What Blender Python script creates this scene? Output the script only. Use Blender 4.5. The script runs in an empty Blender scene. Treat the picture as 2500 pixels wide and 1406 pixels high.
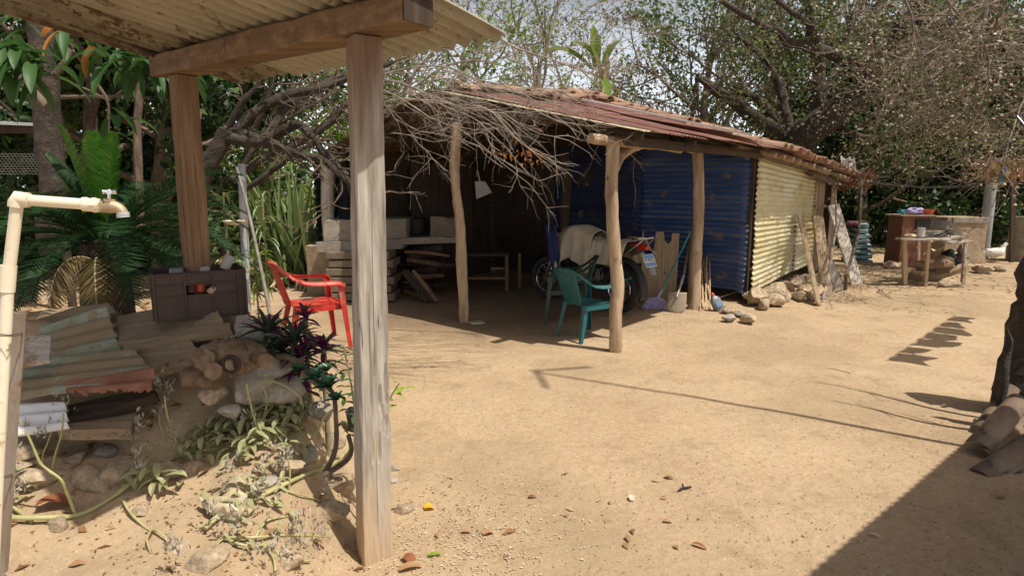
import bpy, bmesh, math, random
import numpy as np
from mathutils import Vector, Matrix, noise
R = math.radians
S = bpy.context.scene
COL = S.collection

# ------------------------------------------------------------------ camera
F, CX, CY, H, PITCH = 1500.0, 1250.0, 703.0, 1.55, R(9.2)
SW, CW = math.sin(PITCH), math.cos(PITCH)
cam = bpy.data.cameras.new('camera')
cam.sensor_width = 36.0
cam.lens = 36.0 * F / 2500.0
cam.clip_start = 0.05
cam.clip_end = 2000
cam_o = bpy.data.objects.new('camera', cam)
COL.objects.link(cam_o)
cam_o.location = (0, 0, H)
cam_o.rotation_euler = (R(90) - PITCH, 0, 0)
S.camera = cam_o

# ------------------------------------------------------------------ light
SUN = Vector((-0.449, 0.261, -1.0)).normalized()
sl = bpy.data.lights.new('sun', 'SUN')
sl.energy = 5.0
sl.angle = R(0.5)
sl.color = (1.0, 0.93, 0.82)
so = bpy.data.objects.new('sun', sl)
COL.objects.link(so)
so.rotation_euler = SUN.to_track_quat('-Z', 'Y').to_euler()
so.location = (3, -2, 9)
w = bpy.data.worlds.new('World')
S.world = w
w.use_nodes = True
nt = w.node_tree
bg = nt.nodes['Background']
sky = nt.nodes.new('ShaderNodeTexSky')
sky.sky_type = 'NISHITA'
sky.sun_disc = False
sky.sun_elevation = R(62.6)
sky.sun_rotation = math.atan2(0.449, -0.261)
sky.air_density = 1.0
sky.dust_density = 9.0
sky.ozone_density = 1.0
nt.links.new(sky.outputs[0], bg.inputs[0])
bg.inputs[1].default_value = 0.05
# thin bright haze all round the sky, strongest low down
tcw = nt.nodes.new('ShaderNodeTexCoord'); sx = nt.nodes.new('ShaderNodeSeparateXYZ'); nt.links.new(tcw.outputs['Generated'], sx.inputs[0])
mrw = nt.nodes.new('ShaderNodeMapRange'); mrw.interpolation_type = 'SMOOTHSTEP'
mrw.inputs[1].default_value = 0.0; mrw.inputs[2].default_value = .42; mrw.inputs[3].default_value = 1.35; mrw.inputs[4].default_value = .0
nt.links.new(sx.outputs[2], mrw.inputs[0])
b2 = nt.nodes.new('ShaderNodeBackground'); b2.inputs[0].default_value = (.90, .97, 1.06, 1); nt.links.new(mrw.outputs[0], b2.inputs[1])
asx = nt.nodes.new('ShaderNodeAddShader'); nt.links.new(bg.outputs[0], asx.inputs[0]); nt.links.new(b2.outputs[0], asx.inputs[1]); nt.links.new(asx.outputs[0], nt.nodes['World Output'].inputs[0])
S.view_settings.view_transform = 'Standard'
S.view_settings.look = 'None'
S.view_settings.exposure = 0.05
S.view_settings.gamma = 1.0
S.view_settings.use_curve_mapping = False
S.cycles.max_bounces = 8
S.cycles.diffuse_bounces = 2
S.cycles.transparent_max_bounces = 8

# ------------------------------------------------------------------ picture <-> place
def rayd(px, py):
    a = (px - CX) / F
    b = (CY - py) / F
    return Vector((a, CW + b * SW, b * CW - SW))
def G(px, py, z=0.0):
    d = rayd(px, py)
    t = (z - H) / d.z
    return Vector((d.x * t, d.y * t, z))
def W(px, py, Y):
    d = rayd(px, py)
    t = Y / d.y
    return Vector((d.x * t, Y, H + d.z * t))
def pix(p):
    x, y, z = p[0], p[1], p[2] - H
    dep = y * CW - z * SW
    up = y * SW + z * CW
    return (CX + F * x / dep, CY - F * up / dep)
def sm(a, b, x):
    t = min(1.0, max(0.0, (x - a) / (b - a)))
    return t * t * (3 - 2 * t)
def lerp(a, b, t):
    return a + (b - a) * t
def interp(x, xs, ys):
    return float(np.interp(x, xs, ys))

def bank(x, y):
    xb = -0.60 - 0.30 * max(0.0, y - 2.35) + 0.04 * math.sin(y * 5.1)
    prof = interp(y, [-1, 1.7, 2.2, 2.6, 2.95, 3.4, 3.9, 4.8, 6], [.22, .24, .32, .44, .72, .84, .6, .2, .05])
    side = sm(0, .40, xb - x)
    far = 1 - sm(3.2, 5.0, -x)
    return prof * side * (0.35 + .65 * far)
def terr(x, y):
    h = bank(x, y)
    n = noise.noise(Vector((x * .55, y * .55, 3))) * .05 + noise.noise(Vector((x * 2.1, y * 2.1, 9))) * .014
    h2 = n * (0.5 + 1.2 * min(1, h * 3))
    h2 += .10 * h * noise.noise(Vector((x * 5, y * 5, 1)))
    h2 += .22 * sm(9, 15, y) * sm(-1.0, -4, x)
    return h + h2
def T(px, py, lift=0.0):
    d = rayd(px, py)
    t = 0.5
    p = None
    while t < 60:
        q = (d.x * t, d.y * t, H + d.z * t)
        if q[2] - lift < terr(q[0], q[1]):
            lo, hi = t - .05 - t * .01, t
            for _ in range(14):
                m = (lo + hi) / 2
                if H + d.z * m - lift < terr(d.x * m, d.y * m): hi = m
                else: lo = m
            t = hi
            return Vector((d.x * t, d.y * t, H + d.z * t))
        t += .05 + t * .01
    return Vector((d.x * t, d.y * t, 0))
def onto(x, y, dz=0.0):
    return Vector((x, y, terr(x, y) + dz))

# ------------------------------------------------------------------ objects
def tag(o, label=None, cat=None, group=None, kind=None):
    if label: o['label'] = label
    if cat: o['category'] = cat
    if group: o['group'] = group
    if kind: o['kind'] = kind
    return o
def thing(name, label, cat, loc=(0, 0, 0), rz=0.0, group=None, rot=None):
    o = bpy.data.objects.new(name, None)
    o.empty_display_size = .1
    COL.objects.link(o)
    o.location = loc
    o.rotation_euler = rot if rot else (0, 0, rz)
    return tag(o, label, cat, group)
class MB(object):
    """collects geometry in place coordinates; build() makes one mesh object"""
    def __init__(s):
        s.v = []; s.f = []; s.n = 0
    def add(s, vs, fs):
        o = s.n
        s.v.append(np.asarray(vs, dtype=float).reshape(-1, 3)); s.n += len(s.v[-1])
        s.f += [tuple(i + o for i in f) for f in fs]
        return s
    def box(s, c, size, rz=0.0, M=None, taper=1.0):
        x, y, z = size[0] / 2, size[1] / 2, size[2] / 2
        vs = [(-x, -y, -z), (x, -y, -z), (x, y, -z), (-x, y, -z), (-x * taper, -y * taper, z), (x * taper, -y * taper, z), (x * taper, y * taper, z), (-x * taper, y * taper, z)]
        m = M if M is not None else Matrix.Rotation(rz, 3, 'Z')
        vs = [m @ Vector(v) + Vector(c) for v in vs]
        return s.add(vs, [(3, 2, 1, 0), (4, 5, 6, 7), (0, 1, 5, 4), (1, 2, 6, 5), (2, 3, 7, 6), (3, 0, 4, 7)])
    def bar(s, a, b, wd, th, up=(0, 0, 1), jit=0, rng=None, seg=1):
        """a squared bar from a to b, wd across, th along 'up'"""
        a, b, up = Vector(a), Vector(b), Vector(up)
        d = (b - a).normalized()
        sd = d.cross(up).normalized()
        u = sd.cross(d).normalized()
        vs = []; fs = []
        for i in range(seg + 1):
            p = a.lerp(b, i / seg)
            j = [Vector((rng.uniform(-jit, jit), rng.uniform(-jit, jit), rng.uniform(-jit, jit))) if rng else Vector() for _ in range(4)]
            for q, (x, y) in enumerate(((-1, -1), (1, -1), (1, 1), (-1, 1))):
                vs.append(p + sd * (x * wd / 2) + u * (y * th / 2) + j[q])
        for i in range(seg):
            for q in range(4):
                fs.append((4 * i + q, 4 * i + (q + 1) % 4, 4 * i + 4 + (q + 1) % 4, 4 * i + 4 + q))
        fs.append((3, 2, 1, 0)); n = 4 * seg; fs.append((n, n + 1, n + 2, n + 3))
        return s.add(vs, fs)
    def tube(s, pts, rad, n=8, cap=True, sq=None, up=None, jit=0.0, rng=None):
        P = np.array([tuple(p) for p in pts], dtype=float)
        m = len(P)
        if np.isscalar(rad): rad = [rad] * m
        rad = np.asarray(rad, dtype=float)
        if len(rad) != m: rad = np.interp(np.linspace(0, 1, m), np.linspace(0, 1, len(rad)), rad)
        Tn = np.gradient(P, axis=0) if m > 1 else P
        Tn /= (np.linalg.norm(Tn, axis=1)[:, None] + 1e-12)
        ref = np.array(up if up is not None else ((0, 0, 1) if abs(Tn[0][2]) < .9 else (1, 0, 0)), dtype=float)
        N = np.zeros_like(P)
        for i in range(m):
            r = ref - Tn[i] * ref.dot(Tn[i])
            l = np.linalg.norm(r)
            if l < 1e-6:
                r = np.array((Tn[i][1], -Tn[i][0], .3)); r -= Tn[i] * r.dot(Tn[i]); l = np.linalg.norm(r)
            N[i] = r / l
            ref = N[i]
        B = np.cross(Tn, N)
        th = np.linspace(0, 2 * math.pi, n, endpoint=False)
        sx, sy = sq if sq else (1, 1)
        ring = P[:, None, :] + rad[:, None, None] * (np.cos(th)[None, :, None] * N[:, None, :] * sx + np.sin(th)[None, :, None] * B[:, None, :] * sy)
        if jit:
            g = np.random.default_rng(int(abs(P.sum()) * 1000) % 99991)
            ring += g.normal(0, 1, ring.shape) * jit * rad[:, None, None]
        vs = ring.reshape(-1, 3)
        fs = []
        for i in range(m - 1):
            a = i * n; b = a + n
            for q in range(n):
                r = (q + 1) % n
                fs.append((a + q, a + r, b + r, b + q))
        if cap:
            fs.append(tuple(range(n - 1, -1, -1)))
            fs.append(tuple((m - 1) * n + q for q in range(n)))
        return s.add(vs, fs)
    def lathe(s, c, prof, n=20, axis=None, cap=True):
        """prof: list of (r, z)"""
        m = Matrix.Identity(3) if axis is None else Vector((0, 0, 1)).rotation_difference(Vector(axis)).to_matrix()
        vs = []
        for r, z in prof:
            for q in range(n):
                a = 2 * math.pi * q / n
                vs.append(m @ Vector((r * math.cos(a), r * math.sin(a), z)) + Vector(c))
        fs = []
        for i in range(len(prof) - 1):
            for q in range(n):
                r2 = (q + 1) % n
                fs.append((i * n + q, i * n + r2, (i + 1) * n + r2, (i + 1) * n + q))
        if cap:
            fs.append(tuple(range(n - 1, -1, -1)))
            k = (len(prof) - 1) * n
            fs.append(tuple(k + q for q in range(n)))
        return s.add(vs, fs)
    def grid(s, fn, nu, nv):
        vs = [fn(i / nu, j / nv) for j in range(nv + 1) for i in range(nu + 1)]
        fs = [(j * (nu + 1) + i, j * (nu + 1) + i + 1, (j + 1) * (nu + 1) + i + 1, (j + 1) * (nu + 1) + i) for j in range(nv) for i in range(nu)]
        return s.add(vs, fs)
    def slab(s, fn, nu, nv, th, nrm):
        """grid with thickness th along -nrm and closed rim"""
        nrm = Vector(nrm)
        g = [Vector(fn(i / nu, j / nv)) for j in range(nv + 1) for i in range(nu + 1)]
        g2 = [p - nrm * th for p in g]
        k = len(g); W1 = nu + 1
        fs = [(j * W1 + i, j * W1 + i + 1, (j + 1) * W1 + i + 1, (j + 1) * W1 + i) for j in range(nv) for i in range(nu)]
        fs += [tuple(k + q for q in reversed(f)) for f in fs[:]]
        for i in range(nu):
            fs.append((i + 1, i, k + i, k + i + 1)); a = nv * W1 + i
            fs.append((a, a + 1, k + a + 1, k + a))
        for j in range(nv):
            a = j * W1; b = a + W1
            fs.append((a, b, k + b, k + a)); a += nu; b += nu
            fs.append((b, a, k + a, k + b))
        return s.add(g + g2, fs)
    def build(s, name, m, parent=None, smooth=False, origin=None, bevel=0.0, sub=0):
        me = bpy.data.meshes.new(name)
        V = np.concatenate(s.v) if s.v else np.zeros((0, 3))
        off = Vector((0, 0, 0))
        if parent is not None and origin is None:
            q = parent
            while q is not None:
                off += q.location; q = q.parent
        elif origin is not None:
            off = Vector(origin)
        V = V - np.array(off)
        me.from_pydata([tuple(v) for v in V], [], s.f)
        me.validate()
        if smooth:
            me.polygons.foreach_set('use_smooth', [True] * len(me.polygons))
            try: me.set_sharp_from_angle(angle=R(50))
            except Exception: pass
        me.materials.append(m)
        o = bpy.data.objects.new(name, me)
        COL.objects.link(o)
        if parent is not None: o.parent = parent
        elif origin is not None: o.location = origin
        if bevel:
            b = o.modifiers.new('bevel', 'BEVEL'); b.width = bevel; b.segments = 2; b.limit_method = 'ANGLE'
        if sub:
            b = o.modifiers.new('sub', 'SUBSURF'); b.levels = sub; b.render_levels = sub
        return o
class Each(MB):
    """every piece added becomes a mesh object of its own under the thing"""
    def __init__(s, name, m, parent, smooth=False):
        MB.__init__(s); s.a = (name, m, parent, smooth)
    def add(s, vs, fs):
        t = MB(); MB.add(t, vs, fs); t.build(s.a[0], s.a[1], s.a[2], smooth=s.a[3]); return s
def stuff(o): o['kind'] = 'stuff'; return o
def mesh_np(name, V, Fc, m, parent=None, smooth=False, uv=None):
    """fast mesh from arrays; Fc (n,4) or (n,3)"""
    off = Vector((0, 0, 0)); q = parent
    while q is not None:
        off += q.location; q = q.parent
    V = (V - np.array(off)).astype(np.float32)
    me = bpy.data.meshes.new(name)
    k = Fc.shape[1]
    me.vertices.add(len(V)); me.vertices.foreach_set('co', V.ravel())
    me.loops.add(Fc.size); me.loops.foreach_set('vertex_index', Fc.ravel().astype(np.int32))
    me.polygons.add(len(Fc)); me.polygons.foreach_set('loop_start', np.arange(0, Fc.size, k, dtype=np.int32))
    me.update(calc_edges=True)
    me.materials.append(m)
    if smooth: me.polygons.foreach_set('use_smooth', [True] * len(me.polygons))
    o = bpy.data.objects.new(name, me)
    COL.objects.link(o)
    if parent is not None: o.parent = parent
    return o
def copy_tree(o, parent=None, kids=None):
    c = o.copy(); COL.objects.link(c); c.parent = parent
    for ch in list(o.children):
        copy_tree(ch, c)
    return c

# ------------------------------------------------------------------ materials
MC = {}
def mat(name, cols, scale=4.0, rough=.8, stretch=(1, 1, 1), rot=(0, 0, 0), bump=.3, bscale=None, metal=0.0, detail=6, contrast=1.0,
        spots=None, island=0.0, coat=0.0, spec=.5, trans=0.0, dist=.01, coord='Object', dust=None, bump2=0.0, waves=None, rvar=0.0):
    """cols: list of (position, rgb) along a noise ramp; spots: (rgb, scale, threshold); island: random lightness per piece"""
    m = bpy.data.materials.new(name); m.use_nodes = True
    n = m.node_tree.nodes; l = m.node_tree.links
    b = n['Principled BSDF']
    tc = n.new('ShaderNodeTexCoord'); mp = n.new('ShaderNodeMapping')
    mp.inputs['Scale'].default_value = stretch; mp.inputs['Rotation'].default_value = rot
    l.new(tc.outputs[coord], mp.inputs[0])
    nz = n.new('ShaderNodeTexNoise'); nz.inputs['Scale'].default_value = scale; nz.inputs['Detail'].default_value = detail; nz.inputs['Roughness'].default_value = .62
    l.new(mp.outputs[0], nz.inputs[0])
    cr = n.new('ShaderNodeValToRGB')
    l.new(nz.outputs[0], cr.inputs[0])
    e = cr.color_ramp.elements
    cols = [(c[0], c[1]) for c in cols]
    for i, (p, c) in enumerate(cols):
        p = .5 + (p - .5) * .5 / contrast
        el = e[i] if i < 2 else e.new(p)
        el.position = p; el.color = (*c, 1)
    out = cr.outputs[0]
    if spots:
        for k, (sc_, ss, th) in enumerate(spots):
            n2 = n.new('ShaderNodeTexNoise'); n2.inputs['Scale'].default_value = ss; n2.inputs['Detail'].default_value = 8; n2.inputs['Roughness'].default_value = .7
            mp2 = n.new('ShaderNodeMapping'); mp2.inputs['Location'].default_value = (3.1 + k * 7, 1.7, 5.2)
            if k % 2: mp2.inputs['Scale'].default_value = stretch; mp2.inputs['Rotation'].default_value = rot
            l.new(tc.outputs[coord], mp2.inputs[0]); l.new(mp2.outputs[0], n2.inputs[0])
            r2 = n.new('ShaderNodeMapRange'); r2.inputs[1].default_value = th; r2.inputs[2].default_value = th + .05
            l.new(n2.outputs[0], r2.inputs[0])
            mx = n.new('ShaderNodeMix'); mx.data_type = 'RGBA'
            l.new(r2.outputs[0], mx.inputs[0]); l.new(out, mx.inputs[6]); mx.inputs[7].default_value = (*sc_, 1)
            out = mx.outputs[2]
    if island:
        gi = n.new('ShaderNodeNewGeometry'); oi = n.new('ShaderNodeObjectInfo')
        ad = n.new('ShaderNodeMath'); ad.operation = 'ADD'
        l.new(gi.outputs['Random Per Island'], ad.inputs[0]); l.new(oi.outputs['Random'], ad.inputs[1])
        r3 = n.new('ShaderNodeMapRange'); r3.inputs[1].default_value = 0; r3.inputs[2].default_value = 2
        r3.inputs[3].default_value = 1 - island; r3.inputs[4].default_value = 1 + island
        l.new(ad.outputs[0], r3.inputs[0])
        hs = n.new('ShaderNodeHueSaturation'); l.new(r3.outputs[0], hs.inputs['Value']); l.new(out, hs.inputs['Color'])
        out = hs.outputs[0]
    if dust:   # dust that has settled on the upper side of each rib
        gn = n.new('ShaderNodeNewGeometry'); sp = n.new('ShaderNodeSeparateXYZ'); l.new(gn.outputs['Normal'], sp.inputs[0])
        rd = n.new('ShaderNodeMapRange'); rd.inputs[1].default_value = .12; rd.inputs[2].default_value = .55; rd.inputs[4].default_value = dust[1]; l.new(sp.outputs[2], rd.inputs[0])
        ml = n.new('ShaderNodeMath'); ml.operation = 'MULTIPLY'; nr = n.new('ShaderNodeMapRange'); nr.inputs[1].default_value = .35; nr.inputs[2].default_value = .6; l.new(nz.outputs[0], nr.inputs[0]); l.new(rd.outputs[0], ml.inputs[0]); l.new(nr.outputs[0], ml.inputs[1])
        xd = n.new('ShaderNodeMix'); xd.data_type = 'RGBA'; l.new(ml.outputs[0], xd.inputs[0]); l.new(out, xd.inputs[6]); xd.inputs[7].default_value = (*dust[0], 1); out = xd.outputs[2]
    l.new(out, b.inputs['Base Color'])
    b.inputs['Roughness'].default_value = rough
    b.inputs['Metallic'].default_value = metal
    b.inputs['Specular IOR Level'].default_value = spec
    b.inputs['Coat Weight'].default_value = coat
    if rvar:
        mr = n.new('ShaderNodeMapRange'); mr.inputs[3].default_value = rough - rvar; mr.inputs[4].default_value = rough + rvar
        l.new(nz.outputs[0], mr.inputs[0]); l.new(mr.outputs[0], b.inputs['Roughness'])
    if bump:
        bn = n.new('ShaderNodeTexNoise'); bn.inputs['Scale'].default_value = bscale or scale * 3; bn.inputs['Detail'].default_value = 8; bn.inputs['Roughness'].default_value = .65
        l.new(mp.outputs[0], bn.inputs[0])
        bp = n.new('ShaderNodeBump'); bp.inputs['Strength'].default_value = bump; bp.inputs['Distance'].default_value = dist
        l.new(bn.outputs[0], bp.inputs['Height']); l.new(bp.outputs[0], b.inputs['Normal'])
    MC[name] = m
    return m
def leafmat(name, c1, c2, c3=None, rough=.45, trans=.35, spec=.4):
    """leaf: colour chosen per leaf, some light passing through"""
    m = bpy.data.materials.new(name); m.use_nodes = True
    n = m.node_tree.nodes; l = m.node_tree.links
    b = n['Principled BSDF']; o = n['Material Output']
    gi = n.new('ShaderNodeNewGeometry'); cr = n.new('ShaderNodeValToRGB')
    l.new(gi.outputs['Random Per Island'], cr.inputs[0])
    e = cr.color_ramp.elements
    e[0].color = (*c1, 1); e[1].color = (*(c3 or c2), 1)
    if c3:
        k = e.new(.6); k.color = (*c2, 1)
    l.new(cr.outputs[0], b.inputs['Base Color'])
    b.inputs['Roughness'].default_value = rough; b.inputs['Specular IOR Level'].default_value = spec
    t = n.new('ShaderNodeBsdfTranslucent')
    hs = n.new('ShaderNodeHueSaturation'); hs.inputs['Value'].default_value = 1.5; hs.inputs['Hue'].default_value = .485
    l.new(cr.outputs[0], hs.inputs['Color']); l.new(hs.outputs[0], t.inputs[0])
    mx = n.new('ShaderNodeMixShader'); mx.inputs[0].default_value = trans
    l.new(b.outputs[0], mx.inputs[1]); l.new(t.outputs[0], mx.inputs[2]); l.new(mx.outputs[0], o.inputs[0])
    MC[name] = m
    return m
M = MC
VZ = (1, 1, .07)
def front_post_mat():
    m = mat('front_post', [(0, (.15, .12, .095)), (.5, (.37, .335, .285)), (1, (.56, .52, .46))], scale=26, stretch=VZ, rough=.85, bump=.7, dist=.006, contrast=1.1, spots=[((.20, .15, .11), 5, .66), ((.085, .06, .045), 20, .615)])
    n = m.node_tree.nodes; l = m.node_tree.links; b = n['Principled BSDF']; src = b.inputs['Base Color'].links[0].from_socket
    # browner upper part: unweathered wood with the canopy's shade painted in, dust and mud staining at the foot
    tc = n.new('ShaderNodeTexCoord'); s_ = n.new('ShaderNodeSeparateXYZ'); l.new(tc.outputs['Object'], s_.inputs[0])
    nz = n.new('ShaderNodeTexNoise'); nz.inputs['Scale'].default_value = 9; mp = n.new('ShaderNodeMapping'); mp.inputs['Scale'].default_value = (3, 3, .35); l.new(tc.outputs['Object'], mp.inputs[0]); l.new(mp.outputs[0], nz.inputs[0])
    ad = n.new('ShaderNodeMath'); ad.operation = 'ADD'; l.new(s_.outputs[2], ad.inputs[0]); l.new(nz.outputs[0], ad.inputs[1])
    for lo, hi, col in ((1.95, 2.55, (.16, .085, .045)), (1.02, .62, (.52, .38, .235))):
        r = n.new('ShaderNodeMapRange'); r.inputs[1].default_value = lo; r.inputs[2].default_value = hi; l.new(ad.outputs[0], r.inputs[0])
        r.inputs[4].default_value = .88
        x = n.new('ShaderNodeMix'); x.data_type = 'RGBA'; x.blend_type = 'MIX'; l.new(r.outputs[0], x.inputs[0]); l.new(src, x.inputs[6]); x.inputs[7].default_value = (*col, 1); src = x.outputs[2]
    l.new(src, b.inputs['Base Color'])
def woodset(nm, c1, c2, c3, rough=.85, spots=None, bump=.5, sc=26):
    """the same wood with its grain along z, along x and along a bar turned by an angle"""
    mat(nm, [(0, c1), (.5, c2), (1, c3)], scale=sc, stretch=VZ, rough=rough, bump=bump, spots=spots, dist=.006, contrast=1.1)
    mat(nm + '_x', [(0, c1), (.5, c2), (1, c3)], scale=sc, stretch=(.07, 1, 1), rough=rough, bump=bump, spots=spots, dist=.006, contrast=1.1)
woodset('grey_wood', (.24, .19, .145), (.46, .41, .35), (.62, .57, .50), spots=[((.30, .19, .11), 2.2, .57)])
woodset('brown_beam', (.08, .045, .024), (.18, .105, .055), (.30, .19, .11), spots=[((.07, .045, .03), 3, .60)])
woodset('dusty_board', (.20, .14, .085), (.29, .21, .13), (.38, .285, .185), bump=.22, spots=[((.12, .08, .05), 4, .62)])
woodset('pale_plank', (.36, .25, .145), (.46, .33, .20), (.55, .41, .26))
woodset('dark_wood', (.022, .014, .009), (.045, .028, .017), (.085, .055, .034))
mat('post_pole', [(0, (.16, .105, .06)), (.5, (.38, .275, .175)), (1, (.56, .44, .31))], scale=12, stretch=(1, 1, .16), bump=.8, bscale=40, dist=.01, spots=[((.13, .08, .045), 9, .62)])
mat('bark', [(0, (.05, .033, .022)), (.5, (.13, .09, .062)), (1, (.23, .175, .13))], scale=14, stretch=(1, 1, .35), bump=1, bscale=30, dist=.02)
mat('dark_bark', [(0, (.018, .013, .010)), (.5, (.045, .033, .024)), (1, (.11, .08, .056))], scale=14, bump=1, bscale=40, dist=.02)
mat('twig', [(0, (.11, .085, .068)), (.5, (.235, .195, .16)), (1, (.40, .35, .30))], scale=9, bump=.3, island=.25)
mat('branch', [(0, (.06, .043, .032)), (.5, (.12, .09, .066)), (1, (.22, .17, .13))], scale=12, bump=.8, bscale=40, island=.2)
mat('sand_stone', [(0, (.30, .215, .135)), (.5, (.45, .345, .23)), (1, (.58, .465, .33))], scale=3, bump=.8, bscale=7, dist=.02, island=.3, contrast=1.4, spots=[((.30, .25, .19), 2, .56)])
mat('grey_stone', [(0, (.22, .195, .165)), (.5, (.35, .315, .265)), (1, (.47, .425, .36))], scale=3, bump=.7, bscale=6, dist=.012, island=.15, spots=[((.38, .30, .2), 3, .56)])
mat('driftwood', [(0, (.10, .055, .028)), (.5, (.26, .175, .105)), (1, (.42, .32, .22))], scale=11, bump=1, bscale=34, dist=.03)
mat('adobe', [(0, (.22, .155, .10)), (.5, (.32, .235, .155)), (1, (.42, .32, .215))], scale=4, bump=.8, bscale=16, dist=.02, spots=[((.20, .13, .08), 5, .62)])
mat('adobe_grey', [(0, (.16, .135, .105)), (.5, (.25, .215, .17)), (1, (.34, .295, .235))], scale=4, bump=.7, bscale=14, dist=.02, spots=[((.09, .07, .05), 3, .62)])
mat('old_cream_sheet', [(0, (.34, .30, .19)), (.5, (.48, .43, .28)), (1, (.56, .50, .35))], scale=3, rough=.62, bump=.15, spots=[((.13, .085, .04), 7, .575), ((.10, .06, .03), 36, .66)], stretch=(.35, 1, 1), rot=(0, 0, R(-35)))
mat('canopy_sheet', [(0, (.21, .19, .145)), (.5, (.32, .295, .225)), (1, (.42, .39, .305))], scale=2.6, rough=.6, bump=.15, spots=[((.09, .06, .035), 34, .60), ((.10, .065, .035), 7, .56)], stretch=(1, .10, 1), rot=(0, 0, R(35.5)))
mat('canopy_rusty', [(0, (.10, .085, .06)), (.5, (.20, .175, .12)), (1, (.36, .32, .23))], scale=3.4, rough=.7, bump=.2, spots=[((.05, .035, .022), 20, .55), ((.09, .05, .025), 8, .50)], stretch=(1, .10, 1), rot=(0, 0, R(35.5)))
mat('red_sheet', [(0, (.12, .052, .042)), (.5, (.175, .075, .058)), (1, (.25, .12, .095))], scale=5, rough=.5, bump=.1, spots=[((.33, .16, .08), 2.4, .60), ((.55, .47, .42), 22, .735)], rvar=.1)
mat('rust_sheet', [(0, (.05, .03, .018)), (.5, (.10, .06, .036)), (1, (.19, .12, .075))], scale=6, rough=.8, bump=.3)
mat('blue_sheet', [(0, (.010, .034, .105)), (.5, (.017, .062, .19)), (1, (.034, .10, .27))], scale=2.5, rough=.42, bump=.12, spots=[((.16, .125, .10), 5, .60), ((.13, .10, .07), 3.4, .60)], stretch=(.3, .3, 2.4), rvar=.12, dust=((.22, .175, .13), .8))
mat('yellow_sheet', [(0, (.44, .37, .15)), (.5, (.60, .56, .35)), (1, (.66, .68, .54))], scale=1.7, contrast=1.5, rough=.5, bump=.12, spots=[((.34, .22, .09), 3.2, .60), ((.40, .29, .14), 5, .58), ((.22, .12, .05), 26, .70)], stretch=(.5, .5, 1.2), rvar=.1, dust=((.50, .38, .24), .5))
mat('green_sheet', [(0, (.24, .19, .115)), (.35, (.29, .26, .16)), (.6, (.29, .33, .22)), (1, (.40, .43, .42))], scale=4, rough=.65, bump=.5, contrast=1.3, spots=[((.30, .22, .125), 3.2, .47), ((.28, .12, .07), 7, .60), ((.06, .05, .04), 30, .70)], stretch=(.6, 1, 1), rot=(0, 0, R(10)))
mat('white_sheet', [(0, (.55, .55, .55)), (.5, (.72, .72, .72)), (1, (.80, .80, .80))], scale=4, rough=.45, bump=.1, spots=[((.52, .34, .18), 6, .60)])
mat('tile', [(0, (.17, .10, .065)), (.5, (.34, .205, .135)), (1, (.47, .33, .235))], scale=5, bump=.6, bscale=22, island=.28, spots=[((.15, .12, .095), 6, .58)], dist=.01)
mat('red_plastic', [(0, (.50, .024, .018)), (1, (.60, .035, .026))], scale=3, rough=.42, bump=0, spots=[((.46, .13, .09), 5, .60)], dust=((.48, .20, .13), .45))
mat('teal_plastic', [(0, (.006, .10, .11)), (1, (.009, .125, .135))], scale=3, rough=.4, bump=0, spots=[((.06, .14, .13), 5, .60)], dust=((.12, .19, .17), .45))
mat('green_plastic', [(0, (.012, .045, .03)), (1, (.02, .06, .04))], scale=3, rough=.4, bump=0)
mat('pvc', [(0, (.70, .62, .47)), (.5, (.78, .71, .56)), (1, (.82, .77, .64))], scale=6, rough=.42, bump=.1, spots=[((.34, .25, .15), 30, .63), ((.48, .38, .25), 9, .58)])
mat('grey_pvc', [(0, (.34, .36, .38)), (1, (.44, .46, .48))], scale=4, rough=.5, bump=.05)
mat('brass', [(0, (.26, .18, .10)), (.5, (.42, .32, .20)), (1, (.55, .46, .33))], scale=22, rough=.55, metal=.55, bump=.2)
mat('chrome', [(0, (.6, .6, .62)), (1, (.7, .7, .72))], scale=8, rough=.18, metal=1, bump=0)
mat('steel', [(0, (.16, .15, .14)), (.5, (.26, .25, .23)), (1, (.38, .36, .33))], scale=8, rough=.5, metal=.5, bump=.2)
mat('rust_iron', [(0, (.14, .08, .05)), (.4, (.26, .20, .15)), (.7, (.34, .29, .24)), (1, (.40, .34, .28))], scale=7, rough=.7, bump=.5, spots=[((.24, .10, .05), 9, .62)], stretch=(1, 1, .4))
mat('rubber', [(0, (.014, .013, .012)), (1, (.03, .027, .024))], scale=8, rough=.75, bump=.2)
mat('black_metal', [(0, (.012, .012, .013)), (1, (.03, .03, .03))], scale=8, rough=.4, metal=.3, bump=.1)
mat('engine_metal', [(0, (.06, .06, .06)), (1, (.16, .155, .15))], scale=12, rough=.5, metal=.7, bump=.3)
mat('cloth_beige', [(0, (.42, .36, .26)), (.5, (.52, .45, .33)), (1, (.58, .52, .40))], scale=7, rough=.95, bump=.5, bscale=60, spec=.1)
mat('cloth_grey', [(0, (.34, .33, .31)), (1, (.46, .45, .43))], scale=7, rough=.95, bump=.5, bscale=60, spec=.1)
mat('cloth_blue', [(0, (.025, .035, .10)), (1, (.05, .07, .18))], scale=7, rough=.95, bump=.5, bscale=60, spec=.1)
mat('cloth_white', [(0, (.66, .64, .60)), (1, (.76, .75, .72))], scale=7, rough=.95, bump=.5, bscale=50, spec=.1)
mat('cloth_pink', [(0, (.50, .12, .32)), (1, (.62, .28, .46))], scale=12, rough=.95, bump=.4, spec=.1)
mat('cloth_lilac', [(0, (.30, .24, .50)), (1, (.46, .40, .62))], scale=12, rough=.95, bump=.4, spec=.1)
mat('cloth_teal', [(0, (.03, .22, .30)), (1, (.08, .34, .40))], scale=12, rough=.95, bump=.4, spec=.1)
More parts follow.
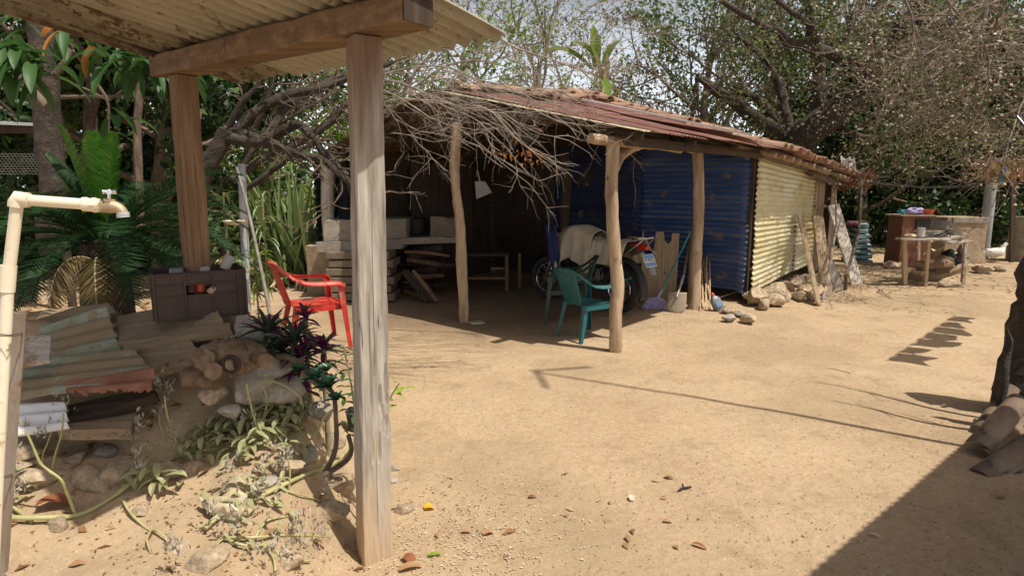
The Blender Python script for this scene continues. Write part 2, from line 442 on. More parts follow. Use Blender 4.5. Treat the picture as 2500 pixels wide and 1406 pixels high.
mat('cloth_maroon', [(0, (.10, .03, .04)), (1, (.25, .10, .12))], scale=14, rough=.95, bump=.4, spec=.1)
mat('black_cloth', [(0, (.012, .014, .018)), (1, (.03, .034, .04))], scale=8, rough=.9, bump=.4, spec=.15)
mat('red_light', [(0, (.35, .01, .006)), (1, (.5, .02, .01))], scale=5, rough=.25, bump=0)
mat('orange_red', [(0, (.50, .075, .035)), (1, (.60, .11, .05))], scale=5, rough=.45, bump=0)
mat('orange_paint', [(0, (.24, .065, .02)), (.5, (.40, .12, .035)), (1, (.48, .16, .05))], scale=12, stretch=VZ, rough=.7, bump=.4)
mat('lilac_bristle', [(0, (.38, .30, .60)), (.5, (.52, .44, .72)), (1, (.66, .60, .80))], scale=20, rough=.7, bump=.2, island=.2)
mat('green_handle', [(0, (.02, .26, .20)), (1, (.03, .33, .25))], scale=9, rough=.35, bump=.05, spots=[((.35, .35, .28), 9, .68)])
mat('crate_plastic', [(0, (.045, .024, .016)), (.5, (.06, .034, .024)), (1, (.085, .052, .038))], scale=9, rough=.5, bump=.15, spots=[((.13, .095, .07), 8, .62)])
mat('plate_blue', [(0, (.10, .20, .46)), (1, (.20, .34, .60))], scale=30, rough=.35, bump=0, coord='Object')
mat('plate_white', [(0, (.62, .66, .74)), (1, (.70, .72, .78))], scale=30, rough=.35, bump=0)
mat('plate_ink', [(0, (.01, .012, .02)), (1, (.02, .02, .03))], scale=30, rough=.4, bump=0)
mat('grey_plastic', [(0, (.14, .15, .16)), (1, (.24, .25, .27))], scale=6, rough=.4, bump=.05)
mat('tin_white', [(0, (.55, .57, .60)), (1, (.70, .72, .74))], scale=6, rough=.35, metal=.3, bump=.1)
mat('pot_metal', [(0, (.16, .16, .155)), (.5, (.30, .30, .29)), (1, (.44, .43, .41))], scale=12, rough=.4, metal=.7, bump=.2)
mat('table_wood', [(0, (.22, .18, .14)), (.5, (.36, .31, .255)), (1, (.50, .45, .38))], scale=22, stretch=(.2, 1, 1), bump=.8, dist=.01, island=.2)
mat('concrete', [(0, (.24, .24, .235)), (.5, (.33, .335, .34)), (1, (.42, .43, .44))], scale=4, bump=.5, bscale=30, stretch=(1, 1, .6))
mat('feather_white', [(0, (.55, .53, .49)), (1, (.74, .72, .68))], scale=9, bump=.6, bscale=40, rough=.9, spots=[((.04, .04, .045), 8, .62)])
mat('beak', [(0, (.45, .12, .05)), (1, (.55, .25, .10))], scale=9, bump=0, rough=.5)
mat('teal_paint', [(0, (.10, .20, .20)), (.5, (.20, .34, .34)), (1, (.46, .52, .50))], scale=7, stretch=(.4, 1, 1), bump=.4, contrast=1.6, island=.25)
mat('red_cabinet', [(0, (.14, .045, .025)), (.5, (.20, .075, .04)), (1, (.26, .12, .07))], scale=4, bump=.3, rough=.7)
mat('hose_black', [(0, (.012, .012, .012)), (1, (.022, .022, .022))], scale=4, rough=.5, bump=0)
mat('blue_bag', [(0, (.06, .26, .62)), (1, (.12, .36, .74))], scale=5, rough=.35, bump=.2)
mat('grey_stick', [(0, (.13, .115, .095)), (.5, (.21, .19, .16)), (1, (.30, .27, .23))], scale=12, bump=.3)
mat('twine', [(0, (.42, .33, .20)), (1, (.55, .45, .30))], scale=20, rough=.9, bump=.2)
mat('wood_end', [(0, (.16, .10, .06)), (.5, (.34, .24, .15)), (1, (.50, .38, .26))], scale=30, bump=.7, dist=.006)
mat('sack', [(0, (.30, .25, .18)), (1, (.42, .36, .27))], scale=14, rough=.9, bump=.4)
mat('bag_clear', [(0, (.44, .35, .21)), (1, (.56, .46, .30))], scale=5, rough=.3, bump=.8)
mat('soil_dark', [(0, (.13, .095, .06)), (.5, (.20, .15, .10)), (1, (.28, .215, .145))], scale=9, bump=1, bscale=30, dist=.02)
mat('kal_stem', [(0, (.26, .26, .09)), (.5, (.40, .38, .17)), (1, (.50, .46, .26))], scale=14, bump=.15, rough=.6)
mat('vine_stem', [(0, (.16, .15, .07)), (.5, (.24, .22, .12)), (1, (.34, .30, .2))], scale=14, bump=.2, rough=.7)
leafmat('kal_leaf', (.24, .27, .10), (.36, .36, .19), (.46, .38, .26), trans=.25, rough=.5)
leafmat('kal_bud', (.32, .33, .24), (.46, .43, .36), (.50, .42, .40), trans=.15, rough=.7)
leafmat('dry_leaf', (.22, .10, .04), (.38, .22, .11), (.50, .36, .22), trans=.15, rough=.7)
leafmat('brown_leaf', (.16, .055, .025), (.28, .11, .05), (.36, .19, .10), trans=.25, rough=.7)
leafmat('amber_leaf', (.42, .17, .04), (.52, .25, .06), trans=.3, rough=.5)
leafmat('yellow_leaf', (.62, .38, .02), (.70, .48, .04), trans=.25, rough=.5)
leafmat('lime_leaf', (.20, .36, .03), (.32, .48, .05), trans=.4, rough=.4)
leafmat('cycad_bright', (.035, .13, .012), (.06, .19, .02), (.10, .25, .03), trans=.35, rough=.22)
leafmat('cycad_dark', (.008, .028, .009), (.014, .045, .013), (.025, .075, .018), trans=.15, rough=.5, spec=.2)
leafmat('cycad_dead', (.09, .06, .02), (.17, .12, .04), (.08, .08, .03), trans=.15, rough=.6)
leafmat('rhoeo_green', (.016, .05, .028), (.04, .075, .045), (.07, .11, .055), trans=.12, rough=.35)
leafmat('rhoeo_purple', (.045, .010, .03), (.10, .02, .07), (.06, .04, .05), trans=.15, rough=.35)
leafmat('succulent', (.03, .10, .055), (.055, .15, .08), trans=.1, rough=.4)
leafmat('mango_leaf', (.02, .06, .015), (.045, .115, .03), (.09, .17, .05), trans=.3, rough=.5)
leafmat('forest_dark', (.008, .026, .006), (.02, .055, .011), (.06, .12, .022), trans=.3)
leafmat('forest_mid', (.035, .085, .016), (.085, .15, .035), (.16, .23, .06), trans=.35)
leafmat('forest_lime', (.09, .17, .025), (.17, .27, .045), (.27, .36, .09), trans=.4)
leafmat('forest_olive', (.06, .075, .03), (.13, .135, .06), (.26, .24, .13), trans=.25)
leafmat('pale_leaf', (.18, .155, .10), (.34, .30, .20), (.58, .53, .40), trans=.25)
leafmat('agave_leaf', (.09, .15, .05), (.17, .24, .09), (.28, .32, .15), trans=.15, rough=.4)
leafmat('agave_dry', (.34, .27, .15), (.46, .38, .23), (.30, .2, .11), trans=.15, rough=.7)
leafmat('chaff', (.46, .38, .25), (.60, .52, .38), (.30, .2, .12), trans=.1, rough=.8)
leafmat('dark_chaff', (.10, .06, .035), (.22, .15, .09), trans=.1, rough=.8)

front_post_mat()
# ground: packed pale earth with finer grit, pebbles and darker damp dust
def ground_mat():
    m = bpy.data.materials.new('packed_earth'); m.use_nodes = True
    n = m.node_tree.nodes; l = m.node_tree.links; b = n['Principled BSDF']
    tc = n.new('ShaderNodeTexCoord')
    def nz(sc, det=6, rg=.6, src=None):
        x = n.new('ShaderNodeTexNoise'); x.inputs['Scale'].default_value = sc; x.inputs['Detail'].default_value = det; x.inputs['Roughness'].default_value = rg
        l.new(src or tc.outputs['Object'], x.inputs[0]); return x.outputs[0]
    def ramp(src, stops):
        r = n.new('ShaderNodeValToRGB'); l.new(src, r.inputs[0]); e = r.color_ramp.elements
        for i, (p, c) in enumerate(stops):
            el = e[i] if i < 2 else e.new(p); el.position = p; el.color = (*c, 1)
        return r.outputs[0]
    def mix(f, a, bb):
        x = n.new('ShaderNodeMix'); x.data_type = 'RGBA'
        if isinstance(f, float): x.inputs[0].default_value = f
        else: l.new(f, x.inputs[0])
        l.new(a, x.inputs[6])
        if isinstance(bb, tuple): x.inputs[7].default_value = (*bb, 1)
        else: l.new(bb, x.inputs[7])
        return x.outputs[2]
    def mr(src, a, bb, c=0.0, d=1.0):
        x = n.new('ShaderNodeMapRange'); x.inputs[1].default_value = a; x.inputs[2].default_value = bb; x.inputs[3].default_value = c; x.inputs[4].default_value = d
        l.new(src, x.inputs[0]); return x.outputs[0]
    big = ramp(nz(.9, 5), [(.30, (.365, .262, .162)), (.50, (.445, .328, .207)), (.70, (.525, .395, .258))])
    fine = ramp(nz(24, 8, .7), [(.30, (.30, .21, .128)), (.5, (.44, .322, .204)), (.72, (.58, .445, .30))])
    c = mix(.42, big, fine)
    c = mix(mr(nz(2.6, 7, .7), .53, .66, 0, .6), c, (.29, .21, .125))
    c = mix(mr(nz(.55, 4, .55), .50, .62, 0, .6), c, (.31, .235, .145))
    c = mix(mr(nz(70, 3, .6), .63, .68, 0, .75), c, (.17, .115, .07))
    c = mix(mr(nz(48, 3, .6), .68, .72, 0, .8), c, (.66, .56, .42))
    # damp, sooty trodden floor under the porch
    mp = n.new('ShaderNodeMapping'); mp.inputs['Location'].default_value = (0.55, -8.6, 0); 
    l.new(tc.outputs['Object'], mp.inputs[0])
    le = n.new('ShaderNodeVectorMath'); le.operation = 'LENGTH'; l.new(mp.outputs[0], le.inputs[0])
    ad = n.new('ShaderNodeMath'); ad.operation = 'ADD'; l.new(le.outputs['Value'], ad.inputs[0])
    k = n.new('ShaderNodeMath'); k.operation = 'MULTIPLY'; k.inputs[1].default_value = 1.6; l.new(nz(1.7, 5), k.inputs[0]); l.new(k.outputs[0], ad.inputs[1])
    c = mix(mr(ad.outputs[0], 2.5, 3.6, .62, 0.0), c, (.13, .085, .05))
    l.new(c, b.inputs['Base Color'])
    b.inputs['Roughness'].default_value = .95; b.inputs['Specular IOR Level'].default_value = .15
    bp = n.new('ShaderNodeBump'); bp.inputs['Strength'].default_value = .7; bp.inputs['Distance'].default_value = .05
    s1 = nz(3.2, 11, .70)
    l.new(s1, bp.inputs['Height'])
    bp2 = n.new('ShaderNodeBump'); bp2.inputs['Strength'].default_value = .5; bp2.inputs['Distance'].default_value = .006
    l.new(nz(75, 6, .7), bp2.inputs['Height']); l.new(bp.outputs[0], bp2.inputs['Normal']); l.new(bp2.outputs[0], b.inputs['Normal'])
    return m
EARTH = ground_mat()

def warp(lo, hi, dlo, dhi, step, out):
    a = list(np.arange(dlo, dhi, step)); s = step; x = dhi
    while x < hi: a.append(x); s *= 1.14; x += s
    a.append(hi); s = step; x = dlo - step
    while x > lo: a.insert(0, x); s *= 1.14; x -= s
    a.insert(0, lo)
    return a
xs = warp(-600, 600, -3.2, 3.4, .04, 0); ys = warp(-60, 900, 1.5, 9.0, .045, 0)
V = np.array([(x, y, terr(x, y) if abs(x) < 40 and y < 60 else 0) for y in ys for x in xs])
nx = len(xs); I = np.arange(len(ys) * nx).reshape(len(ys), nx)
Fq = np.stack([I[:-1, :-1], I[:-1, 1:], I[1:, 1:], I[1:, :-1]], -1).reshape(-1, 4)
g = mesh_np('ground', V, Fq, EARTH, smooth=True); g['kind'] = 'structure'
# ------------------------------------------------------------------ corrugated sheets
def corrugated(base, nrm, width, length, pitch, amp, na=10, per=8, rag=0.0, seed=0, edge=None):
    """base(s, t): s metres across the waves, t 0..1 along them; nrm(s,t) normal; rag = ragged ends"""
    rng = random.Random(seed)
    ns = max(4, int(width / pitch * per))
    mb = MB()
    e0 = [rng.uniform(0, rag) for _ in range(ns + 1)]; e1 = [rng.uniform(0, rag) for _ in range(ns + 1)]
    def fn(i, j):
        s = i * width
        t = j
        k = int(round(i * ns))
        t = lerp(e0[k], 1 - e1[k], t)
        p = Vector(base(s, t)); n_ = Vector(nrm(s, t) if callable(nrm) else nrm)
        ph = 2 * math.pi * s / pitch
        w_ = noise.noise(Vector((s * 1.3 + seed, t * length * 1.3, seed))) * .012
        return p + n_ * (amp * math.sin(ph) + w_)
    mb.grid(fn, ns, na)
    return mb

# ------------------------------------------------------------------ open shelter in front (canopy)
UP_ = Vector((.581, .814, 0)); VP_ = Vector((-.814, .581, 0))
P1 = Vector((-.595, 2.44, 0)); P2 = P1 + VP_ * 1.30
sh = thing('open_shelter', 'open shelter of squared timber posts and beam carrying rusty cream corrugated sheets, nearest the camera', 'shelter', (P1.x, P1.y, 0))
rng = random.Random(5)
def squared_post(base, top, wx, wy, ang, mname, seed, nseg=26, lean=(0, 0), crack=True, taper=1.0, ts=(.04, .35, .5, .53, .56, .75, .96), gouges=()):
    """weathered squared post: slightly wavy faces, worn corners, a checked crack"""
    rg = random.Random(seed)
    mb = MB(); ring = []
    ca, sa = math.cos(ang), math.sin(ang)
    prof = []
    for (x, y) in ((-1, -1), (1, -1), (1, 1), (-1, 1)):
        pass
    pts2 = []
    c = .86
    for (x0, y0, x1, y1) in ((-1, -1, 1, -1), (1, -1, 1, 1), (1, 1, -1, 1), (-1, 1, -1, -1)):
        for t in ts:
            pts2.append((lerp(x0, x1, t), lerp(y0, y1, t)))
    n_ = len(pts2)
    vs = []
    for k in range(nseg + 1):
        t = k / nseg; z = lerp(base.z, top.z, t)
        ox = lerp(base.x, top.x, t); oy = lerp(base.y, top.y, t)
        for q, (x, y) in enumerate(pts2):
            j = noise.noise(Vector((x * 2 + seed, y * 2, z * 2.3))) * .006 + noise.noise(Vector((x * 5, y * 5 + seed, z * 9))) * .003
            s_ = 1.0
            if gouges and q < len(ts):
                for (gt, gz, gw, gh, gd) in gouges:
                    k2 = ((ts[q] - gt) / gw) ** 2 + ((z - gz) / gh) ** 2 * (1 + .5 * noise.noise(Vector((z * 40, q, 1))))
                    if k2 < 1: s_ -= gd * (1 - k2) ** .5
            elif crack and q in (3, 10) and .12 < t < .8:
                s_ = .90 - .06 * noise.noise(Vector((z * 3, q, seed)))
            tp_ = lerp(1, taper, t); wx2 = wx / 2 * s_ * tp_ + j; wy2 = wy / 2 * s_ * tp_ + j
            X, Y = x * wx2, y * wy2
            vs.append((ox + X * ca - Y * sa, oy + X * sa + Y * ca, z))
    fs = []
    for k in range(nseg):
        for q in range(n_):
            r = (q + 1) % n_
            fs.append((k * n_ + q, k * n_ + r, (k + 1) * n_ + r, (k + 1) * n_ + q))
    fs.append(tuple(range(n_ - 1, -1, -1))); fs.append(tuple(nseg * n_ + q for q in range(n_)))
    mb.add(vs, fs)
    return mb
ZB, ZT = 2.10, 2.205
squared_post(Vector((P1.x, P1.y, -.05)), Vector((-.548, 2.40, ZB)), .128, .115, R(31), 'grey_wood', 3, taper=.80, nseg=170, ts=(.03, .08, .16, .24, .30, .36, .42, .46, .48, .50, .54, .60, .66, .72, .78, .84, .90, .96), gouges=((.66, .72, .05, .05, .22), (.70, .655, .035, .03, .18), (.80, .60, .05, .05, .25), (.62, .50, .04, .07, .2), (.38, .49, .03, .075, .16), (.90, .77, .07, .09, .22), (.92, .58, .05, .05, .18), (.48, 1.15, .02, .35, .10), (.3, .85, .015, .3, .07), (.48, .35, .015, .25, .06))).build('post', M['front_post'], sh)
p = squared_post(Vector((P2.x, P2.y, .2)), Vector((P2.x + .01, P2.y, ZB)), .085, .105, R(-30), 'brown_beam', 9)
p.build('post', M['brown_beam'], sh)
bm_ = MB()
a = P1 - VP_ * .33; b_ = P2 + VP_ * .16
bm_.bar((a.x, a.y, (ZB + ZT) / 2 + .004), (b_.x, b_.y, (ZB + ZT) / 2 + .002), .15, ZT - ZB - .006, jit=.004, rng=rng, seg=12)
mat('beam_dir', [(0, (.07, .04, .022)), (.5, (.15, .088, .046)), (1, (.25, .155, .085))], scale=24, stretch=(.07, 1, 1), rot=(0, 0, R(35.5)), bump=.6, rough=.85, spots=[((.06, .04, .028), 3, .58)], dist=.006)
bm_.build('beam', M['beam_dir'], sh, bevel=.008)
be = MB(); ea = P1 - VP_ * .331; be.bar((ea.x, ea.y, (ZB + ZT) / 2 + .004), (ea.x - VP_.x * .006, ea.y - VP_.y * .006, (ZB + ZT) / 2 + .004), .142, ZT - ZB - .014); be.build('beam_end', M['dark_wood'], sh)
pu = MB()
a = P2 + VP_ * .12 - UP_ * .42; b_ = P2 + VP_ * .10 + UP_ * .05
pu.tube([(a.x, a.y, 2.285), ((a.x + b_.x) / 2, (a.y + b_.y) / 2, 2.25), (b_.x, b_.y, 2.17)], [.012, .016, .03], 8, jit=.08)
pu.build('rafter', M['dark_bark'], sh, smooth=True)
ST = ZT + .014
def canopy_pt(u, v, extra=0.0):
    """u metres past the beam, v metres from the first post along the beam"""
    q = P1 + UP_ * u + VP_ * v
    return Vector((q.x, q.y, ST - .13 * u + extra))
def csheet(u0, u1, v0, v1, ext, seed, m, rag=.0):
    def base(s, t): return canopy_pt(lerp(u0, u1, t), v0 + s, ext)
    mb = corrugated(base, (0, 0, 1), v1 - v0, u1 - u0, .082, .018, na=8, seed=seed, rag=rag)
    o = mb.build('roof_sheet', M[m], sh, smooth=True)
    so_ = o.modifiers.new('s', 'SOLIDIFY'); so_.thickness = .0012
    return o
csheet(-.75, .5, -.36, .36, 0.0, 1, 'canopy_sheet', .004)
csheet(-.75, .5, .31, 1.02, .004, 2, 'canopy_sheet', .004)
csheet(-.75, .47, .97, 1.58, .008, 3, 'canopy_rusty', .012)

# ------------------------------------------------------------------ the house
O_ = Vector((.98, 5.79, 0)); U_ = Vector((.669, .743, 0)); V_ = Vector((-.743, .669, 0))
def HP(u, v, z=0.0):
    q = O_ + U_ * u + V_ * v
    return Vector((q.x, q.y, z))
RIDGE = 2.55
def eave_z(u): return interp(u, [-1, 0, 2.8, 3.4, 5, 6.2, 7.4], [2.03, 2.03, 2.03, 2.02, 1.90, 1.80, 1.70])
def ridge_z(u): return interp(u, [-1, 0, 1.5, 3, 5, 7.4], [2.66, 2.68, 2.76, 2.90, 2.84, 2.70])
def roof_z(u, v):
    if v <= RIDGE: return lerp(eave_z(u), ridge_z(u), (v + .33) / (RIDGE + .33))
    return lerp(ridge_z(u), interp(u, [0, 3, 7], [1.97, 2.0, 1.9]), (v - RIDGE) / 2.55)
def RP(u, v, dz=0.0): return HP(u, v, roof_z(u, v) + dz)
hs = thing('farm_house', 'low farm house with tile and red metal roof, open porch, blue and yellow metal walls', 'house', tuple(HP(3.35, 0)))
rng = random.Random(11)
# porch posts: crooked poles
def pole_at(pxs, rads, name='porch_post', m='post_pole', n=12, jit=.05, v0=None, parent=hs, Y=None, Y1=None):
    pts = [W(px, py, lerp(Y, Y1 if Y1 else Y, i / (len(pxs) - 1))) for i, (px, py) in enumerate(pxs)]
    P = []; Rr = []
    k = len(pts)
    for i in range((k - 1) * 5 + 1):
        t = i / 5; j = min(int(t), k - 2); f_ = t - j
        p0 = pts[max(j - 1, 0)]; p1 = pts[j]; p2 = pts[j + 1]; p3 = pts[min(j + 2, k - 1)]
        q = .5 * ((2 * p1) + (p2 - p0) * f_ + (2 * p0 - 5 * p1 + 4 * p2 - p3) * f_ ** 2 + (3 * p1 - p0 - 3 * p2 + p3) * f_ ** 3)
        P.append(q); Rr.append(lerp(rads[j], rads[j + 1], f_) * (1 + .07 * noise.noise(q * 7)))
    mb = MB(); mb.tube(P, Rr, n, jit=jit)
    return mb.build(name, M[m], parent, smooth=True)
pole_at([(1503, 858), (1503, 760), (1508, 700), (1500, 600), (1493, 480), (1496, 365), (1498, 350)], [.062, .060, .066, .058, .058, .062, .07], Y=5.80)
# fork at the top of that post and the crooked eave log on it
pole_at([(1502, 420), (1515, 385), (1545, 358), (1590, 350), (1640, 352), (1690, 368)], [.03, .045, .055, .05, .045, .03], name='post_fork', Y=5.84, Y1=6.9)
pole_at([(1442, 338), (1500, 345), (1560, 352), (1620, 356), (1660, 366)], [.045, .05, .045, .05, .04], name='eave_log', Y=5.62, Y1=6.75)
pole_at([(1133, 787), (1131, 720), (1127, 650), (1138, 668), (1126, 590), (1116, 480), (1112, 400), (1117, 320)][:3] + [(1124, 560), (1113, 460), (1110, 400), (1117, 300)], [.056, .058, .066, .055, .052, .060, .055], Y=7.1)
pole_at([(1693, 757), (1697, 640), (1704, 560), (1706, 450), (1703, 366)], [.082, .078, .07, .068, .066], Y=7.85)
pole_at([(818, 712), (806, 600), (800, 500), (800, 375)], [.10, .098, .095, .09], Y=9.0, m='grey_wood')
pole_at([(1376, 700), (1378, 560), (1384, 450), (1374, 375)], [.075, .07, .08, .075], Y=9.4, m='dark_wood')
# log purlins and rafters under the porch roof
for v, r_ in ((-.1, .05), (1.2, .045), (2.5, .055), (3.8, .045), (4.95, .055)):
    mb = MB(); mb.tube([RP(u, v, -.06 - r_) for u in (-.02, 1, 2, 3.25)], r_, 8, jit=.08); mb.build('purlin', M['dark_wood'], hs, smooth=True)
for u in (.05, 1.1, 2.2):
    for (v0, v1) in ((-.22, 2.5), (2.6, 5.0)):
        mb = MB(); mb.tube([RP(u, lerp(v0, v1, t), -.045) for t in (0, .33, .66, 1)], .033, 7, jit=.1); mb.build('rafter', M['dark_wood'], hs, smooth=True)
# red metal sheets
def roof_sheet(u0, u1, v0, v1, dz, m, seed, rag=0.01, pitch=.076, amp=.006, lift=None, name='metal_roof_sheet'):
    def base(s, t):
        v = lerp(v0, v1, t)
        return RP(u0 + s, v, dz + (lift(u0 + s, v) if lift else 0))
    o = corrugated(base, (0, 0, 1), u1 - u0, v1 - v0, pitch, amp, na=10, seed=seed, rag=rag, per=7).build(name, M[m], hs, smooth=True)
    sm_ = o.modifiers.new('s', 'SOLIDIFY'); sm_.thickness = .0015
    return o
roof_sheet(-.10, .72, -.30, 2.58, .010, 'old_cream_sheet', 3)
roof_sheet(.10, 1.00, -.42, 1.2, .020, 'red_sheet', 4)
roof_sheet(.12, 1.02, 1.05, 2.60, .030, 'red_sheet', 5, rag=.003)
roof_sheet(.98, 1.95, -.55, 1.25, .028, 'red_sheet', 6, rag=.004, lift=lambda u, v: .012 * sm(.3, -.5, v))
roof_sheet(.98, 1.95, 1.15, 2.60, .038, 'red_sheet', 7, rag=.003)
roof_sheet(1.90, 2.95, -.48, 1.30, .036, 'red_sheet', 8, rag=.004, lift=lambda u, v: .05 * sm(2.3, 1.9, u) * sm(1.6, -.3, v))
roof_sheet(1.90, 2.95, 1.2, 2.62, .046, 'red_sheet', 9, rag=.003)
mb = MB(); mb.slab(lambda a, b: RP(lerp(1.88, 1.925, a), lerp(-.5, 2.4, b), .115 + .03 * (1 - b)), 1, 6, .02, (0, 0, 1)); mb.build('pale_batten', M['cloth_white'], hs)
roof_sheet(-.12, 3.3, 2.50, 5.12, .015, 'rust_sheet', 12, rag=.01)
roof_sheet(3.25, 7.2, 2.50, 5.12, .015, 'rust_sheet', 13, rag=.01)
# a dark under-layer of boards beneath the tiles
mb = MB(); mb.slab(lambda a, b: RP(lerp(2.9, 7.05, a), lerp(-.25, 2.55, b), -.01), 8, 6, .03, (0, 0, 1)); mb.build('roof_deck', M['dark_wood'], hs)
# clay tiles: tapered half-barrels in columns up the slope
def tile_mesh():
    mb = MB(); n_, L_ = 8, .40
    vs = []; fs = []
    for k, (y, r0) in enumerate(((0, .092), (L_ * .5, .083), (L_, .074))):
        for q in range(n_ + 1):
            a = math.pi * q / n_
            vs.append((r0 * math.cos(a), y, r0 * .72 * math.sin(a)))
        for q in range(n_ + 1):
            a = math.pi * q / n_
            vs.append(((r0 - .016) * math.cos(a), y, (r0 - .016) * .72 * math.sin(a)))
    m_ = n_ + 1
    for k in range(2):
        o = k * 2 * m_
        for q in range(n_):
            fs.append((o + q + 1, o + q, o + 2 * m_ + q, o + 2 * m_ + q + 1))
            fs.append((o + m_ + q, o + m_ + q + 1, o + 3 * m_ + q + 1, o + 3 * m_ + q))
        fs.append((o, o + m_, o + 3 * m_, o + 2 * m_)); fs.append((o + m_ + n_, o + n_, o + 2 * m_ + n_, o + 3 * m_ + n_))
    for q in range(n_):
        fs.append((q, q + 1, m_ + q + 1, m_ + q))
        o = 4 * m_; fs.append((o + q + 1, o + q, o + m_ + q, o + m_ + q + 1))
    me = bpy.data.meshes.new('tile'); me.from_pydata(vs, [], fs); me.materials.append(M['tile'])
    me.polygons.foreach_set('use_smooth', [True] * len(me.polygons))
    try: me.set_sharp_from_angle(angle=R(45))
    except Exception: pass
    return me
TILE = tile_mesh()
rng = random.Random(21)
def put_tile(pos, fwd, up, parent, sc=1.0, roll=0.0, name='tile'):
    o = bpy.data.objects.new(name, TILE); COL.objects.link(o); o.parent = parent
    f_ = Vector(fwd).normalized(); x = f_.cross(Vector(up)).normalized(); z = x.cross(f_)
    m_ = Matrix((x, f_, z)).transposed() @ Matrix.Rotation(roll, 3, 'Y')
    o.rotation_euler = m_.to_euler(); o.location = Vector(pos) - (parent.location if parent else Vector()); o.scale = (sc, sc, sc)
    return o
u = 2.98; c_ = 0
while u < 7.1:
    v = -.46 + rng.uniform(-.04, .04)
    while v < 2.5:
        a = RP(u, v); b2 = RP(u, v + .3)
        sag = noise.noise(Vector((u * 1.5, v * 2, 5))) * .04
        put_tile(RP(u + rng.uniform(-.02, .02), v, .035 + sag + rng.uniform(0, .012)), (b2 - a) + V_ * rng.uniform(-.02, .02) + U_ * rng.uniform(-.03, .03) + Vector((0, 0, -.028)), (0, 0, 1), hs, rng.uniform(1.02, 1.22), rng.uniform(-.2, .2))
        v += .315
    u += .19; c_ += 1
u = 1.3
while u < 3.0:   # loose tiles left along the top of the metal sheets
    for v in (1.95, 2.25):
        if rng.random() < .85: put_tile(RP(u + rng.uniform(-.04, .04), v + rng.uniform(-.08, .08) - .12 * (u < 2), .085), (RP(u, v + .3) - RP(u, v)) + U_ * rng.uniform(-.05, .05) - Vector((0, 0, .028)), (0, 0, 1), hs, rng.uniform(1.0, 1.2), rng.uniform(-.3, .3))
    u += .2
u = .3
while u < 7.1:   # ridge row
    put_tile(RP(u, RIDGE + rng.uniform(-.03, .03), .03 + rng.uniform(-.01, .03)), RP(u + .3, RIDGE) - RP(u, RIDGE), (0, 0, 1), hs, rng.uniform(1.35, 1.7), rng.uniform(-.3, .3))
    u += .36
# log ends and the head logs over the yellow wall
for i in range(15):
    u = 3.1 + i * .27 + rng.uniform(-.05, .05)
    mb = MB(); r_ = rng.uniform(.026, .042)
    mb.tube([RP(u, -.38 + rng.uniform(-.05, .06), -.055 - r_ * .3), RP(u, .4, -.07), RP(u, 1.2, -.07)], [r_, r_, r_], 9, jit=.06)
    mb.build('rafter_end', M['wood_end'], hs, smooth=True)
mb = MB(); mb.tube([HP(u, -.05, eave_z(u) + .01) for u in (3.2, 4.2, 5.2, 6.3)], [.075, .085, .08, .075], 10, jit=.06); mb.build('head_log', M['branch'], hs, smooth=True)
mb = MB(); mb.tube([HP(u, -.12, eave_z(u) - .10) for u in (5.3, 6.0, 6.7, 7.25)], [.05, .06, .06, .04], 10, jit=.06); mb.build('head_log', M['branch'], hs, smooth=True)
# blue walls
mat('shaded_blue_sheet', [(0, (.006, .010, .03)), (.5, (.012, .022, .07)), (1, (.02, .04, .11))], scale=2.5, rough=.6, bump=.15, spots=[((.05, .04, .03), 5, .55)], stretch=(.3, .3, 2.4))  # darker copy of the blue sheet, with the porch's shade put into its colour
def wall_sheet(a0, a1, z0, z1, posfn, nrm, m, seed, rag=0.0, pitch=.076, amp=.011, name='wall_sheet', bow=0.0, curl=None):
    def base(s, t):
        a = lerp(a0, a1, t)
        zz0 = z0(a) if callable(z0) else z0; zz1 = z1(a) if callable(z1) else z1
        hh = z1max - z0min
        z = zz0 + (zz1 - zz0) * s / hh
        p = posfn(a, z)
        if curl: p = p + Vector(nrm) * curl(a, z)
        return p
    sa_ = [lerp(a0, a1, k / 10) for k in range(11)]
    z1max = max(z1(a) if callable(z1) else z1 for a in sa_); z0min = min(z0(a) if callable(z0) else z0 for a in sa_)
    o = corrugated(base, nrm, z1max - z0min, abs(a1 - a0), pitch, amp, na=14, seed=seed, rag=rag, per=7).build(name, M[m], hs, smooth=True)
    s_ = o.modifiers.new('s', 'SOLIDIFY'); s_.thickness = .0015
    return o
BN = (-U_).to_tuple()
bw = lambda off: (lambda a, z: HP(3.35 - off, a, z))
wall_sheet(.03, 1.75, lambda a: .17 - .05 * (a < .1), 1.06, bw(.018), BN, 'blue_sheet', 31, rag=.006, curl=lambda a, z: .07 * sm(.3, 0, a) * sm(.7, .1, z))
wall_sheet(.05, 1.75, 1.02, 2.12, bw(.0), BN, 'blue_sheet', 32, rag=.004)
wall_sheet(1.70, 3.4, .15, 1.06, bw(.024), BN, 'shaded_blue_sheet', 33)  # inner sheets take darker colours that paint in the porch's shade
wall_sheet(1.70, 3.4, 1.02, 2.2, bw(.006), BN, 'shaded_blue_sheet', 34)
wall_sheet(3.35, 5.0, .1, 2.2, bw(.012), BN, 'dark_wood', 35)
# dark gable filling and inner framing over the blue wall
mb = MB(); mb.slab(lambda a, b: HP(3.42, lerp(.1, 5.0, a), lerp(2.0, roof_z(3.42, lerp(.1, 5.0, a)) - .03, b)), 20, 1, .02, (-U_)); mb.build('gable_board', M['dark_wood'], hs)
mb = MB(); mb.slab(lambda a, b: HP(lerp(3.35, 6.0, a), 4.98, lerp(.05, 1.95, b)), 2, 1, .05, V_); mb.build('back_wall', M['adobe'], hs)
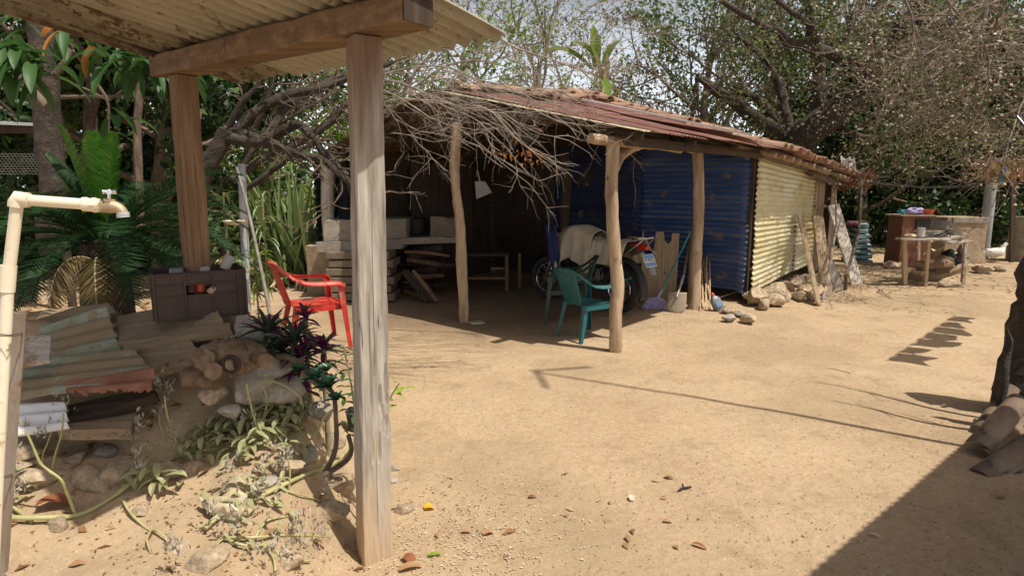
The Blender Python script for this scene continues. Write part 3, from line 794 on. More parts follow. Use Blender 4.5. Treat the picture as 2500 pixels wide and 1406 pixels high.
# corner stud and yellow wall
squared_post(HP(3.36, .03, -.02), HP(3.36, .03, 2.0), .045, .045, R(48), 'pale_plank', 41, crack=False).build('corner_stud', M['dark_wood'], hs)
YN = (-V_).to_tuple()
yw = lambda off: (lambda a, z: HP(a, -.02 - off, z))
ztop = lambda a: eave_z(a) - .02
wall_sheet(3.37, 5.12, lambda a: interp(a, [3.3, 5.1], [.13, .28]), 1.0, yw(.012), YN, 'yellow_sheet', 51, rag=.022)
wall_sheet(5.02, 5.95, lambda a: interp(a, [5, 6], [.27, .33]), 1.02, yw(.028), YN, 'yellow_sheet', 52, rag=.008)
wall_sheet(3.38, 5.95, .97, ztop, yw(-.004), YN, 'yellow_sheet', 53, rag=.016)
# upright weathered boards beyond the sheets, round the dark doorway
for i, (a, wd, z1) in enumerate(((6.02, .17, 1.72), (6.20, .17, 1.70), (6.38, .16, 1.66), (6.95, .18, 1.6), (7.12, .15, 1.58))):
    mb = MB(); mb.box(HP(a + .02, -.01 - .006 * (i % 2), .1 + z1 / 2), (wd, .022, z1 - .1), rz=R(48)); mb.build('wall_board', M['dusty_board'], hs, bevel=.004)
mb = MB(); mb.slab(lambda a, b: HP(7.25, lerp(0, 5.0, a), lerp(0, roof_z(7.1, lerp(0, 5.0, a)) - .05, b)), 16, 1, .04, U_); mb.build('end_wall', M['adobe'], hs)
for k, z in enumerate((.75, 1.25)):
    mb = MB(); mb.box(HP(6.25, -.033, z), (.6, .02, .05), rz=R(48)); mb.build('wall_batten', M['dusty_board'], hs)
# inner doorway curtain, kitchen back wall of old sheets, planks
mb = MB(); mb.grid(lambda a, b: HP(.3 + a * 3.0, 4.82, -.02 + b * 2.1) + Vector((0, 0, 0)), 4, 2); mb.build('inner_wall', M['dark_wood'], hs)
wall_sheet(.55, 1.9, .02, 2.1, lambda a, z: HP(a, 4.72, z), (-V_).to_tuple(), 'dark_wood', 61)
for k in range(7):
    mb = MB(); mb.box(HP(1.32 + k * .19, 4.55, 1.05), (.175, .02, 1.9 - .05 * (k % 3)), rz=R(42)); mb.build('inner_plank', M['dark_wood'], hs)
wall_sheet(.1, .9, .75, 1.95, lambda a, z: HP(a - .25, 5.05, z), V_.to_tuple(), 'black_cloth', 62, amp=.02, pitch=.12, name='black_plastic_sheet')
# ------------------------------------------------------------------ plastic chairs
def make_chair(label, m, loc, rz, sc=1.0):
    """one-piece plastic armchair, front towards local -Y"""
    t = thing('plastic_chair', label, 'chair')
    def back(a, b):      # a across 0..1, b up 0..1
        x = (a - .5) * lerp(.36, .44, b); z = .43 + b * .38
        y = .20 + b * .13 - .07 * (1 - (2 * a - 1) ** 2) * -1 * .6
        zt = z + .035 * (1 - (2 * a - 1) ** 2) * b
        return Vector((x, y, zt))
    mb = MB()
    mb.slab(lambda a, b: (lerp(-.22, .22, a) * lerp(1.08, .92, b), lerp(-.25, .20, b), .425 - .022 * math.sin(math.pi * a) * math.sin(math.pi * min(1, b * 1.05)) - .02 * sm(.15, 0, b)), 14, 12, .012, (0, 0, 1))
    mb.slab(lambda a, b: (lerp(-.235, .235, a), -.255, lerp(.415, .36, b)), 6, 1, .012, (0, 1, 0))
    for sx in (-1, 1):
        mb.slab(lambda a, b: (sx * .232, lerp(-.25, .2, a), lerp(.415, .37, b)), 6, 1, .010, (sx, 0, 0))
    mb.build('seat', m, t, smooth=True)
    fr = MB()
    nx_, nz_ = 11, 15
    for i in range(nx_ + 1):       # upright ribs
        a = .1 + .8 * i / nx_
        w_ = .030 if i in (0, nx_) else .011
        fr.slab(lambda p, q: back(a + (p - .5) * w_ / .42, .06 + .84 * q), 1, 12, .008, (0, -1, .2))
    for j in range(nz_ + 1):       # cross ribs
        b = .06 + .84 * j / nz_
        fr.slab(lambda p, q: back(.1 + .8 * p, b + (q - .5) * .010 / .38) + Vector((0, .002, 0)), 10, 1, .006, (0, -1, .2))
    fr.slab(lambda p, q: back(p * .96 + .02, .88 + .12 * q), 12, 2, .010, (0, -1, .2))
    fr.slab(lambda p, q: back(p * .8 + .1, 0 + .09 * q), 12, 2, .010, (0, -1, .2))
    fr.build('backrest', m, t, smooth=True)
    for sx in (-1, 1):
        # one sweeping band: top of the back, down to the arm, forward, then the front leg
        mb = MB()
        top = back(.5 + sx * .5, 1.0)
        pts = [back(.5 + sx * .12, 1.0), back(.5 + sx * .34, 1.005), back(.5 + sx * .46, .97), (sx * .245, .28, .75), (sx * .265, .20, .69), (sx * .28, .12, .65), (sx * .285, .02, .635), (sx * .285, -.12, .632), (sx * .283, -.20, .628), (sx * .278, -.245, .60)]
        mb.tube(pts, [.018, .02, .021, .022, .023, .024, .026, .027, .027, .024], 8, sq=(.55, 1.15))
        mb.build('armrest', m, t, smooth=True)
        for (x0, y0, z0, x1, y1, r0, r1) in ((.278, -.235, .62, .30, -.29, .030, .019), (.20, .20, .42, .235, .285, .030, .019)):
            mb = MB()
            k = 6; vs = []; fs = []
            sg = -1 if y1 < 0 else 1
            for q in range(k + 1):   # an open angle section, wide face outward
                s_ = q / k; x = lerp(x0, x1, s_) * sx; y = lerp(y0, y1, s_); z = lerp(z0, 0, s_); r = lerp(r0, r1, s_)
                i_ = -sx
                vs += [(x, y, z), (x + i_ * r * 1.9, y, z), (x + i_ * r * 1.9, y - sg * .006, z), (x + i_ * .007, y - sg * .007, z), (x + i_ * .007, y - sg * r * 1.9, z), (x, y - sg * r * 1.9, z)]
            for q in range(k):
                for w_ in range(6):
                    fs.append((q * 6 + w_, q * 6 + (w_ + 1) % 6, q * 6 + 6 + (w_ + 1) % 6, q * 6 + 6 + w_))
            fs += [tuple(range(6)), tuple(6 * k + w_ for w_ in range(6))]
            mb.add(vs, fs); mb.build('leg', m, t, smooth=False)
    t.location = loc; t.rotation_euler = (0, 0, rz); t.scale = (sc, sc, sc)
    return t
def face(fx, fy): return math.atan2(fy, fx) + math.pi / 2
c1 = G(768, 845); make_chair('bright red plastic armchair facing the porch, its lattice back to the stone bank', M['red_plastic'], (-1.92, 5.80, terr(-1.92, 5.80)), face(.86, .51), 1.0)
ch = make_chair('sunlit teal green plastic armchair behind the forked porch post', M['teal_plastic'], (.80, 6.40, terr(.80, 6.40)), face(.84, .54), .90)
mb = MB(); mb.tube([(.06, .345, .755), (.03, .35, .762), (.0, .352, .752), (-.03, .35, .765)], .005, 6); o = mb.build('mark', M['red_light'], ch, origin=(0, 0, 0))
make_chair('dark green plastic armchair in the porch shade, turned to the left beside the motorcycle', M['green_plastic'], (.66, 7.15, 0), face(-.93, .1), .92)

# ------------------------------------------------------------------ motorcycle, tail towards us
MCy = thing('motorcycle', 'motorcycle parked in the porch shade with its number plate and tail towards the yard', 'motorcycle', (1.36, 7.62, 0), math.atan2(1.02, -.86))
# local: +X forward, Z up
def tl(mb, name, m, **k): return mb.build(name, m, MCy, origin=(0, 0, 0), **k)
def wheel(cx, r, w_, name='wheel', steer=0):
    wh = bpy.data.objects.new(name, None); COL.objects.link(wh); wh.parent = MCy; wh.location = (cx, 0, r); wh.rotation_euler = (0, 0, steer)
    mb = MB(); n_ = 40
    ring = [(r * math.cos(2 * math.pi * i / n_), 0, r * math.sin(2 * math.pi * i / n_)) for i in range(n_ + 1)]
    def tor(rr, tr, sq, mname, nm, k=10):
        mb = MB(); vs = []; fs = []
        for i in range(n_):
            A = 2 * math.pi * i / n_
            for q in range(k):
                B = 2 * math.pi * q / k
                rad = rr + tr * math.cos(B)
                if nm == 'tyre' and math.cos(B) > .5 and i % 2: rad -= .006
                vs.append((rad * math.cos(A), tr * sq * math.sin(B), rad * math.sin(A)))
        for i in range(n_):
            for q in range(k):
                a, b2 = i * k, ((i + 1) % n_) * k; q2 = (q + 1) % k
                fs.append((a + q, b2 + q, b2 + q2, a + q2))
        mb.add(vs, fs); o = mb.build(nm, M[mname], wh, origin=(0, 0, 0), smooth=True); o.parent = wh; o.location = (0, 0, 0)
    tor(r - w_ / 2, w_ / 2, 1.1, 'rubber', 'tyre', 12)
    tor(r - w_ - .012, .014, 1.9, 'chrome', 'rim', 8)
    mb = MB(); mb.tube([(0, -.05, 0), (0, .05, 0)], .035, 12); mb.tube([(0, -.03, 0), (0, -.026, 0)], .10, 20)
    o = mb.build('hub', M['engine_metal'], wh, origin=(0, 0, 0)); o.parent = wh; o.location = (0, 0, 0)
    mb = MB(); rr = r - w_ - .01
    for i in range(18):
        A = 2 * math.pi * i / 18; s_ = .035 if i % 2 else -.035
        mb.tube([(.03 * math.cos(A + .5), s_, .03 * math.sin(A + .5)), (rr * math.cos(A), 0, rr * math.sin(A))], .003, 4)
    o = mb.build('spokes', M['chrome'], wh, origin=(0, 0, 0)); o.parent = wh; o.location = (0, 0, 0)
wheel(0, .30, .11); wheel(1.28, .31, .085, steer=R(14))
mb = MB()
for sy in (-.07, .07):
    mb.tube([(-.02, sy, .30), (.42, sy * 1.2, .36), (.72, sy, .52), (1.02, sy * .3, .86)], .016, 8)
    mb.tube([(-.15, sy, .78), (.25, sy, .72), (.62, sy, .74), (1.02, sy * .3, .88)], .016, 8)
    mb.tube([(.42, sy, .36), (.28, sy, .72)], .014, 8)
tl(mb, 'frame', M['black_metal'], smooth=True)
for sy in (-.10, .10):
    mb = MB(); mb.tube([(-.02, sy, .32), (.10, sy, .68)], .018, 10)
    for i in range(9):
        t = .25 + i * .07; mb.lathe((-.02 + .12 * t, sy, .32 + .36 * t), [(.018, 0), (.030, .006), (.030, .012), (.018, .018)], 12, axis=(.12, 0, .36))
    tl(mb, 'shock_absorber', M['red_light'] if sy > 0 else M['engine_metal'], smooth=True)
    mb = MB(); mb.tube([(1.28, sy, .31), (1.12, sy, .62), (1.02, sy, .92)], [.026, .028, .020], 10); tl(mb, 'fork', M['chrome'], smooth=True)
mb = MB(); mb.box((.52, 0, .42), (.26, .24, .22)); mb.box((.56, 0, .60), (.15, .14, .18))
for i in range(6): mb.box((.56, 0, .53 + i * .03), (.19, .19, .010))
mb.tube([(.50, -.13, .40), (.50, .13, .40)], .085, 20); tl(mb, 'engine', M['engine_metal'], bevel=.01)
mb = MB(); mb.tube([(.66, -.12, .50), (.70, -.14, .32), (.5, -.15, .24), (.1, -.15, .27), (-.22, -.17, .34)], [.020, .022, .03, .042, .045], 12); tl(mb, 'exhaust', M['black_metal'], smooth=True)
mb = MB(); mb.tube([(.42, 0, .80), (.50, 0, .86), (.68, 0, .90), (.84, 0, .88), (.92, 0, .82)], [.08, .12, .145, .13, .07], 14, sq=(.9, 1)); tl(mb, 'fuel_tank', M['black_metal'], smooth=True)
mb = MB(); mb.slab(lambda a, b: (lerp(-.30, .48, a), lerp(-.12, .12, b) * (1 - .25 * sm(.3, 0, a)), .80 + .06 * sm(.5, 0, a) - .01 * math.cos(math.pi * (b - .5) * 2)), 12, 6, .07, (0, 0, 1)); tl(mb, 'seat', M['rubber'], smooth=True)
# tail: rack, lamp, mudguard, plate
mb = MB()
for sy in (-.10, .10):
    mb.tube([(.05, sy * 1.3, .80), (-.22, sy * 1.3, .92), (-.46, sy, .97), (-.50, sy * .3, .985)], .009, 8)
    mb.tube([(-.05, sy * 1.35, .72), (-.2, sy * 1.3, .78), (-.40, sy, .94)], .008, 8)
for x in (-.24, -.36): mb.tube([(x, -.13, .925 + (-.24 - x) * .35), (x, .13, .925 + (-.24 - x) * .35)], .007, 6)
tl(mb, 'rear_rack', M['chrome'], smooth=True)
mb = MB(); mb.tube([(-.18, 0, .86), (-.32, 0, .86), (-.40, 0, .845)], [.07, .065, .04], 12, sq=(.6, 1.1)); tl(mb, 'tail_light', M['red_light'], smooth=True)
mb = MB()
mb.grid(lambda a, b: (-.37 * math.cos(lerp(R(-8), R(100), b)) , lerp(-.07, .07, a), .30 + .37 * math.sin(lerp(R(-8), R(100), b)) + .03 * b), 4, 14)
o = tl(mb, 'rear_mudguard', M['rubber'], smooth=True); o.modifiers.new('s', 'SOLIDIFY').thickness = .006
mb = MB()
mb.grid(lambda a, b: (1.28 + .345 * math.cos(lerp(R(20), R(160), b)), lerp(-.055, .055, a), .31 + .345 * math.sin(lerp(R(20), R(160), b))), 4, 16)
o = tl(mb, 'front_mudguard', M['black_metal'], smooth=True); o.modifiers.new('s', 'SOLIDIFY').thickness = .004
Rp = Matrix.Rotation(R(-14), 3, 'Y')
plate = bpy.data.objects.new('number_plate', None); COL.objects.link(plate); plate.parent = MCy
plate.location = (-.44, 0, .70); plate.rotation_euler = Matrix(((0, 0, -1), (-1, 0, 0), (0, 1, 0))).to_euler()
plate.rotation_euler = (Matrix.Rotation(R(24), 3, 'Y') @ Matrix(((0, 0, -1), (-1, 0, 0), (0, 1, 0)))).to_euler()
def pl(mb, nm, m, z):
    o = mb.build(nm, m, None, origin=(0, 0, 0)); o.parent = plate; o.location = (0, 0, z); return o
pl(MB().box((0, 0, 0), (.20, .16, .003)), 'plate_back', M['plate_white'], 0)
pl(MB().box((0, 0, 0), (.188, .044, .002)), 'blue_band', M['plate_blue'], .003).location = (0, .052, .003)
pl(MB().box((0, 0, 0), (.188, .050, .002)), 'blue_band', M['plate_blue'], .003).location = (0, -.048, .003)
tc_ = bpy.data.curves.new('plate_text', 'FONT'); tc_.body = 'M 455253'; tc_.size = .052; tc_.align_x = 'CENTER'; tc_.align_y = 'CENTER'; tc_.extrude = .0008
tmp = bpy.data.objects.new('tmp', tc_); COL.objects.link(tmp)
bpy.context.view_layer.update()
tm = bpy.data.meshes.new_from_object(tmp.evaluated_get(bpy.context.evaluated_depsgraph_get()))
bpy.data.objects.remove(tmp); tm.materials.clear(); tm.materials.append(M['plate_ink'])
o = bpy.data.objects.new('plate_number', tm); COL.objects.link(o); o.parent = plate; o.location = (0, .006, .003); o.scale = (.80, 1.15, 1)
mb = MB(); mb.slab(lambda a, b: (lerp(-.05, .05, a), -.08 - .10 * b, .001), 2, 2, .004, (0, 0, 1)); pl(mb, 'mud_flap', M['grey_plastic'], -.004)
# handlebar, lamp, mirrors
mb = MB(); mb.tube([(.90, -.34, 1.00), (.96, -.26, 1.04), (1.0, -.12, .98), (1.0, .12, .98), (.96, .26, 1.04), (.90, .34, 1.00)], .012, 8); tl(mb, 'handlebar', M['black_metal'], smooth=True)
mb = MB(); mb.lathe((1.10, 0, .90), [(.05, -.07), (.085, -.02), (.09, .02), (.07, .035)], 18, axis=(1, 0, 0)); tl(mb, 'headlight', M['chrome'], smooth=True)
for sy in (-1, 1):
    mb = MB(); mb.tube([(.96, sy * .24, 1.03), (.98, sy * .28, 1.16)], .006, 6); mb.lathe((.99, sy * .30, 1.20), [(.01, -.012), (.06, -.008), (.06, .004), (.01, .006)], 14, axis=(1, 0, .1)); tl(mb, 'mirror', M['black_metal'], smooth=True)
mb = MB(); mb.tube([(-.12, .20, .42), (-.34, .22, .50)], .009, 6); tl(mb, 'green_rod', M['green_handle'])
# cloths thrown over it
def drape(fn, nu, nv, name, label, cat, m, seed, th=.006):
    mb = MB()
    mb.grid(lambda a, b: Vector(fn(a, b)) + Vector((noise.noise(Vector((a * 4, b * 4, seed))) * .02, noise.noise(Vector((a * 4, b * 4, seed + 5))) * .03, noise.noise(Vector((a * 3.5, b * 3.5, seed + 9))) * .02)), nu, nv)
    c = sum((Vector(v) for v in mb.v[0]), Vector()) / len(mb.v[0])
    o = mb.build(name, m, None, smooth=True, origin=c)
    o.modifiers.new('s', 'SOLIDIFY').thickness = th
    tag(o, label, cat); return o
MW = Matrix.Translation(MCy.location) @ Matrix.Rotation(MCy.rotation_euler.z, 4, 'Z')
def fold(a, y0=.13, top=.93):   # cross-section over the tank: a 0..1
    t = (a - .5) * 2
    if abs(t) < .36: return (t / .36 * y0, top - .05 * (t / .36) ** 2)
    s_ = (abs(t) - .36) / .64
    return (math.copysign(y0 + .10 * s_ + .015 * math.sin(s_ * 5), t), top - .05 - .42 * s_)
def cov(a, b):
    x = lerp(.34, .96, b); y, z = fold(a, .15, 1.02 + .05 * math.sin(b * 3.1))
    side = abs(a - .5) * 2
    y += .035 * math.sin(b * 19) * sm(.3, 1, side) * (1 if a > .5 else -1)
    z -= .07 * math.sin(b * 7 + 1) * side
    return MW @ Vector((x, y, z))
drape(cov, 34, 30, 'dust_cover', 'beige cloth draped over the motorcycle tank and hanging in folds', 'cloth', M['cloth_beige'], 3)
def cov2(a, b):
    x = lerp(-.18, .42, b); y, z = fold(a, .145, .94 - .02 * math.sin(b * 3))
    z += .16 * sm(.5, 1, abs(a - .5) * 2)
    return MW @ Vector((x, y + .01 * math.sin(b * 30), z))
drape(cov2, 28, 22, 'seat_cover', 'smooth tan cloth lying over the motorcycle saddle', 'cloth', M['cloth_beige'], 13)
def cov3(a, b): return MW @ Vector((lerp(-.36, -.12, b), lerp(.02, -.26, a), .97 - .10 * a - .16 * (1 - b) * a + .02 * math.sin(a * 9)))
drape(cov3, 12, 10, 'rag', 'crumpled grey rag hanging off the motorcycle rack', 'cloth', M['cloth_grey'], 23)
def cov4(a, b): return MW @ Vector((lerp(.86, 1.06, b), .30 - .10 * a, 1.05 - .55 * a + .03 * math.sin(b * 14)))
drape(cov4, 14, 12, 'blue_cloth', 'dark blue trousers hung over the motorcycle handlebar in deep shade', 'cloth', M['cloth_blue'], 33)

# ------------------------------------------------------------------ things along the blue wall
bd = thing('cut_board', 'brown board with round notches cut from its top, leaning on the blue wall', 'board', tuple(G(1620, 765)))
def bdp(x, z): return W(lerp(1566, 1652, x), 766, 8.7) + Vector((0, 0, 0))
A = HP(2.72, .42, .02); Bv = (HP(3.28, .52, 0) - HP(2.72, .42, 0)); up_ = (Vector((0, 0, 1)) + V_ * .06 * 0 + U_ * 0.05)
out = [(0, 0), (1, 0), (1.02, .95), (.82, .955), (.80, .84), (.70, .80), (.60, .86), (.58, .98), (.36, .985), (.32, .76), (.25, .62), (.12, .60), (.06, .70), (.02, 1.0), (0, 1.0)]
A = G(1556, 768); B2 = G(1652, 757)
hgt = .96
vs = [];
A = W(1562, 752, 8.3); B2 = W(1648, 748, 8.6)
ax = (B2 - A); ax.z = 0
nn = ax.normalized().cross(Vector((0, 0, 1)))
for s_ in (0, .012):
    for (x, z) in out: vs.append(Vector((A.x, A.y, .02)) + ax * x + Vector((0, 0, z * hgt)) + nn * (s_ - z * .0))
k = len(out); fs = [tuple(range(k))[::-1], tuple(range(k, 2 * k))] + [(i, (i + 1) % k, k + (i + 1) % k, k + i) for i in range(k)]
MB().add(vs, fs).build('panel', M['dusty_board'], bd)
# broom
b0 = G(1606, 757); bt = W(1686, 565, 8.25)
br = thing('broom', 'broom with lilac bristles and green handle leaning on the third porch post', 'broom', tuple(b0))
mb = MB(); mb.tube([b0 + Vector((0, 0, .15)), bt], .012, 10); mb.build('handle', M['green_handle'], br, smooth=True)
dirb = (bt - b0).normalized(); wdir = Vector((.93, -.35, 0)).normalized()
mb = MB(); mb.tube([b0 + Vector((0, 0, .16)) - wdir * .01, b0 + Vector((0, 0, .16)) + dirb * .12], [.02, .014], 8); mb.tube([b0 + Vector((0, 0, .135)) - wdir * .13, b0 + Vector((0, 0, .15)), b0 + Vector((0, 0, .115)) + wdir * .12], [.018, .026, .018], 10); mb.build('head', M['cloth_lilac'], br, smooth=True)
mb = MB(); rng = random.Random(4)
for i in range(340):
    s_ = rng.uniform(-.13, .12); d_ = rng.uniform(-.03, .03)
    p0 = b0 + Vector((0, 0, .13)) + wdir * s_ + Vector((d_ * .4, d_, 0))
    p1 = b0 + wdir * (s_ * 1.25 - .02) + Vector((-.03, d_ * 1.8, rng.uniform(.0, .03)))
    mb.tube([p0, (p0 + p1) / 2 + Vector((-.01, 0, 0)), p1], .0022, 3, cap=False)
stuff(mb.build('bristles', M['lilac_bristle'], br))
# shovel
s0 = G(1650, 764); s1 = W(1694, 545, 8.1)
sv = thing('shovel', 'dusty round-point shovel standing blade down beside the broom', 'shovel', tuple(s0))
mid = s0.lerp(s1, .30) + Vector((0, 0, .02))
mb = MB(); mb.tube([mid, s0.lerp(s1, .6), s1], .016, 10); mb.build('handle', M['brown_beam'], sv, smooth=True)
mb = MB(); mb.tube([s0 + Vector((0, .0, .20)), mid + (s1 - mid) * .12], [.017, .020], 10); mb.build('socket', M['steel'], sv, smooth=True)
mb = MB()
def bl(a, b):
    hw = .118 * (1 - .0 * b) * (1 if b > .25 else math.sqrt(max(.02, 1 - ((.25 - b) / .27) ** 2)))
    x = lerp(-1, 1, a)
    return s0 + wdir * (x * hw) + Vector((0, -.02 * (1 - x * x), 0)) + Vector((.0, 0, 0)) + (Vector((.02, .05, .26)) * b)
mb.grid(bl, 12, 12); o = mb.build('blade', M['sack'], sv, smooth=True); o.modifiers.new('s', 'SOLIDIFY').thickness = .003
# bundle of rods
rb = thing('rod_bundle', 'bundle of thin rusty rods leaning on the blue wall', 'rods', tuple(G(1718, 757)))
rng = random.Random(8)
for i in range(13):
    x = rng.uniform(1702, 1736); a = G(x, 758 + rng.uniform(-4, 3)); tp = W(1714 + (x - 1718) * .5 + (10 if i > 7 else 0), rng.uniform(608, 675), 8.75)
    mb = MB(); mb.tube([a, a.lerp(tp, .5), tp], .009, 6); mb.build('rod', M['pale_plank'], rb, smooth=True)
mb = MB(); mb.tube([W(1700, 738, 8.15), W(1715, 742, 8.1), W(1722, 738, 8.2)], .012, 6); mb.build('tie', M['twine'], rb)
# oil bottle
q = G(1756, 760)
bo = thing('oil_bottle', 'grey plastic oil bottle with red cap tipped against the small rocks', 'bottle', tuple(q))
rr_ = Matrix.Rotation(R(-28), 3, 'Y') @ Matrix.Rotation(R(20), 3, 'Z')
mb = MB()
vs = []; fs = []
prf = [(.0, .05), (.012, .062), (.13, .062), (.165, .045), (.19, .018), (.21, .018)]
for z, hw in prf:
    for (x, y) in ((-1, -.45), (-.8, -.6), (.8, -.6), (1, -.45), (1, .45), (.8, .6), (-.8, .6), (-1, .45)): vs.append(rr_ @ Vector((x * hw, y * hw, z)) + q + Vector((0, 0, .03)))
for i in range(len(prf) - 1):
    for w_ in range(8): fs.append((i * 8 + w_, i * 8 + (w_ + 1) % 8, i * 8 + 8 + (w_ + 1) % 8, i * 8 + 8 + w_))
fs += [tuple(range(8))[::-1], tuple(40 + w_ for w_ in range(8))]
mb.add(vs, fs); mb.build('body', M['grey_plastic'], bo, smooth=True)
mb = MB(); mb.lathe(rr_ @ Vector((0, 0, .20)) + q + Vector((0, 0, .03)), [(.022, 0), (.022, .03), (.018, .035)], 12, axis=rr_ @ Vector((0, 0, 1))); mb.build('cap', M['orange_red'], bo, smooth=True)
mb = MB(); mb.box(rr_ @ Vector((0, -.040, .07)) + q + Vector((0, 0, .03)), (.07, .004, .06), M=rr_); mb.build('label', M['plate_blue'], bo)

# ------------------------------------------------------------------ stones
def stone_mesh(seed, m, sub=3, flat=.75, name='stone', angular=.5):
    bm = bmesh.new(); bmesh.ops.create_icosphere(bm, subdivisions=sub, radius=1)
    rg = random.Random(seed)
    planes = [(Vector((rg.gauss(0, 1), rg.gauss(0, 1), rg.gauss(0, 1))).normalized(), rg.uniform(.55, .85)) for _ in range(13)]
    for v in bm.verts:
        p = v.co.copy()
        if angular:
            for n_, d_ in planes:
                k = p.dot(n_) - d_
                if k > 0: p -= n_ * k * min(1, angular * 1.9)
        p *= 1 + .16 * noise.noise(v.co * 1.3 + Vector((seed, 0, 0))) + .05 * noise.noise(v.co * 4 + Vector((0, seed, 0))) + .02 * noise.noise(v.co * 11)
        v.co = Vector((p.x, p.y, p.z * flat))
    me = bpy.data.meshes.new(name); bm.to_mesh(me); bm.free(); me.materials.append(m)
    me.polygons.foreach_set('use_smooth', [True] * len(me.polygons))
    try: me.set_sharp_from_angle(angle=R(28))
    except Exception: pass
    return me
SM = [stone_mesh(i, M['sand_stone']) for i in range(6)] + [stone_mesh(20 + i, M['grey_stone'], flat=.8, angular=.45) for i in range(5)]
def stone(kind, loc, size, label=None, group=None, rz=0.0, tilt=(0, 0), parent=None, name='stone', cat='stone'):
    o = bpy.data.objects.new(name, SM[kind]); COL.objects.link(o)
    o.location = Vector(loc) - (parent.location if parent else Vector()); o.parent = parent
    sx, sy, sz = size if isinstance(size, tuple) else (size, size * .85, size * .8)
    o.scale = (sx, sy, sz); o.rotation_euler = (tilt[0], tilt[1], rz)
    if parent is None: tag(o, label, cat, group)
    return o
rng = random.Random(3)
# foundation stones under the yellow wall
for i, (px, py, s_) in enumerate(((1842, 744, .13), (1868, 758, .10), (1895, 752, .12), (1918, 742, .10), (1950, 738, .11), (1988, 735, .10), (1850, 748, .16), (1880, 742, .15), (1905, 735, .17), (1925, 722, .13), (1948, 716, .16), (1965, 706, .14), (1945, 700, .12), (1880, 722, .13), (1905, 712, .12), (1930, 700, .11), (1975, 726, .13), (1860, 726, .12), (2003, 700, .14), (2035, 690, .13))):
    p_ = G(px, py); stone(i % 6, (p_.x, p_.y + .06, s_ * .75), (s_ * 1.25, s_ * .95, s_ * 1.1), rz=i * 1.3, tilt=(.2 * math.sin(i), .2 * math.cos(i * 2)), parent=hs, name='foundation_stone')
mb = MB(); mb.grid(lambda a, b: HP(lerp(3.3, 6.1, a), lerp(-.72, .05, b), (-.02 + .15 * sm(.1, .85, b)) * (1 + .5 * noise.noise(Vector((a * 9, b * 4, 2)))) - .03 * (b < .05)), 40, 10); mb.build('mud_skirt', EARTH, hs, smooth=True)
for (px, py, s_, k, lb) in ((1776, 757, .085, 0, 'flat pale stone beside the oil bottle below the blue wall'), (1778, 776, .08, 7, 'rounded grey stone lowest in the small heap at the wall corner'),
                            (1806, 765, .075, 8, 'dark grey knobbly stone in the middle of the heap at the wall corner'), (1826, 780, .10, 2, 'wedge shaped tan stone nearest the yard at the wall corner')):
    p_ = G(px, py + 8); stone(k, (p_.x, p_.y, s_ * .5), (s_ * 1.2, s_, s_ * .9), lb, 'stones below the blue wall corner', rz=k)
p_ = G(1163, 790); mb = MB(); mb.box(p_ + Vector((0, 0, .012)), (.16, .12, .024), rz=.4); tag(mb.build('brick', M['grey_stone'], None, origin=p_, bevel=.004), 'flat grey tile lying on the floor by the second porch post', 'tile')

# ------------------------------------------------------------------ planks and sticks leaning on the far end of the wall
def lean(name, label, cat, a, b, wd, th, m, up=None, bev=.003):
    a, b = Vector(a), Vector(b)
    mb = MB(); mb.bar(a, b, wd, th, up=up or (0, -1, .3), jit=.002, rng=random.Random(int(a.x * 100)), seg=6)
    o = mb.build(name, m, None, origin=a, bevel=bev); tag(o, label, cat); return o
lean('plank', 'sawn plank leaning in front of the pale yellow wall, left of two', 'plank', G(2000, 748), W(1953, 532, 9.45), .15, .03, M['dusty_board'], up=(.5, -1, 0))
lean('plank', 'wide weathered plank leaning against the house boards, right of two', 'plank', G(2018, 722), W(1996, 528, 9.35), .20, .03, M['dusty_board'], up=(.3, -1, 0))
lean('crosspiece', 'short flat crosspiece joining the tops of two leaning planks', 'board', W(1962, 566, 9.30), W(2004, 550, 9.7), .09, .02, M['pale_plank'], up=(0, 0, 1))
lean('crosspiece', 'short flat crosspiece between the feet of two leaning planks', 'board', W(1994, 718, 8.3), W(2014, 692, 8.7), .09, .02, M['pale_plank'], up=(0, 0, 1))
lean('board', 'long board with a pale edge leaning right of the dark doorway', 'board', G(2092, 694), W(2034, 500, 10.3), .24, .03, M['grey_wood'], up=(.4, -1, 0))
lean('board', 'short grey painted board tilted at the foot of the dark doorway', 'board', G(2050, 706), W(2022, 638, 9.4), .16, .02, M['grey_stone'], up=(.3, -1, 0))
mb = MB(); pts = [G(2006, 738), W(2022, 680, 8.6), W(2030, 620, 9.0), W(2042, 550, 9.5), W(2040, 480, 9.9)]
mb.tube(pts, [.024, .022, .02, .018, .012], 8, jit=.07); tag(mb.build('stick', M['twig'], None, origin=pts[0], smooth=True), 'crooked pale stick leaning past the dark doorway', 'stick')
mb = MB(); pts = [G(2064, 707), W(2066, 670, 9.1), W(2082, 620, 9.4), W(2098, 560, 9.7), W(2101, 500, 9.9), W(2104, 440, 10.2)]
mb.tube(pts, [.028, .024, .022, .022, .020, .018], 8, jit=.07)
mb.tube([pts[-1], W(2092, 425, 10.2), W(2076, 405, 10.2)], [.014, .010, .006], 6); mb.tube([pts[-1], W(2110, 420, 10.2)], [.014, .008], 6)
tag(mb.build('forked_stick', M['branch'], None, origin=pts[0], smooth=True), 'forked upright pole propping the black hose at the roof corner', 'pole')
mb = MB(); pts = [W(1900, 398, 10.5), W(2010, 425, 10.5), W(2103, 441, 10.2), W(2180, 452, 10.8), W(2260, 458, 11), W(2340, 456, 11), W(2420, 443, 11), W(2500, 420, 11), W(2560, 395, 11)]
mb.tube(pts[2:], .018, 6); tag(mb.build('hose', M['hose_black'], None, origin=pts[2], smooth=True), 'black hose slung from the forked pole across to the right', 'hose')

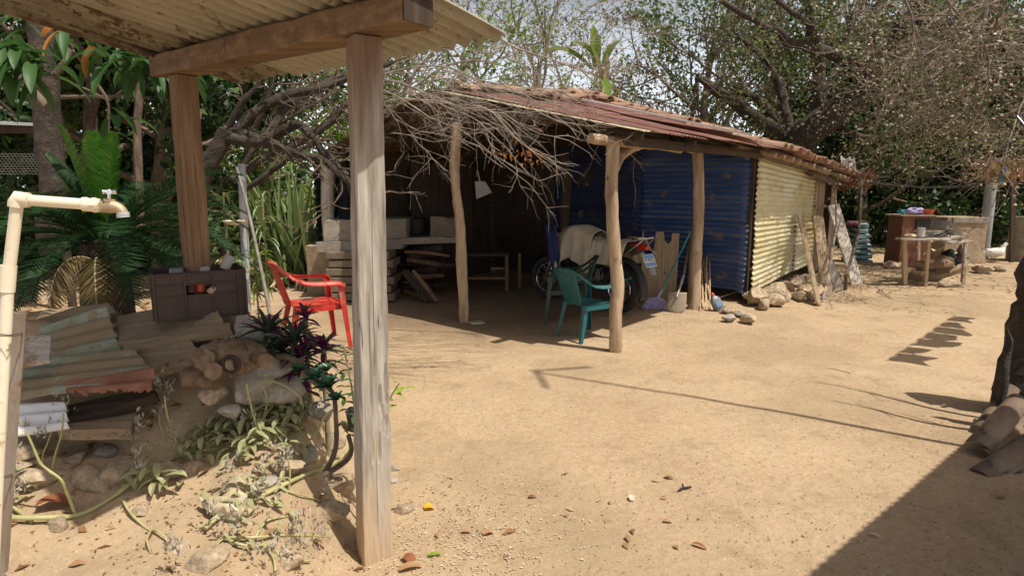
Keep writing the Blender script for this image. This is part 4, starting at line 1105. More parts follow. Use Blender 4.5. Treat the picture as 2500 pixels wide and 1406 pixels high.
# cloths on the roof corner
def wad(c, r, name, label, cat, m, seed, sq=(1, 1, .8), drop=0.0, sub=3):
    bm = bmesh.new(); bmesh.ops.create_icosphere(bm, subdivisions=sub, radius=1)
    for v in bm.verts:
        k = 1 + .45 * noise.noise(v.co * 1.7 + Vector((seed, 0, 0))) + .25 * abs(noise.noise(v.co * 4 + Vector((0, seed, 0))))
        v.co = Vector((v.co.x * r * sq[0] * k, v.co.y * r * sq[1] * k, v.co.z * r * sq[2] * k - (drop * r if v.co.z < -.2 else 0)))
    me = bpy.data.meshes.new(name); bm.to_mesh(me); bm.free(); me.materials.append(m)
    me.polygons.foreach_set('use_smooth', [True] * len(me.polygons))
    o = bpy.data.objects.new(name, me); COL.objects.link(o); o.location = c
    tag(o, label, cat); return o
c = W(2050, 402, 11.0)
def wc(a, b):
    return c + Vector((lerp(-.13, .13, a) + .03 * b, -.25 - .05 * b + .05 * math.sin(a * 9), .12 - .27 * b - .04 * a + .02 * math.sin(a * 14)))
drape(wc, 16, 14, 'white_cloth', 'white cloth hung over the tiles at the roof corner', 'cloth', M['cloth_white'], 61)
wad(W(2068, 408, 11.05), .055, 'pink_cloth', 'small pink cloth beside the white one at the roof corner', 'cloth', M['cloth_pink'], 3)
# brush and leaf debris at the far eave
# pallets
pt = thing('pallet_stack', 'stack of flaking teal painted slatted crates behind the leaning boards', 'pallets', tuple(G(2090, 640)))
for i in range(8):
    y_ = 13.0; a = W(2062 + i * 4, 636 - i * 12.5, y_ + .0); b_ = W(2116 - (7 - i) * .5 + 2 * (i % 2) + (4 - i) * 2, 635 - i * 12.5, y_)
    mb = MB(); mb.bar(a, b_, .30, .075 if i % 2 else .065, jit=.008, rng=random.Random(i), seg=3, up=(0, -.2, 1)); mb.build('slat', M['teal_paint'], pt)
    mb = MB(); mb.box((a + b_) / 2 + Vector((0, .1, .05)), (.35, .3, .03)); mb.build('spacer', M['dark_wood'], pt)
wad(W(2082, 546, 12.9), .10, 'maroon_cloth', 'crumpled maroon patterned cloth on top of the teal crates', 'cloth', M['cloth_maroon'], 9, sq=(1.5, 1, .5))

# ------------------------------------------------------------------ rough table on the right
tb = thing('rough_table', 'rough board table with thin pole legs beside the clay wall block', 'table', tuple(G(2280, 700)))
top = [(2195, 583), (2362, 588)]
for i, (a, b_, wd, y_) in enumerate(((W(2196, 584, 9.7), W(2290, 586, 9.7), .22, 0), (W(2230, 576, 10.1), W(2310, 577, 10.1), .2, 0), (W(2262, 592, 9.6), W(2330, 570, 10.4), .12, 0), (W(2300, 590, 9.6), W(2350, 572, 10.4), .12, 0), (W(2312, 596, 9.55), W(2362, 590, 9.8), .16, 0), (W(2250, 590, 9.75), W(2350, 584, 9.8), .14, 0), (W(2235, 571, 10.35), W(2345, 571, 10.35), .16, 0))):
    mb = MB(); mb.bar(a + Vector((0, 0, .006 * i)), b_ + Vector((0, 0, .006 * i)), wd, .024, jit=.008, rng=random.Random(i + 3), seg=4); mb.build('table_board', M['table_wood'], tb)
for (x0, x1, yb, y_) in ((2207, 2206, 695, 9.85), (2256, 2266, 698, 9.75), (2348, 2356, 694, 9.7), (2240, 2240, 668, 11.0)):
    a = W(x0 + 2, yb, y_); b_ = W(x1 + 2, 585, y_)
    mb = MB(); mb.bar(a, b_, .065 if x0 < 2210 else .045, .05, up=(0, 1, 0), jit=.004, rng=random.Random(x0), seg=5); mb.build('leg', M['pale_plank'] if x0 < 2300 else M['grey_wood'], tb)
c = W(2248, 574, 10.0); mb = MB(); mb.lathe((c.x, c.y, c.z - .025), [(.058, 0), (.058, .14), (.061, .145), (.055, .146)], 20); tag(mb.build('tin', M['tin_white'], None, origin=c, smooth=True), 'white tin can standing on the rough table', 'can')
c = W(2330, 566, 10.2); mb = MB(); mb.lathe((c.x, c.y, c.z - .04), [(.12, 0), (.135, .08), (.137, .085), (.125, .08), (.11, .01), (0, .008)], 22, cap=False); tag(mb.build('pot', M['pot_metal'], None, origin=c, smooth=True), 'low metal pot at the back right of the rough table', 'pot')
c = W(2287, 570, 10.0); mb = MB(); mb.lathe((c.x, c.y, c.z - .045), [(0, 0), (.12, .0), (.125, .03), (.09, .065), (.02, .078)], 20, cap=False); tag(mb.build('pan', M['pot_metal'], None, origin=c, smooth=True), 'upturned grey pan in the middle of the rough table', 'pan')
mb = MB(); pts = [W(2280, 577, 9.9), W(2300, 570, 9.85), W(2312, 578, 9.8), W(2308, 588, 9.7)]; mb.tube(pts, [.014, .018, .014, .008], 6); tag(mb.build('rag_strip', M['rubber'], None, origin=pts[0], smooth=True), 'dark strip of rubber beside the upturned pan on the table', 'strip')
wad(W(2222, 575, 10.0), .06, 'plastic_bag', 'small clear crumpled bag on the left end of the rough table', 'bag', M['bag_clear'], 5, sq=(1.5, 1, .5))
# logs and stones below the table
for i, (a, b_, r_, lb) in enumerate((((2220, 680, 10.6), (2342, 655, 10.3), .17, 'thick split log lowest under the rough table'), ((2232, 648, 10.5), (2330, 640, 10.2), .12, 'yellowish split log lying on the thick log under the table'), ((2225, 660, 10.1), (2258, 672, 9.95), .05, 'thin pale offcut in front of the split logs'), ((2262, 638, 10.3), (2336, 628, 10.4), .06, 'narrow split log topmost under the table'))):
    p0, p1 = W(*a), W(*b_); mb = MB(); mb.tube([p0.lerp(p1, t) + Vector((0, 0, .02 * math.sin(t * 9 + i))) for t in (0, .25, .5, .75, 1)], [r_ * .7, r_, r_, r_ * 1.05, r_ * .8], 9, jit=.12, sq=(.75, 1))
    tag(mb.build('log', M['dusty_board'] if i < 2 else M['pale_plank'], None, origin=p0), lb, 'log', 'logs stored under the table')
p_ = G(2318, 700); stone(1, (p_.x, p_.y, .05), (.22, .14, .10), 'flat stone under the front right of the rough table', rz=.2)
wad(W(2320, 630, 10.3), .13, 'dark_bag', 'black and grey bag stuffed under the rough table', 'bag', M['black_cloth'], 15, sq=(1.3, 1, 1))
c = W(2344, 612, 9.95); mb = MB(); mb.lathe((c.x, c.y, c.z - .12), [(.03, 0), (.05, .03), (.05, .14), (.02, .18), (.018, .22)], 14); tag(mb.build('bottle', M['dark_wood'], None, origin=c, smooth=True), 'brown bottle hanging at the right leg of the rough table', 'bottle')
# red cabinet, shelf board and things on it
cb = thing('cabinet', 'dark red metal cabinet behind the rough table', 'cabinet', tuple(G(2225, 650)))
mb = MB(); a, b_ = G(2192, 652), G(2262, 652)
for k, (x0, x1, z0, z1) in enumerate(((2196, 2262, 640, 546),)):
    y_ = a.y + .25
    w_ = (b_.x - a.x)
    mb.box((a.x + w_ / 2, y_, .5), (w_, .5, 1.0), taper=.93)
mb.build('body', M['red_cabinet'], cb, bevel=.01)
mb = MB(); mb.box((a.x + w_ * .5, y_ - .02, 1.02), (w_ * 1.2, .55, .03)); mb.build('top', M['pale_plank'], cb, bevel=.004)
mb = MB(); mb.box((a.x + w_ * .72, a.y - .005, .86), (w_ * .5, .02, .2)); mb.build('opening', M['rubber'], cb)
zt = 1.04
wad((a.x + w_ * .12, a.y + .15, zt + .05), .07, 'teal_cloth', 'teal and orange cloth at the left end of the cabinet top', 'cloth', M['cloth_teal'], 2, sq=(1.1, 1, .7))
wad((a.x + w_ * .50, a.y + .12, zt + .06), .09, 'lilac_cloth', 'crumpled lilac cloth in the middle of the cabinet top', 'cloth', M['cloth_lilac'], 6, sq=(2.2, 1, .75))
c = Vector((a.x + w_ * .95, a.y + .12, zt)); mb = MB(); mb.lathe(c, [(.10, 0), (.13, .09), (.135, .095), (.122, .09), (.09, .01), (0, .01)], 20, cap=False); tag(mb.build('basin', M['orange_red'], None, origin=c, smooth=True), 'small orange red basin on the right end of the cabinet', 'basin')
c = W(2299, 548, 13.0); mb = MB(); mb.lathe((c.x, c.y, c.z - .08), [(.24, 0), (.27, .16), (.275, .17), (.255, .16), (.22, .01), (0, .01)], 24, cap=False); tag(mb.build('basin', M['grey_plastic'], None, origin=c, smooth=True), 'large grey basin between the cabinet and the clay block', 'basin')
# clay wall block (wash stand)
ws = thing('clay_block', 'plastered clay block with a raised rim, behind the table', 'wall', tuple(G(2360, 640)))
a, b_ = G(2310, 645), G(2408, 645)
mb = MB()
def blk(nu=10):
    wdt = b_.x - a.x
    vs = []; fs = []; lv = 9
    for k in range(lv):
        z = k / (lv - 1) * .98; fl = 1 + .10 * sm(.35, 0, z)
        for q in range(24):
            t = q / 24 * 4; s_ = int(t); f_ = t - s_
            x, y = [(f_, 0), (1, f_), (1 - f_, 1), (0, 1 - f_)][s_]
            X = a.x + wdt * (.5 + (x - .5) * fl); Y = a.y + .1 + .7 * (.5 + (y - .5) * fl)
            nn_ = noise.noise(Vector((X * 4, Y * 4, z * 4))) * .025
            vs.append((X + nn_, Y + nn_, z - .02))
    for k in range(lv - 1):
        for q in range(24): fs.append((k * 24 + q, k * 24 + (q + 1) % 24, (k + 1) * 24 + (q + 1) % 24, (k + 1) * 24 + q))
    fs.append(tuple((lv - 1) * 24 + q for q in range(24)))
    return vs, fs
mb.add(*blk()); mb.build('body', M['adobe'], ws, smooth=True)
mb = MB(); mb.box(((a.x + b_.x) / 2 + .05, a.y + .10, .90), ((b_.x - a.x) * .9, .06, .12)); mb.build('rim', M['adobe_grey'], ws, bevel=.01)
# grey concrete post behind
p_ = W(2402, 600, 13.9); mb = MB(); mb.tube([(p_.x, p_.y, 0), (p_.x, p_.y, 1.2), (p_.x - .01, p_.y, 1.95)], [.12, .115, .11], 14, jit=.01); tag(mb.build('concrete_post', M['concrete'], None, origin=(p_.x, p_.y, 0), smooth=True), 'round grey concrete post rising behind the clay block', 'post')
p_ = W(2492, 640, 13.2); mb = MB()
dr = thing('metal_drum', 'dull metal drum at the right edge beyond the white duck', 'drum', (p_.x + .1, p_.y, 0))
mb.lathe((p_.x + .1, p_.y, -.02), [(.36, 0), (.36, .02), (.35, .04), (.35, .30), (.36, .31), (.35, .33), (.35, .62), (.36, .63), (.35, .65), (.345, .96), (.355, .97), (.34, .97), (.33, .9)], 28, cap=False); mb.build('shell', M['adobe_grey'], dr, smooth=True)
mb = MB(); mb.bar(W(2470, 640, 12.7), W(2474, 440, 12.7), .10, .05, up=(0, 1, 0)); tag(mb.build('stake', M['dark_wood'], None, origin=W(2470, 640, 12.7)), 'narrow upright board in front of the metal drum', 'stake')
# pole roof far right hung with dry leaves, blue bag
wad(W(2450, 425, 11.2), .09, 'blue_bag', 'bright blue plastic strip snagged in the dry brush above the hose', 'bag', M['blue_bag'], 8, sq=(.6, .6, 1.6))
mb = MB(); mb.tube([W(2482, 285, 4.6), W(2520, 330, 4.5)], .010, 8); tag(mb.build('metal_tube', M['chrome'], None, origin=W(2482, 285, 4.6)), 'end of a thin metal tube poking in high at the right edge', 'tube')
# stones on that side
for (px, py, s_, k, lb) in ((2178, 648, .16, 3, 'rounded brown stone left of the red cabinet'), (2398, 660, .20, 4, 'broad tan stone in front of the clay block'), (2440, 655, .12, 5, 'low half buried stone toward the drum')):
    p_ = G(px, py + 6); stone(k, (p_.x, p_.y, s_ * .3), (s_ * 1.2, s_, s_ * .8), lb, 'stones near the clay block', rz=k)
# duck
d0 = G(2424, 640, 0); dk = thing('duck', 'white duck with dark speckles walking behind the clay block', 'duck', tuple(d0), rz=R(10))
def dl(mb, nm, m): return mb.build(nm, m, dk, origin=(0, 0, 0), smooth=True)
mb = MB(); mb.tube([(-.30, 0, .20), (-.24, 0, .20), (-.14, 0, .20), (0, 0, .20), (.12, 0, .215), (.19, 0, .25), (.22, 0, .31), (.24, 0, .36), (.27, 0, .385), (.30, 0, .375)], [.012, .05, .10, .125, .105, .07, .042, .040, .045, .02], 14, sq=(.85, 1)); dl(mb, 'body', M['feather_white'])
for sy in (-1, 1):
    mb = MB(); mb.tube([(.08, sy * .10, .24), (-.05, sy * .12, .22), (-.20, sy * .08, .215), (-.30, sy * .03, .22)], [.03, .06, .045, .01], 10, sq=(1, .3)); dl(mb, 'wing', M['feather_white'])
    mb = MB(); mb.tube([(.0, sy * .05, .12), (.01, sy * .055, .05), (.0, sy * .055, .012)], .009, 6); mb.slab(lambda a, b: (.01 + .07 * b, sy * .055 + (a - .5) * .05 * (.3 + b), .010), 3, 2, .005, (0, 0, 1)); dl(mb, 'leg', M['beak'])
mb = MB(); mb.tube([(.30, 0, .378), (.34, 0, .37), (.365, 0, .365)], [.018, .016, .010], 8, sq=(.5, 1.2)); dl(mb, 'beak', M['beak'])

# ------------------------------------------------------------------ inside the porch: clay stove, firewood, bench, dustpan
st = thing('clay_stove', 'greyish clay stove on an adobe brick base under the porch roof', 'stove', tuple(W(930, 700, 8.9)))
def rb_box(x0, x1, y0, y1, z0, z1, m, name, seed, par=st, skew=(0, 0)):
    mb = MB(); nu = 6
    c_ = [Vector((x0, y0, 0)), Vector((x1, y0 + skew[0], 0)), Vector((x1, y1 + skew[0], 0)), Vector((x0, y1, 0))]
    vs = []; fs = []; lv = 6; per = 24
    for k in range(lv + 1):
        z = lerp(z0, z1, k / lv)
        for q in range(per):
            t = q / per * 4; s_ = int(t); f_ = t - s_
            p_ = c_[s_].lerp(c_[(s_ + 1) % 4], f_)
            n_ = noise.noise(Vector((p_.x * 5 + seed, p_.y * 5, z * 5))) * .03
            vs.append((p_.x + n_, p_.y + n_, z + (noise.noise(Vector((p_.x * 4, p_.y * 4, seed))) * .03 if k == lv else 0)))
    for k in range(lv):
        for q in range(per): fs.append((k * per + q, k * per + (q + 1) % per, (k + 1) * per + (q + 1) % per, (k + 1) * per + q))
    fs.append(tuple(lv * per + q for q in range(per))); fs.append(tuple(range(per))[::-1])
    mb.add(vs, fs); return mb.build(name, m, par, smooth=True)
mat('shaded_adobe', [(0, (.10, .075, .05)), (.5, (.17, .13, .09)), (1, (.25, .195, .14))], scale=5, bump=.5, bscale=20, dist=.01)  # darker adobe: the deep shade under the porch is put into its colour
# adobe bricks of the supporting pier, courses with open joints
rng = random.Random(6)
for row in range(6):
    for col in range(2):
        x0 = lerp(-2.55, -1.62, (col + (.0 if row % 2 else .12)) / 2); x1 = x0 + .42
        z0 = .02 + row * .115
        mb = MB(); mb.box(((x0 + x1) / 2 + rng.uniform(-.012, .012), 8.55 + rng.uniform(-.012, .012), z0 + .055), (x1 - x0, .5, .10), rz=rng.uniform(-.02, .02)); mb.build('adobe_brick', M['shaded_adobe'], st, bevel=.012)
rb_box(-2.62, -1.55, 8.25, 9.2, .70, .84, M['adobe_grey'], 'hearth_slab', 3, skew=(.5, 0))
rb_box(-1.60, -.78, 8.72, 9.5, .76, .85, M['adobe_grey'], 'hearth_slab', 5, skew=(.35, 0))
rb_box(-2.55, -1.52, 8.35, 9.0, .84, 1.12, M['adobe_grey'], 'firebox', 4, skew=(.5, 0))
rb_box(-1.20, -.74, 9.05, 9.5, .84, 1.13, M['shaded_adobe'], 'firebox', 7)
c = Vector((-1.45, 9.3, .86)); mb = MB(); mb.lathe(c, [(.12, 0), (.15, .08), (.15, .2), (.13, .24)], 18); tag(mb.build('kettle', M['rubber'], None, origin=c, smooth=True), 'sooty pot on the clay stove in deep shade', 'pot')
# firewood
rng = random.Random(12)
for i in range(16):
    z = .05 + .040 * i; x = rng.uniform(-1.45, -1.25); y_ = 8.9 + rng.uniform(-.15, .2)
    L_ = rng.uniform(.45, .75); a_ = rng.uniform(-.9, .9); p0 = Vector((x - L_ * .35 + .15 * (i / 16), y_, z)); p1 = p0 + Vector((L_ * math.cos(a_), L_ * math.sin(a_) * .7, rng.uniform(-.12, .16)))
    if i in (2, 5, 9): p0 = Vector((-1.55 + i * .02, 8.45, .42)); p1 = Vector((-1.2 + i * .02, 8.25, .03))
    mb = MB(); r_ = rng.uniform(.02, .045); mb.tube([p0, p0.lerp(p1, .5) + Vector((0, 0, .015)), p1], [r_, r_ * 1.1, r_ * .8], 6, jit=.18)
    tag(mb.build('firewood', M['dark_wood' if i % 3 else 'brown_beam'], None, origin=p0), 'split firewood stick in the dark pile under the clay stove', 'firewood', 'firewood piled under the clay stove')
# bench
bn = thing('bench', 'dark wooden bench in the shade behind the second porch post', 'bench', (-.45, 9.4, 0))
mb = MB(); mb.box((-.42, 9.4, .56), (.75, .35, .04)); mb.build('seat', M['dark_wood'], bn)
for x in (-.72, -.08, .28):
    for y_ in (9.27,):
        mb = MB(); mb.box((x if x < .2 else .12, y_ + (.3 if x > .2 else 0), .27), (.05, .05, .55)); mb.build('leg', M['brown_beam'], bn)
mb = MB(); mb.box((-.4, 9.27, .2), (.62, .03, .04)); mb.build('stretcher', M['brown_beam'], bn)
# dustpan hanging
c = W(1172, 440, 9.6); dp = thing('dustpan', 'grey plastic dustpan hanging on the dark wall above the bench', 'dustpan', tuple(c))
mb = MB(); mb.slab(lambda a, b: c + Vector((lerp(-.10, .10, a) * lerp(.8, 1.2, b) + .06 * b, .02 * b, -.22 * b - .02 + .10 * (a - .5) * b)), 4, 4, .02, (0, 1, 0)); mb.build('pan', M['cloth_grey'], dp)
mb = MB(); mb.tube([c + Vector((0, 0, -.02)), c + Vector((-.04, 0, .14))], .013, 8); mb.build('handle', M['cloth_grey'], dp)
# orange crooked plank and tarp by the kitchen corner
mb = MB(); pts = [W(826, 735, 8.55), W(838, 690, 8.6), W(836, 640, 8.65), W(830, 600, 8.7)]; mb.tube(pts, [.035, .05, .05, .045], 6, sq=(.4, 1), jit=.05); tag(mb.build('crooked_slab', M['orange_paint'], None, origin=pts[0]), 'curved orange stained slab leaning by the left kitchen post', 'slab')
def tarp(a, b): return W(lerp(775, 812, a) - 12 * (1 - b), lerp(716, 620, b), 9.25) + Vector((0, .15 * math.sin(a * 7) * (1 - b), 0))
drape(tarp, 10, 12, 'black_tarp', 'black plastic tarp spread down beside the left kitchen post', 'tarp', M['black_cloth'], 71)
def tarp2(a, b): return W(lerp(828, 858, a), lerp(598, 405, b) - 18 * a * (1 - b), 8.75) + Vector((0, .05 * math.sin(a * 9), 0))
drape(tarp2, 10, 14, 'black_sheeting', 'black sheeting hanging from the eave behind the front timber post', 'tarp', M['black_cloth'], 81)
rb_box(-2.95, -2.4, 8.75, 9.2, .0, .74, M['adobe'], 'adobe_side', 9)

# ------------------------------------------------------------------ right foreground: burnt stump, splinter, stacked roof tiles
mb = MB()
pts = [Vector((3.55, 4.10, -.1)), Vector((3.62, 4.14, 1.28))]
mb = MB(); mb.tube([pts[0].lerp(pts[-1], i / 22) + Vector((.015 * math.sin(i), 0, 0)) for i in range(23)], [.17, .155, .15, .14, .13, .12, .06], 26, jit=.06)
tag(mb.build('burnt_stump', M['dark_bark'], None, origin=(3.60, 4.1, 0), smooth=True), 'tall charred stump cut by the right edge of the photo', 'stump')
mb = MB(); pts = [W(2430, 1010, 3.85), W(2444, 940, 3.85), W(2450, 880, 3.86), W(2462, 855, 3.87), W(2463, 830, 3.87), W(2457, 800, 3.88)]
mb.tube(pts, [.055, .05, .042, .026, .03, .005], 10, jit=.12, sq=(.6, 1)); tag(mb.build('splintered_stake', M['dark_bark'], None, origin=pts[0], smooth=True), 'short splintered charred stake left of the tall stump', 'stake')
rng = random.Random(30)
TILE2 = TILE.copy(); TILE2.materials.clear(); TILE2.materials.append(mat('old_tile', [(0, (.07, .05, .036)), (.5, (.17, .115, .075)), (1, (.28, .20, .135))], scale=7, bump=.9, bscale=24, dist=.006, island=.2, spots=[((.05, .042, .036), 5, .56)]))
desc = ['stacked roof tile on edge, rearmost beside the charred stake', 'long roof tile leaning above the others at the right edge', 'roof tile tucked behind the long upper one', 'short broken roof tile between the leaning ones',
        'large blackened roof tile at the front of the stack', 'roof tile half hidden under the blackened one', 'lowest roof tile of the stack on the ground', 'roof tile at the back right of the stack']
for i, (a, b_, s_) in enumerate((((2398, 1052, 3.75), (2462, 960, 3.9), .72), ((2390, 1095, 3.45), (2500, 965, 3.75), .95), ((2425, 1100, 3.5), (2540, 985, 3.8), .9), ((2404, 1112, 3.40), (2470, 1075, 3.5), .55), ((2396, 1172, 3.20), (2540, 1065, 3.5), .98), ((2432, 1182, 3.18), (2560, 1100, 3.45), .9), ((2468, 1192, 3.15), (2590, 1120, 3.4), .9), ((2500, 1060, 3.6), (2590, 990, 3.85), .9))):
    p0, p1 = W(*a), W(*b_)
    o = put_tile(p0, p1 - p0, (-.55, -.8, .45), None, s_, rng.uniform(-.2, .2)); o.data = TILE2
    o.scale = (s_ * .85, s_ * 1.45, s_ * .85)
    tag(o, desc[i], 'roof tile', 'clay roof tiles stacked by the stump')

for i, (tip, z_, base, lb) in enumerate(((G(2030, 980), 2.05, (3.50, 3.42), 'unseen forked stick added beside the stump to cast its shadow'), (G(1992, 936), 2.7, (3.66, 3.62), 'taller unseen branch added beside the stump to cast its shadow'))):  # unseen sticks, added and shaped for the twig shadows they throw on the yard
    k_ = Vector((SUN.x / -SUN.z, SUN.y / -SUN.z, 0)); tp_ = tip - k_ * z_ + Vector((0, 0, z_)); b_ = Vector((base[0], base[1], 0))
    pts = [b_.lerp(tp_, t) + Vector((.03 * math.sin(t * 9 + i), .03 * math.sin(t * 7), 0)) * (1 if 0 < t < 1 else 0) for t in [q / 10 for q in range(11)]]
    mb = MB(); mb.tube(pts, [.028, .02, .006], 7, jit=.1)
    for q in (5, 7, 8): mb.tube([pts[q], pts[q] + Vector((-.05, .16, .12)) * (1.2 if q % 2 else -.8) + Vector((0, 0, .15))], [.008, .003], 5)
    tag(mb.build('shadow_stick', M['branch'], None, origin=b_, smooth=True), lb, 'stick')
# ------------------------------------------------------------------ the roof behind the viewer on the right (it casts the shade), a mast and a clothes line
rf = thing('lean_to_roof', 'corrugated lean-to roof over the viewer whose shade falls across the lower right yard', 'roof', (3, 1, 0))
e0, e1 = G(1965, 1406), G(2375, 1062)
sh_ = Vector((SUN.x / -SUN.z, SUN.y / -SUN.z, 0))
zr = 2.45
a0 = e0 - sh_ * zr + Vector((0, 0, zr)); a1 = e1 - sh_ * zr + Vector((0, 0, zr))
ed = (a1 - a0).normalized(); inw = Vector((ed.y, -ed.x, 0))
def lr(s, t): return a0 - ed * 1.0 + ed * (s * ((a1 - a0).length + 1.0)) + inw * (t * 2.6) + Vector((0, 0, .3 * t))
for k in range(4):
    mb = corrugated(lambda s, t, k=k: lr(k / 4 + s / ((a1 - a0).length + 1.0), t), (0, 0, 1), ((a1 - a0).length + 1.0) / 4 + .03, 2.6, .076, .01, na=4, seed=k, per=6)
    mb.build('roof_sheet', M['rust_sheet'], rf, smooth=True)
for t in (.1, .9):
    p_ = lr(t, .9); mb = MB(); mb.tube([(p_.x, p_.y, 0), tuple(p_ - Vector((0, 0, .05)))], .06, 10); mb.build('post', M['bark'], rf)
mp_ = G(2392, 1082) ; ms = thing('thin_mast', 'thin tall antenna mast rising out of the frame behind the tile stack', 'mast', (3.55, 3.24, 0))
g_ = G(1296, 906); mtop = Vector((g_.x - sh_.x * 7.9, g_.y - sh_.y * 7.9, 7.9))
mb = MB(); mb.tube([(mtop.x, mtop.y, 0), tuple(mtop)], [.024, .018], 8); mb.build('pole', M['steel'], ms, smooth=True)
for z, l_, dx in ((7.9, .55, (1, .25, 0)), (7.8, .45, (.15, -1, 0))):
    mb = MB(); d_ = Vector(dx).normalized() * l_; mb.tube([Vector((mtop.x, mtop.y, z)), Vector((mtop.x, mtop.y, z)) + d_], .022, 6); mb.build('crossbar', M['steel'], ms)
# clothes line with hanging rags beyond the right edge
q0, q1 = G(2165, 880), G(2330, 770); zl = 2.75
L0 = q0 - sh_ * zl + Vector((0, 0, zl)); L1 = q1 - sh_ * zl + Vector((0, 0, zl))
dl_ = (L1 - L0)
mb = MB(); mb.tube([L0 - dl_ * .02, L0, L1, L1 + dl_ * .02], .003, 6); tag(mb.build('clothes_line', M['twine'], None, origin=L0), 'thin clothes line strung above the right side of the yard', 'line')
rng = random.Random(2); x = 0
names = ['first', 'second', 'third', 'fourth', 'fifth', 'sixth', 'last']
for i in range(7):
    wd = rng.uniform(.11, .15); hh = rng.uniform(.35, .7)
    def rg_(a, b, x=x, wd=wd, hh=hh): return L0 + dl_ * (x + wd * a * .93) + Vector((.02 * math.sin(b * 5), .02 * math.sin(a * 6 + i), -hh * b * (1 - .25 * math.sin(a * 3 + i))))
    drape(rg_, 6, 8, 'hanging_rag', 'pale rag hanging on the line, %s of the row casting scalloped shade' % names[i], 'cloth', M['cloth_beige'], 90 + i, th=.003)
    x += .143
# ------------------------------------------------------------------ leaves, blades, branches
def leaves_np(pos, size, aspect, seed, bias=(0, 0, 0), svar=.35, fold=.18, dirs=None, flat=0.0):
    g = np.random.default_rng(seed); n = len(pos)
    d = g.normal(0, 1, (n, 3)) if dirs is None else np.array(dirs, dtype=float)
    d /= np.linalg.norm(d, axis=1)[:, None] + 1e-9
    d = d + np.array(bias); d /= np.linalg.norm(d, axis=1)[:, None] + 1e-9
    r = g.normal(0, 1, (n, 3)); r[:, 2] += flat * 3
    s = np.cross(d, r); s /= np.linalg.norm(s, axis=1)[:, None] + 1e-9
    nn = np.cross(s, d)
    L = size * (1 + g.uniform(-svar, svar, n))[:, None]; Wd = L * aspect
    p = np.asarray(pos)
    V = np.stack([p, p + d * L * .45 + s * Wd * .5 + nn * L * fold * .5, p + d * L - nn * L * fold * .3, p + d * L * .45 - s * Wd * .5 + nn * L * fold * .5], 1).reshape(-1, 3)
    Fc = np.arange(n * 4).reshape(n, 4)
    return V, Fc
def leaves(name, pos, size, aspect, seed, m, parent=None, **k):
    V, Fc = leaves_np(np.asarray(pos), size, aspect, seed, **k)
    return mesh_np(name, V, Fc, M[m], parent)
def blade(mb, base, d, L, w_, curve=.3, seg=5, up=(0, 0, 1), vfold=.25, tip=.04):
    base = Vector(base); d = Vector(d).normalized(); up = Vector(up)
    s = d.cross(up)
    if s.length < 1e-3: s = Vector((1, 0, 0))
    s.normalize(); n_ = s.cross(d).normalized()
    vs = []; p = base.copy(); dd = d.copy()
    for i in range(seg + 1):
        t = i / seg
        ww = w_ * (tip if i == seg else (.55 + .45 * math.sin(min(1, t * 2.2) * math.pi / 2)) * (1 - max(0, t - .45) ** 1.5 * 1.9))
        n2 = s.cross(dd).normalized()
        vs += [p - s * ww / 2 + n2 * ww * vfold, p, p + s * ww / 2 + n2 * ww * vfold]
        p = p + dd * (L / seg); dd = (dd + Vector((0, 0, -curve / seg * (1 + t)))).normalized()
    fs = []
    for i in range(seg):
        a = 3 * i
        fs += [(a, a + 1, a + 4, a + 3), (a + 1, a + 2, a + 5, a + 4)]
    mb.add(vs, fs)
def rnd(rng): return Vector((rng.gauss(0, 1), rng.gauss(0, 1), rng.gauss(0, 1)))
def twigs(mb, p, d, L, r, lvl, rng, ends, wander=.28, up=.05, kids=(3, 5), seg=5, n=5, ratio=.62, spread=.8, pts_out=None):
    pts = [Vector(p)]; d = Vector(d).normalized(); q = Vector(p)
    for i in range(seg):
        d = (d + rnd(rng) * wander * .5 + Vector((0, 0, up))).normalized()
        q = q + d * (L / seg); pts.append(q.copy())
    mb.tube(pts, [r, r * .45], max(3, n), cap=False)
    if pts_out is not None: pts_out += pts
    if lvl == 0:
        ends += pts[2:]; return
    for k in range(rng.randint(*kids)):
        t = rng.uniform(.25, 1.0); i = min(int(t * seg), seg - 1); o = pts[i].lerp(pts[i + 1], t * seg - i)
        dd = ((pts[i + 1] - pts[i]).normalized() + rnd(rng) * spread * .7).normalized()
        twigs(mb, o, dd, L * ratio * rng.uniform(.75, 1.2), r * lerp(.62, .42, t), lvl - 1, rng, ends, wander, up, kids, seg, max(3, n - 1), ratio, spread, pts_out)
def smooth_path(pts, k=5):
    P = []; n_ = len(pts)
    for i in range((n_ - 1) * k + 1):
        t = i / k; j = min(int(t), n_ - 2); f_ = t - j
        p0 = pts[max(j - 1, 0)]; p1 = pts[j]; p2 = pts[j + 1]; p3 = pts[min(j + 2, n_ - 1)]
        P.append(.5 * ((2 * p1) + (p2 - p0) * f_ + (2 * p0 - 5 * p1 + 4 * p2 - p3) * f_ ** 2 + (3 * p1 - p0 - 3 * p2 + p3) * f_ ** 3))
    return P
def limb(mb, pxs, Y, r0, r1, rng=None, n=9, jit=.07, Y1=None, wob=.0):
    k = len(pxs)
    pts = smooth_path([W(x, y, lerp(Y, Y1 if Y1 is not None else Y, i / (k - 1))) for i, (x, y) in enumerate(pxs)])
    if wob: pts = [p + Vector((noise.noise(p * 3), noise.noise(p * 3 + Vector((5, 0, 0))), noise.noise(p * 3 + Vector((0, 5, 0))))) * wob for p in pts]
    mb.tube(pts, [r0, r1], n, jit=jit)
    return pts
def scatter_round(pts, n, rad, seed):
    g = np.random.default_rng(seed); P = np.array([tuple(p) for p in pts])
    i = g.integers(0, len(P), n)
    return P[i] + g.normal(0, rad, (n, 3))
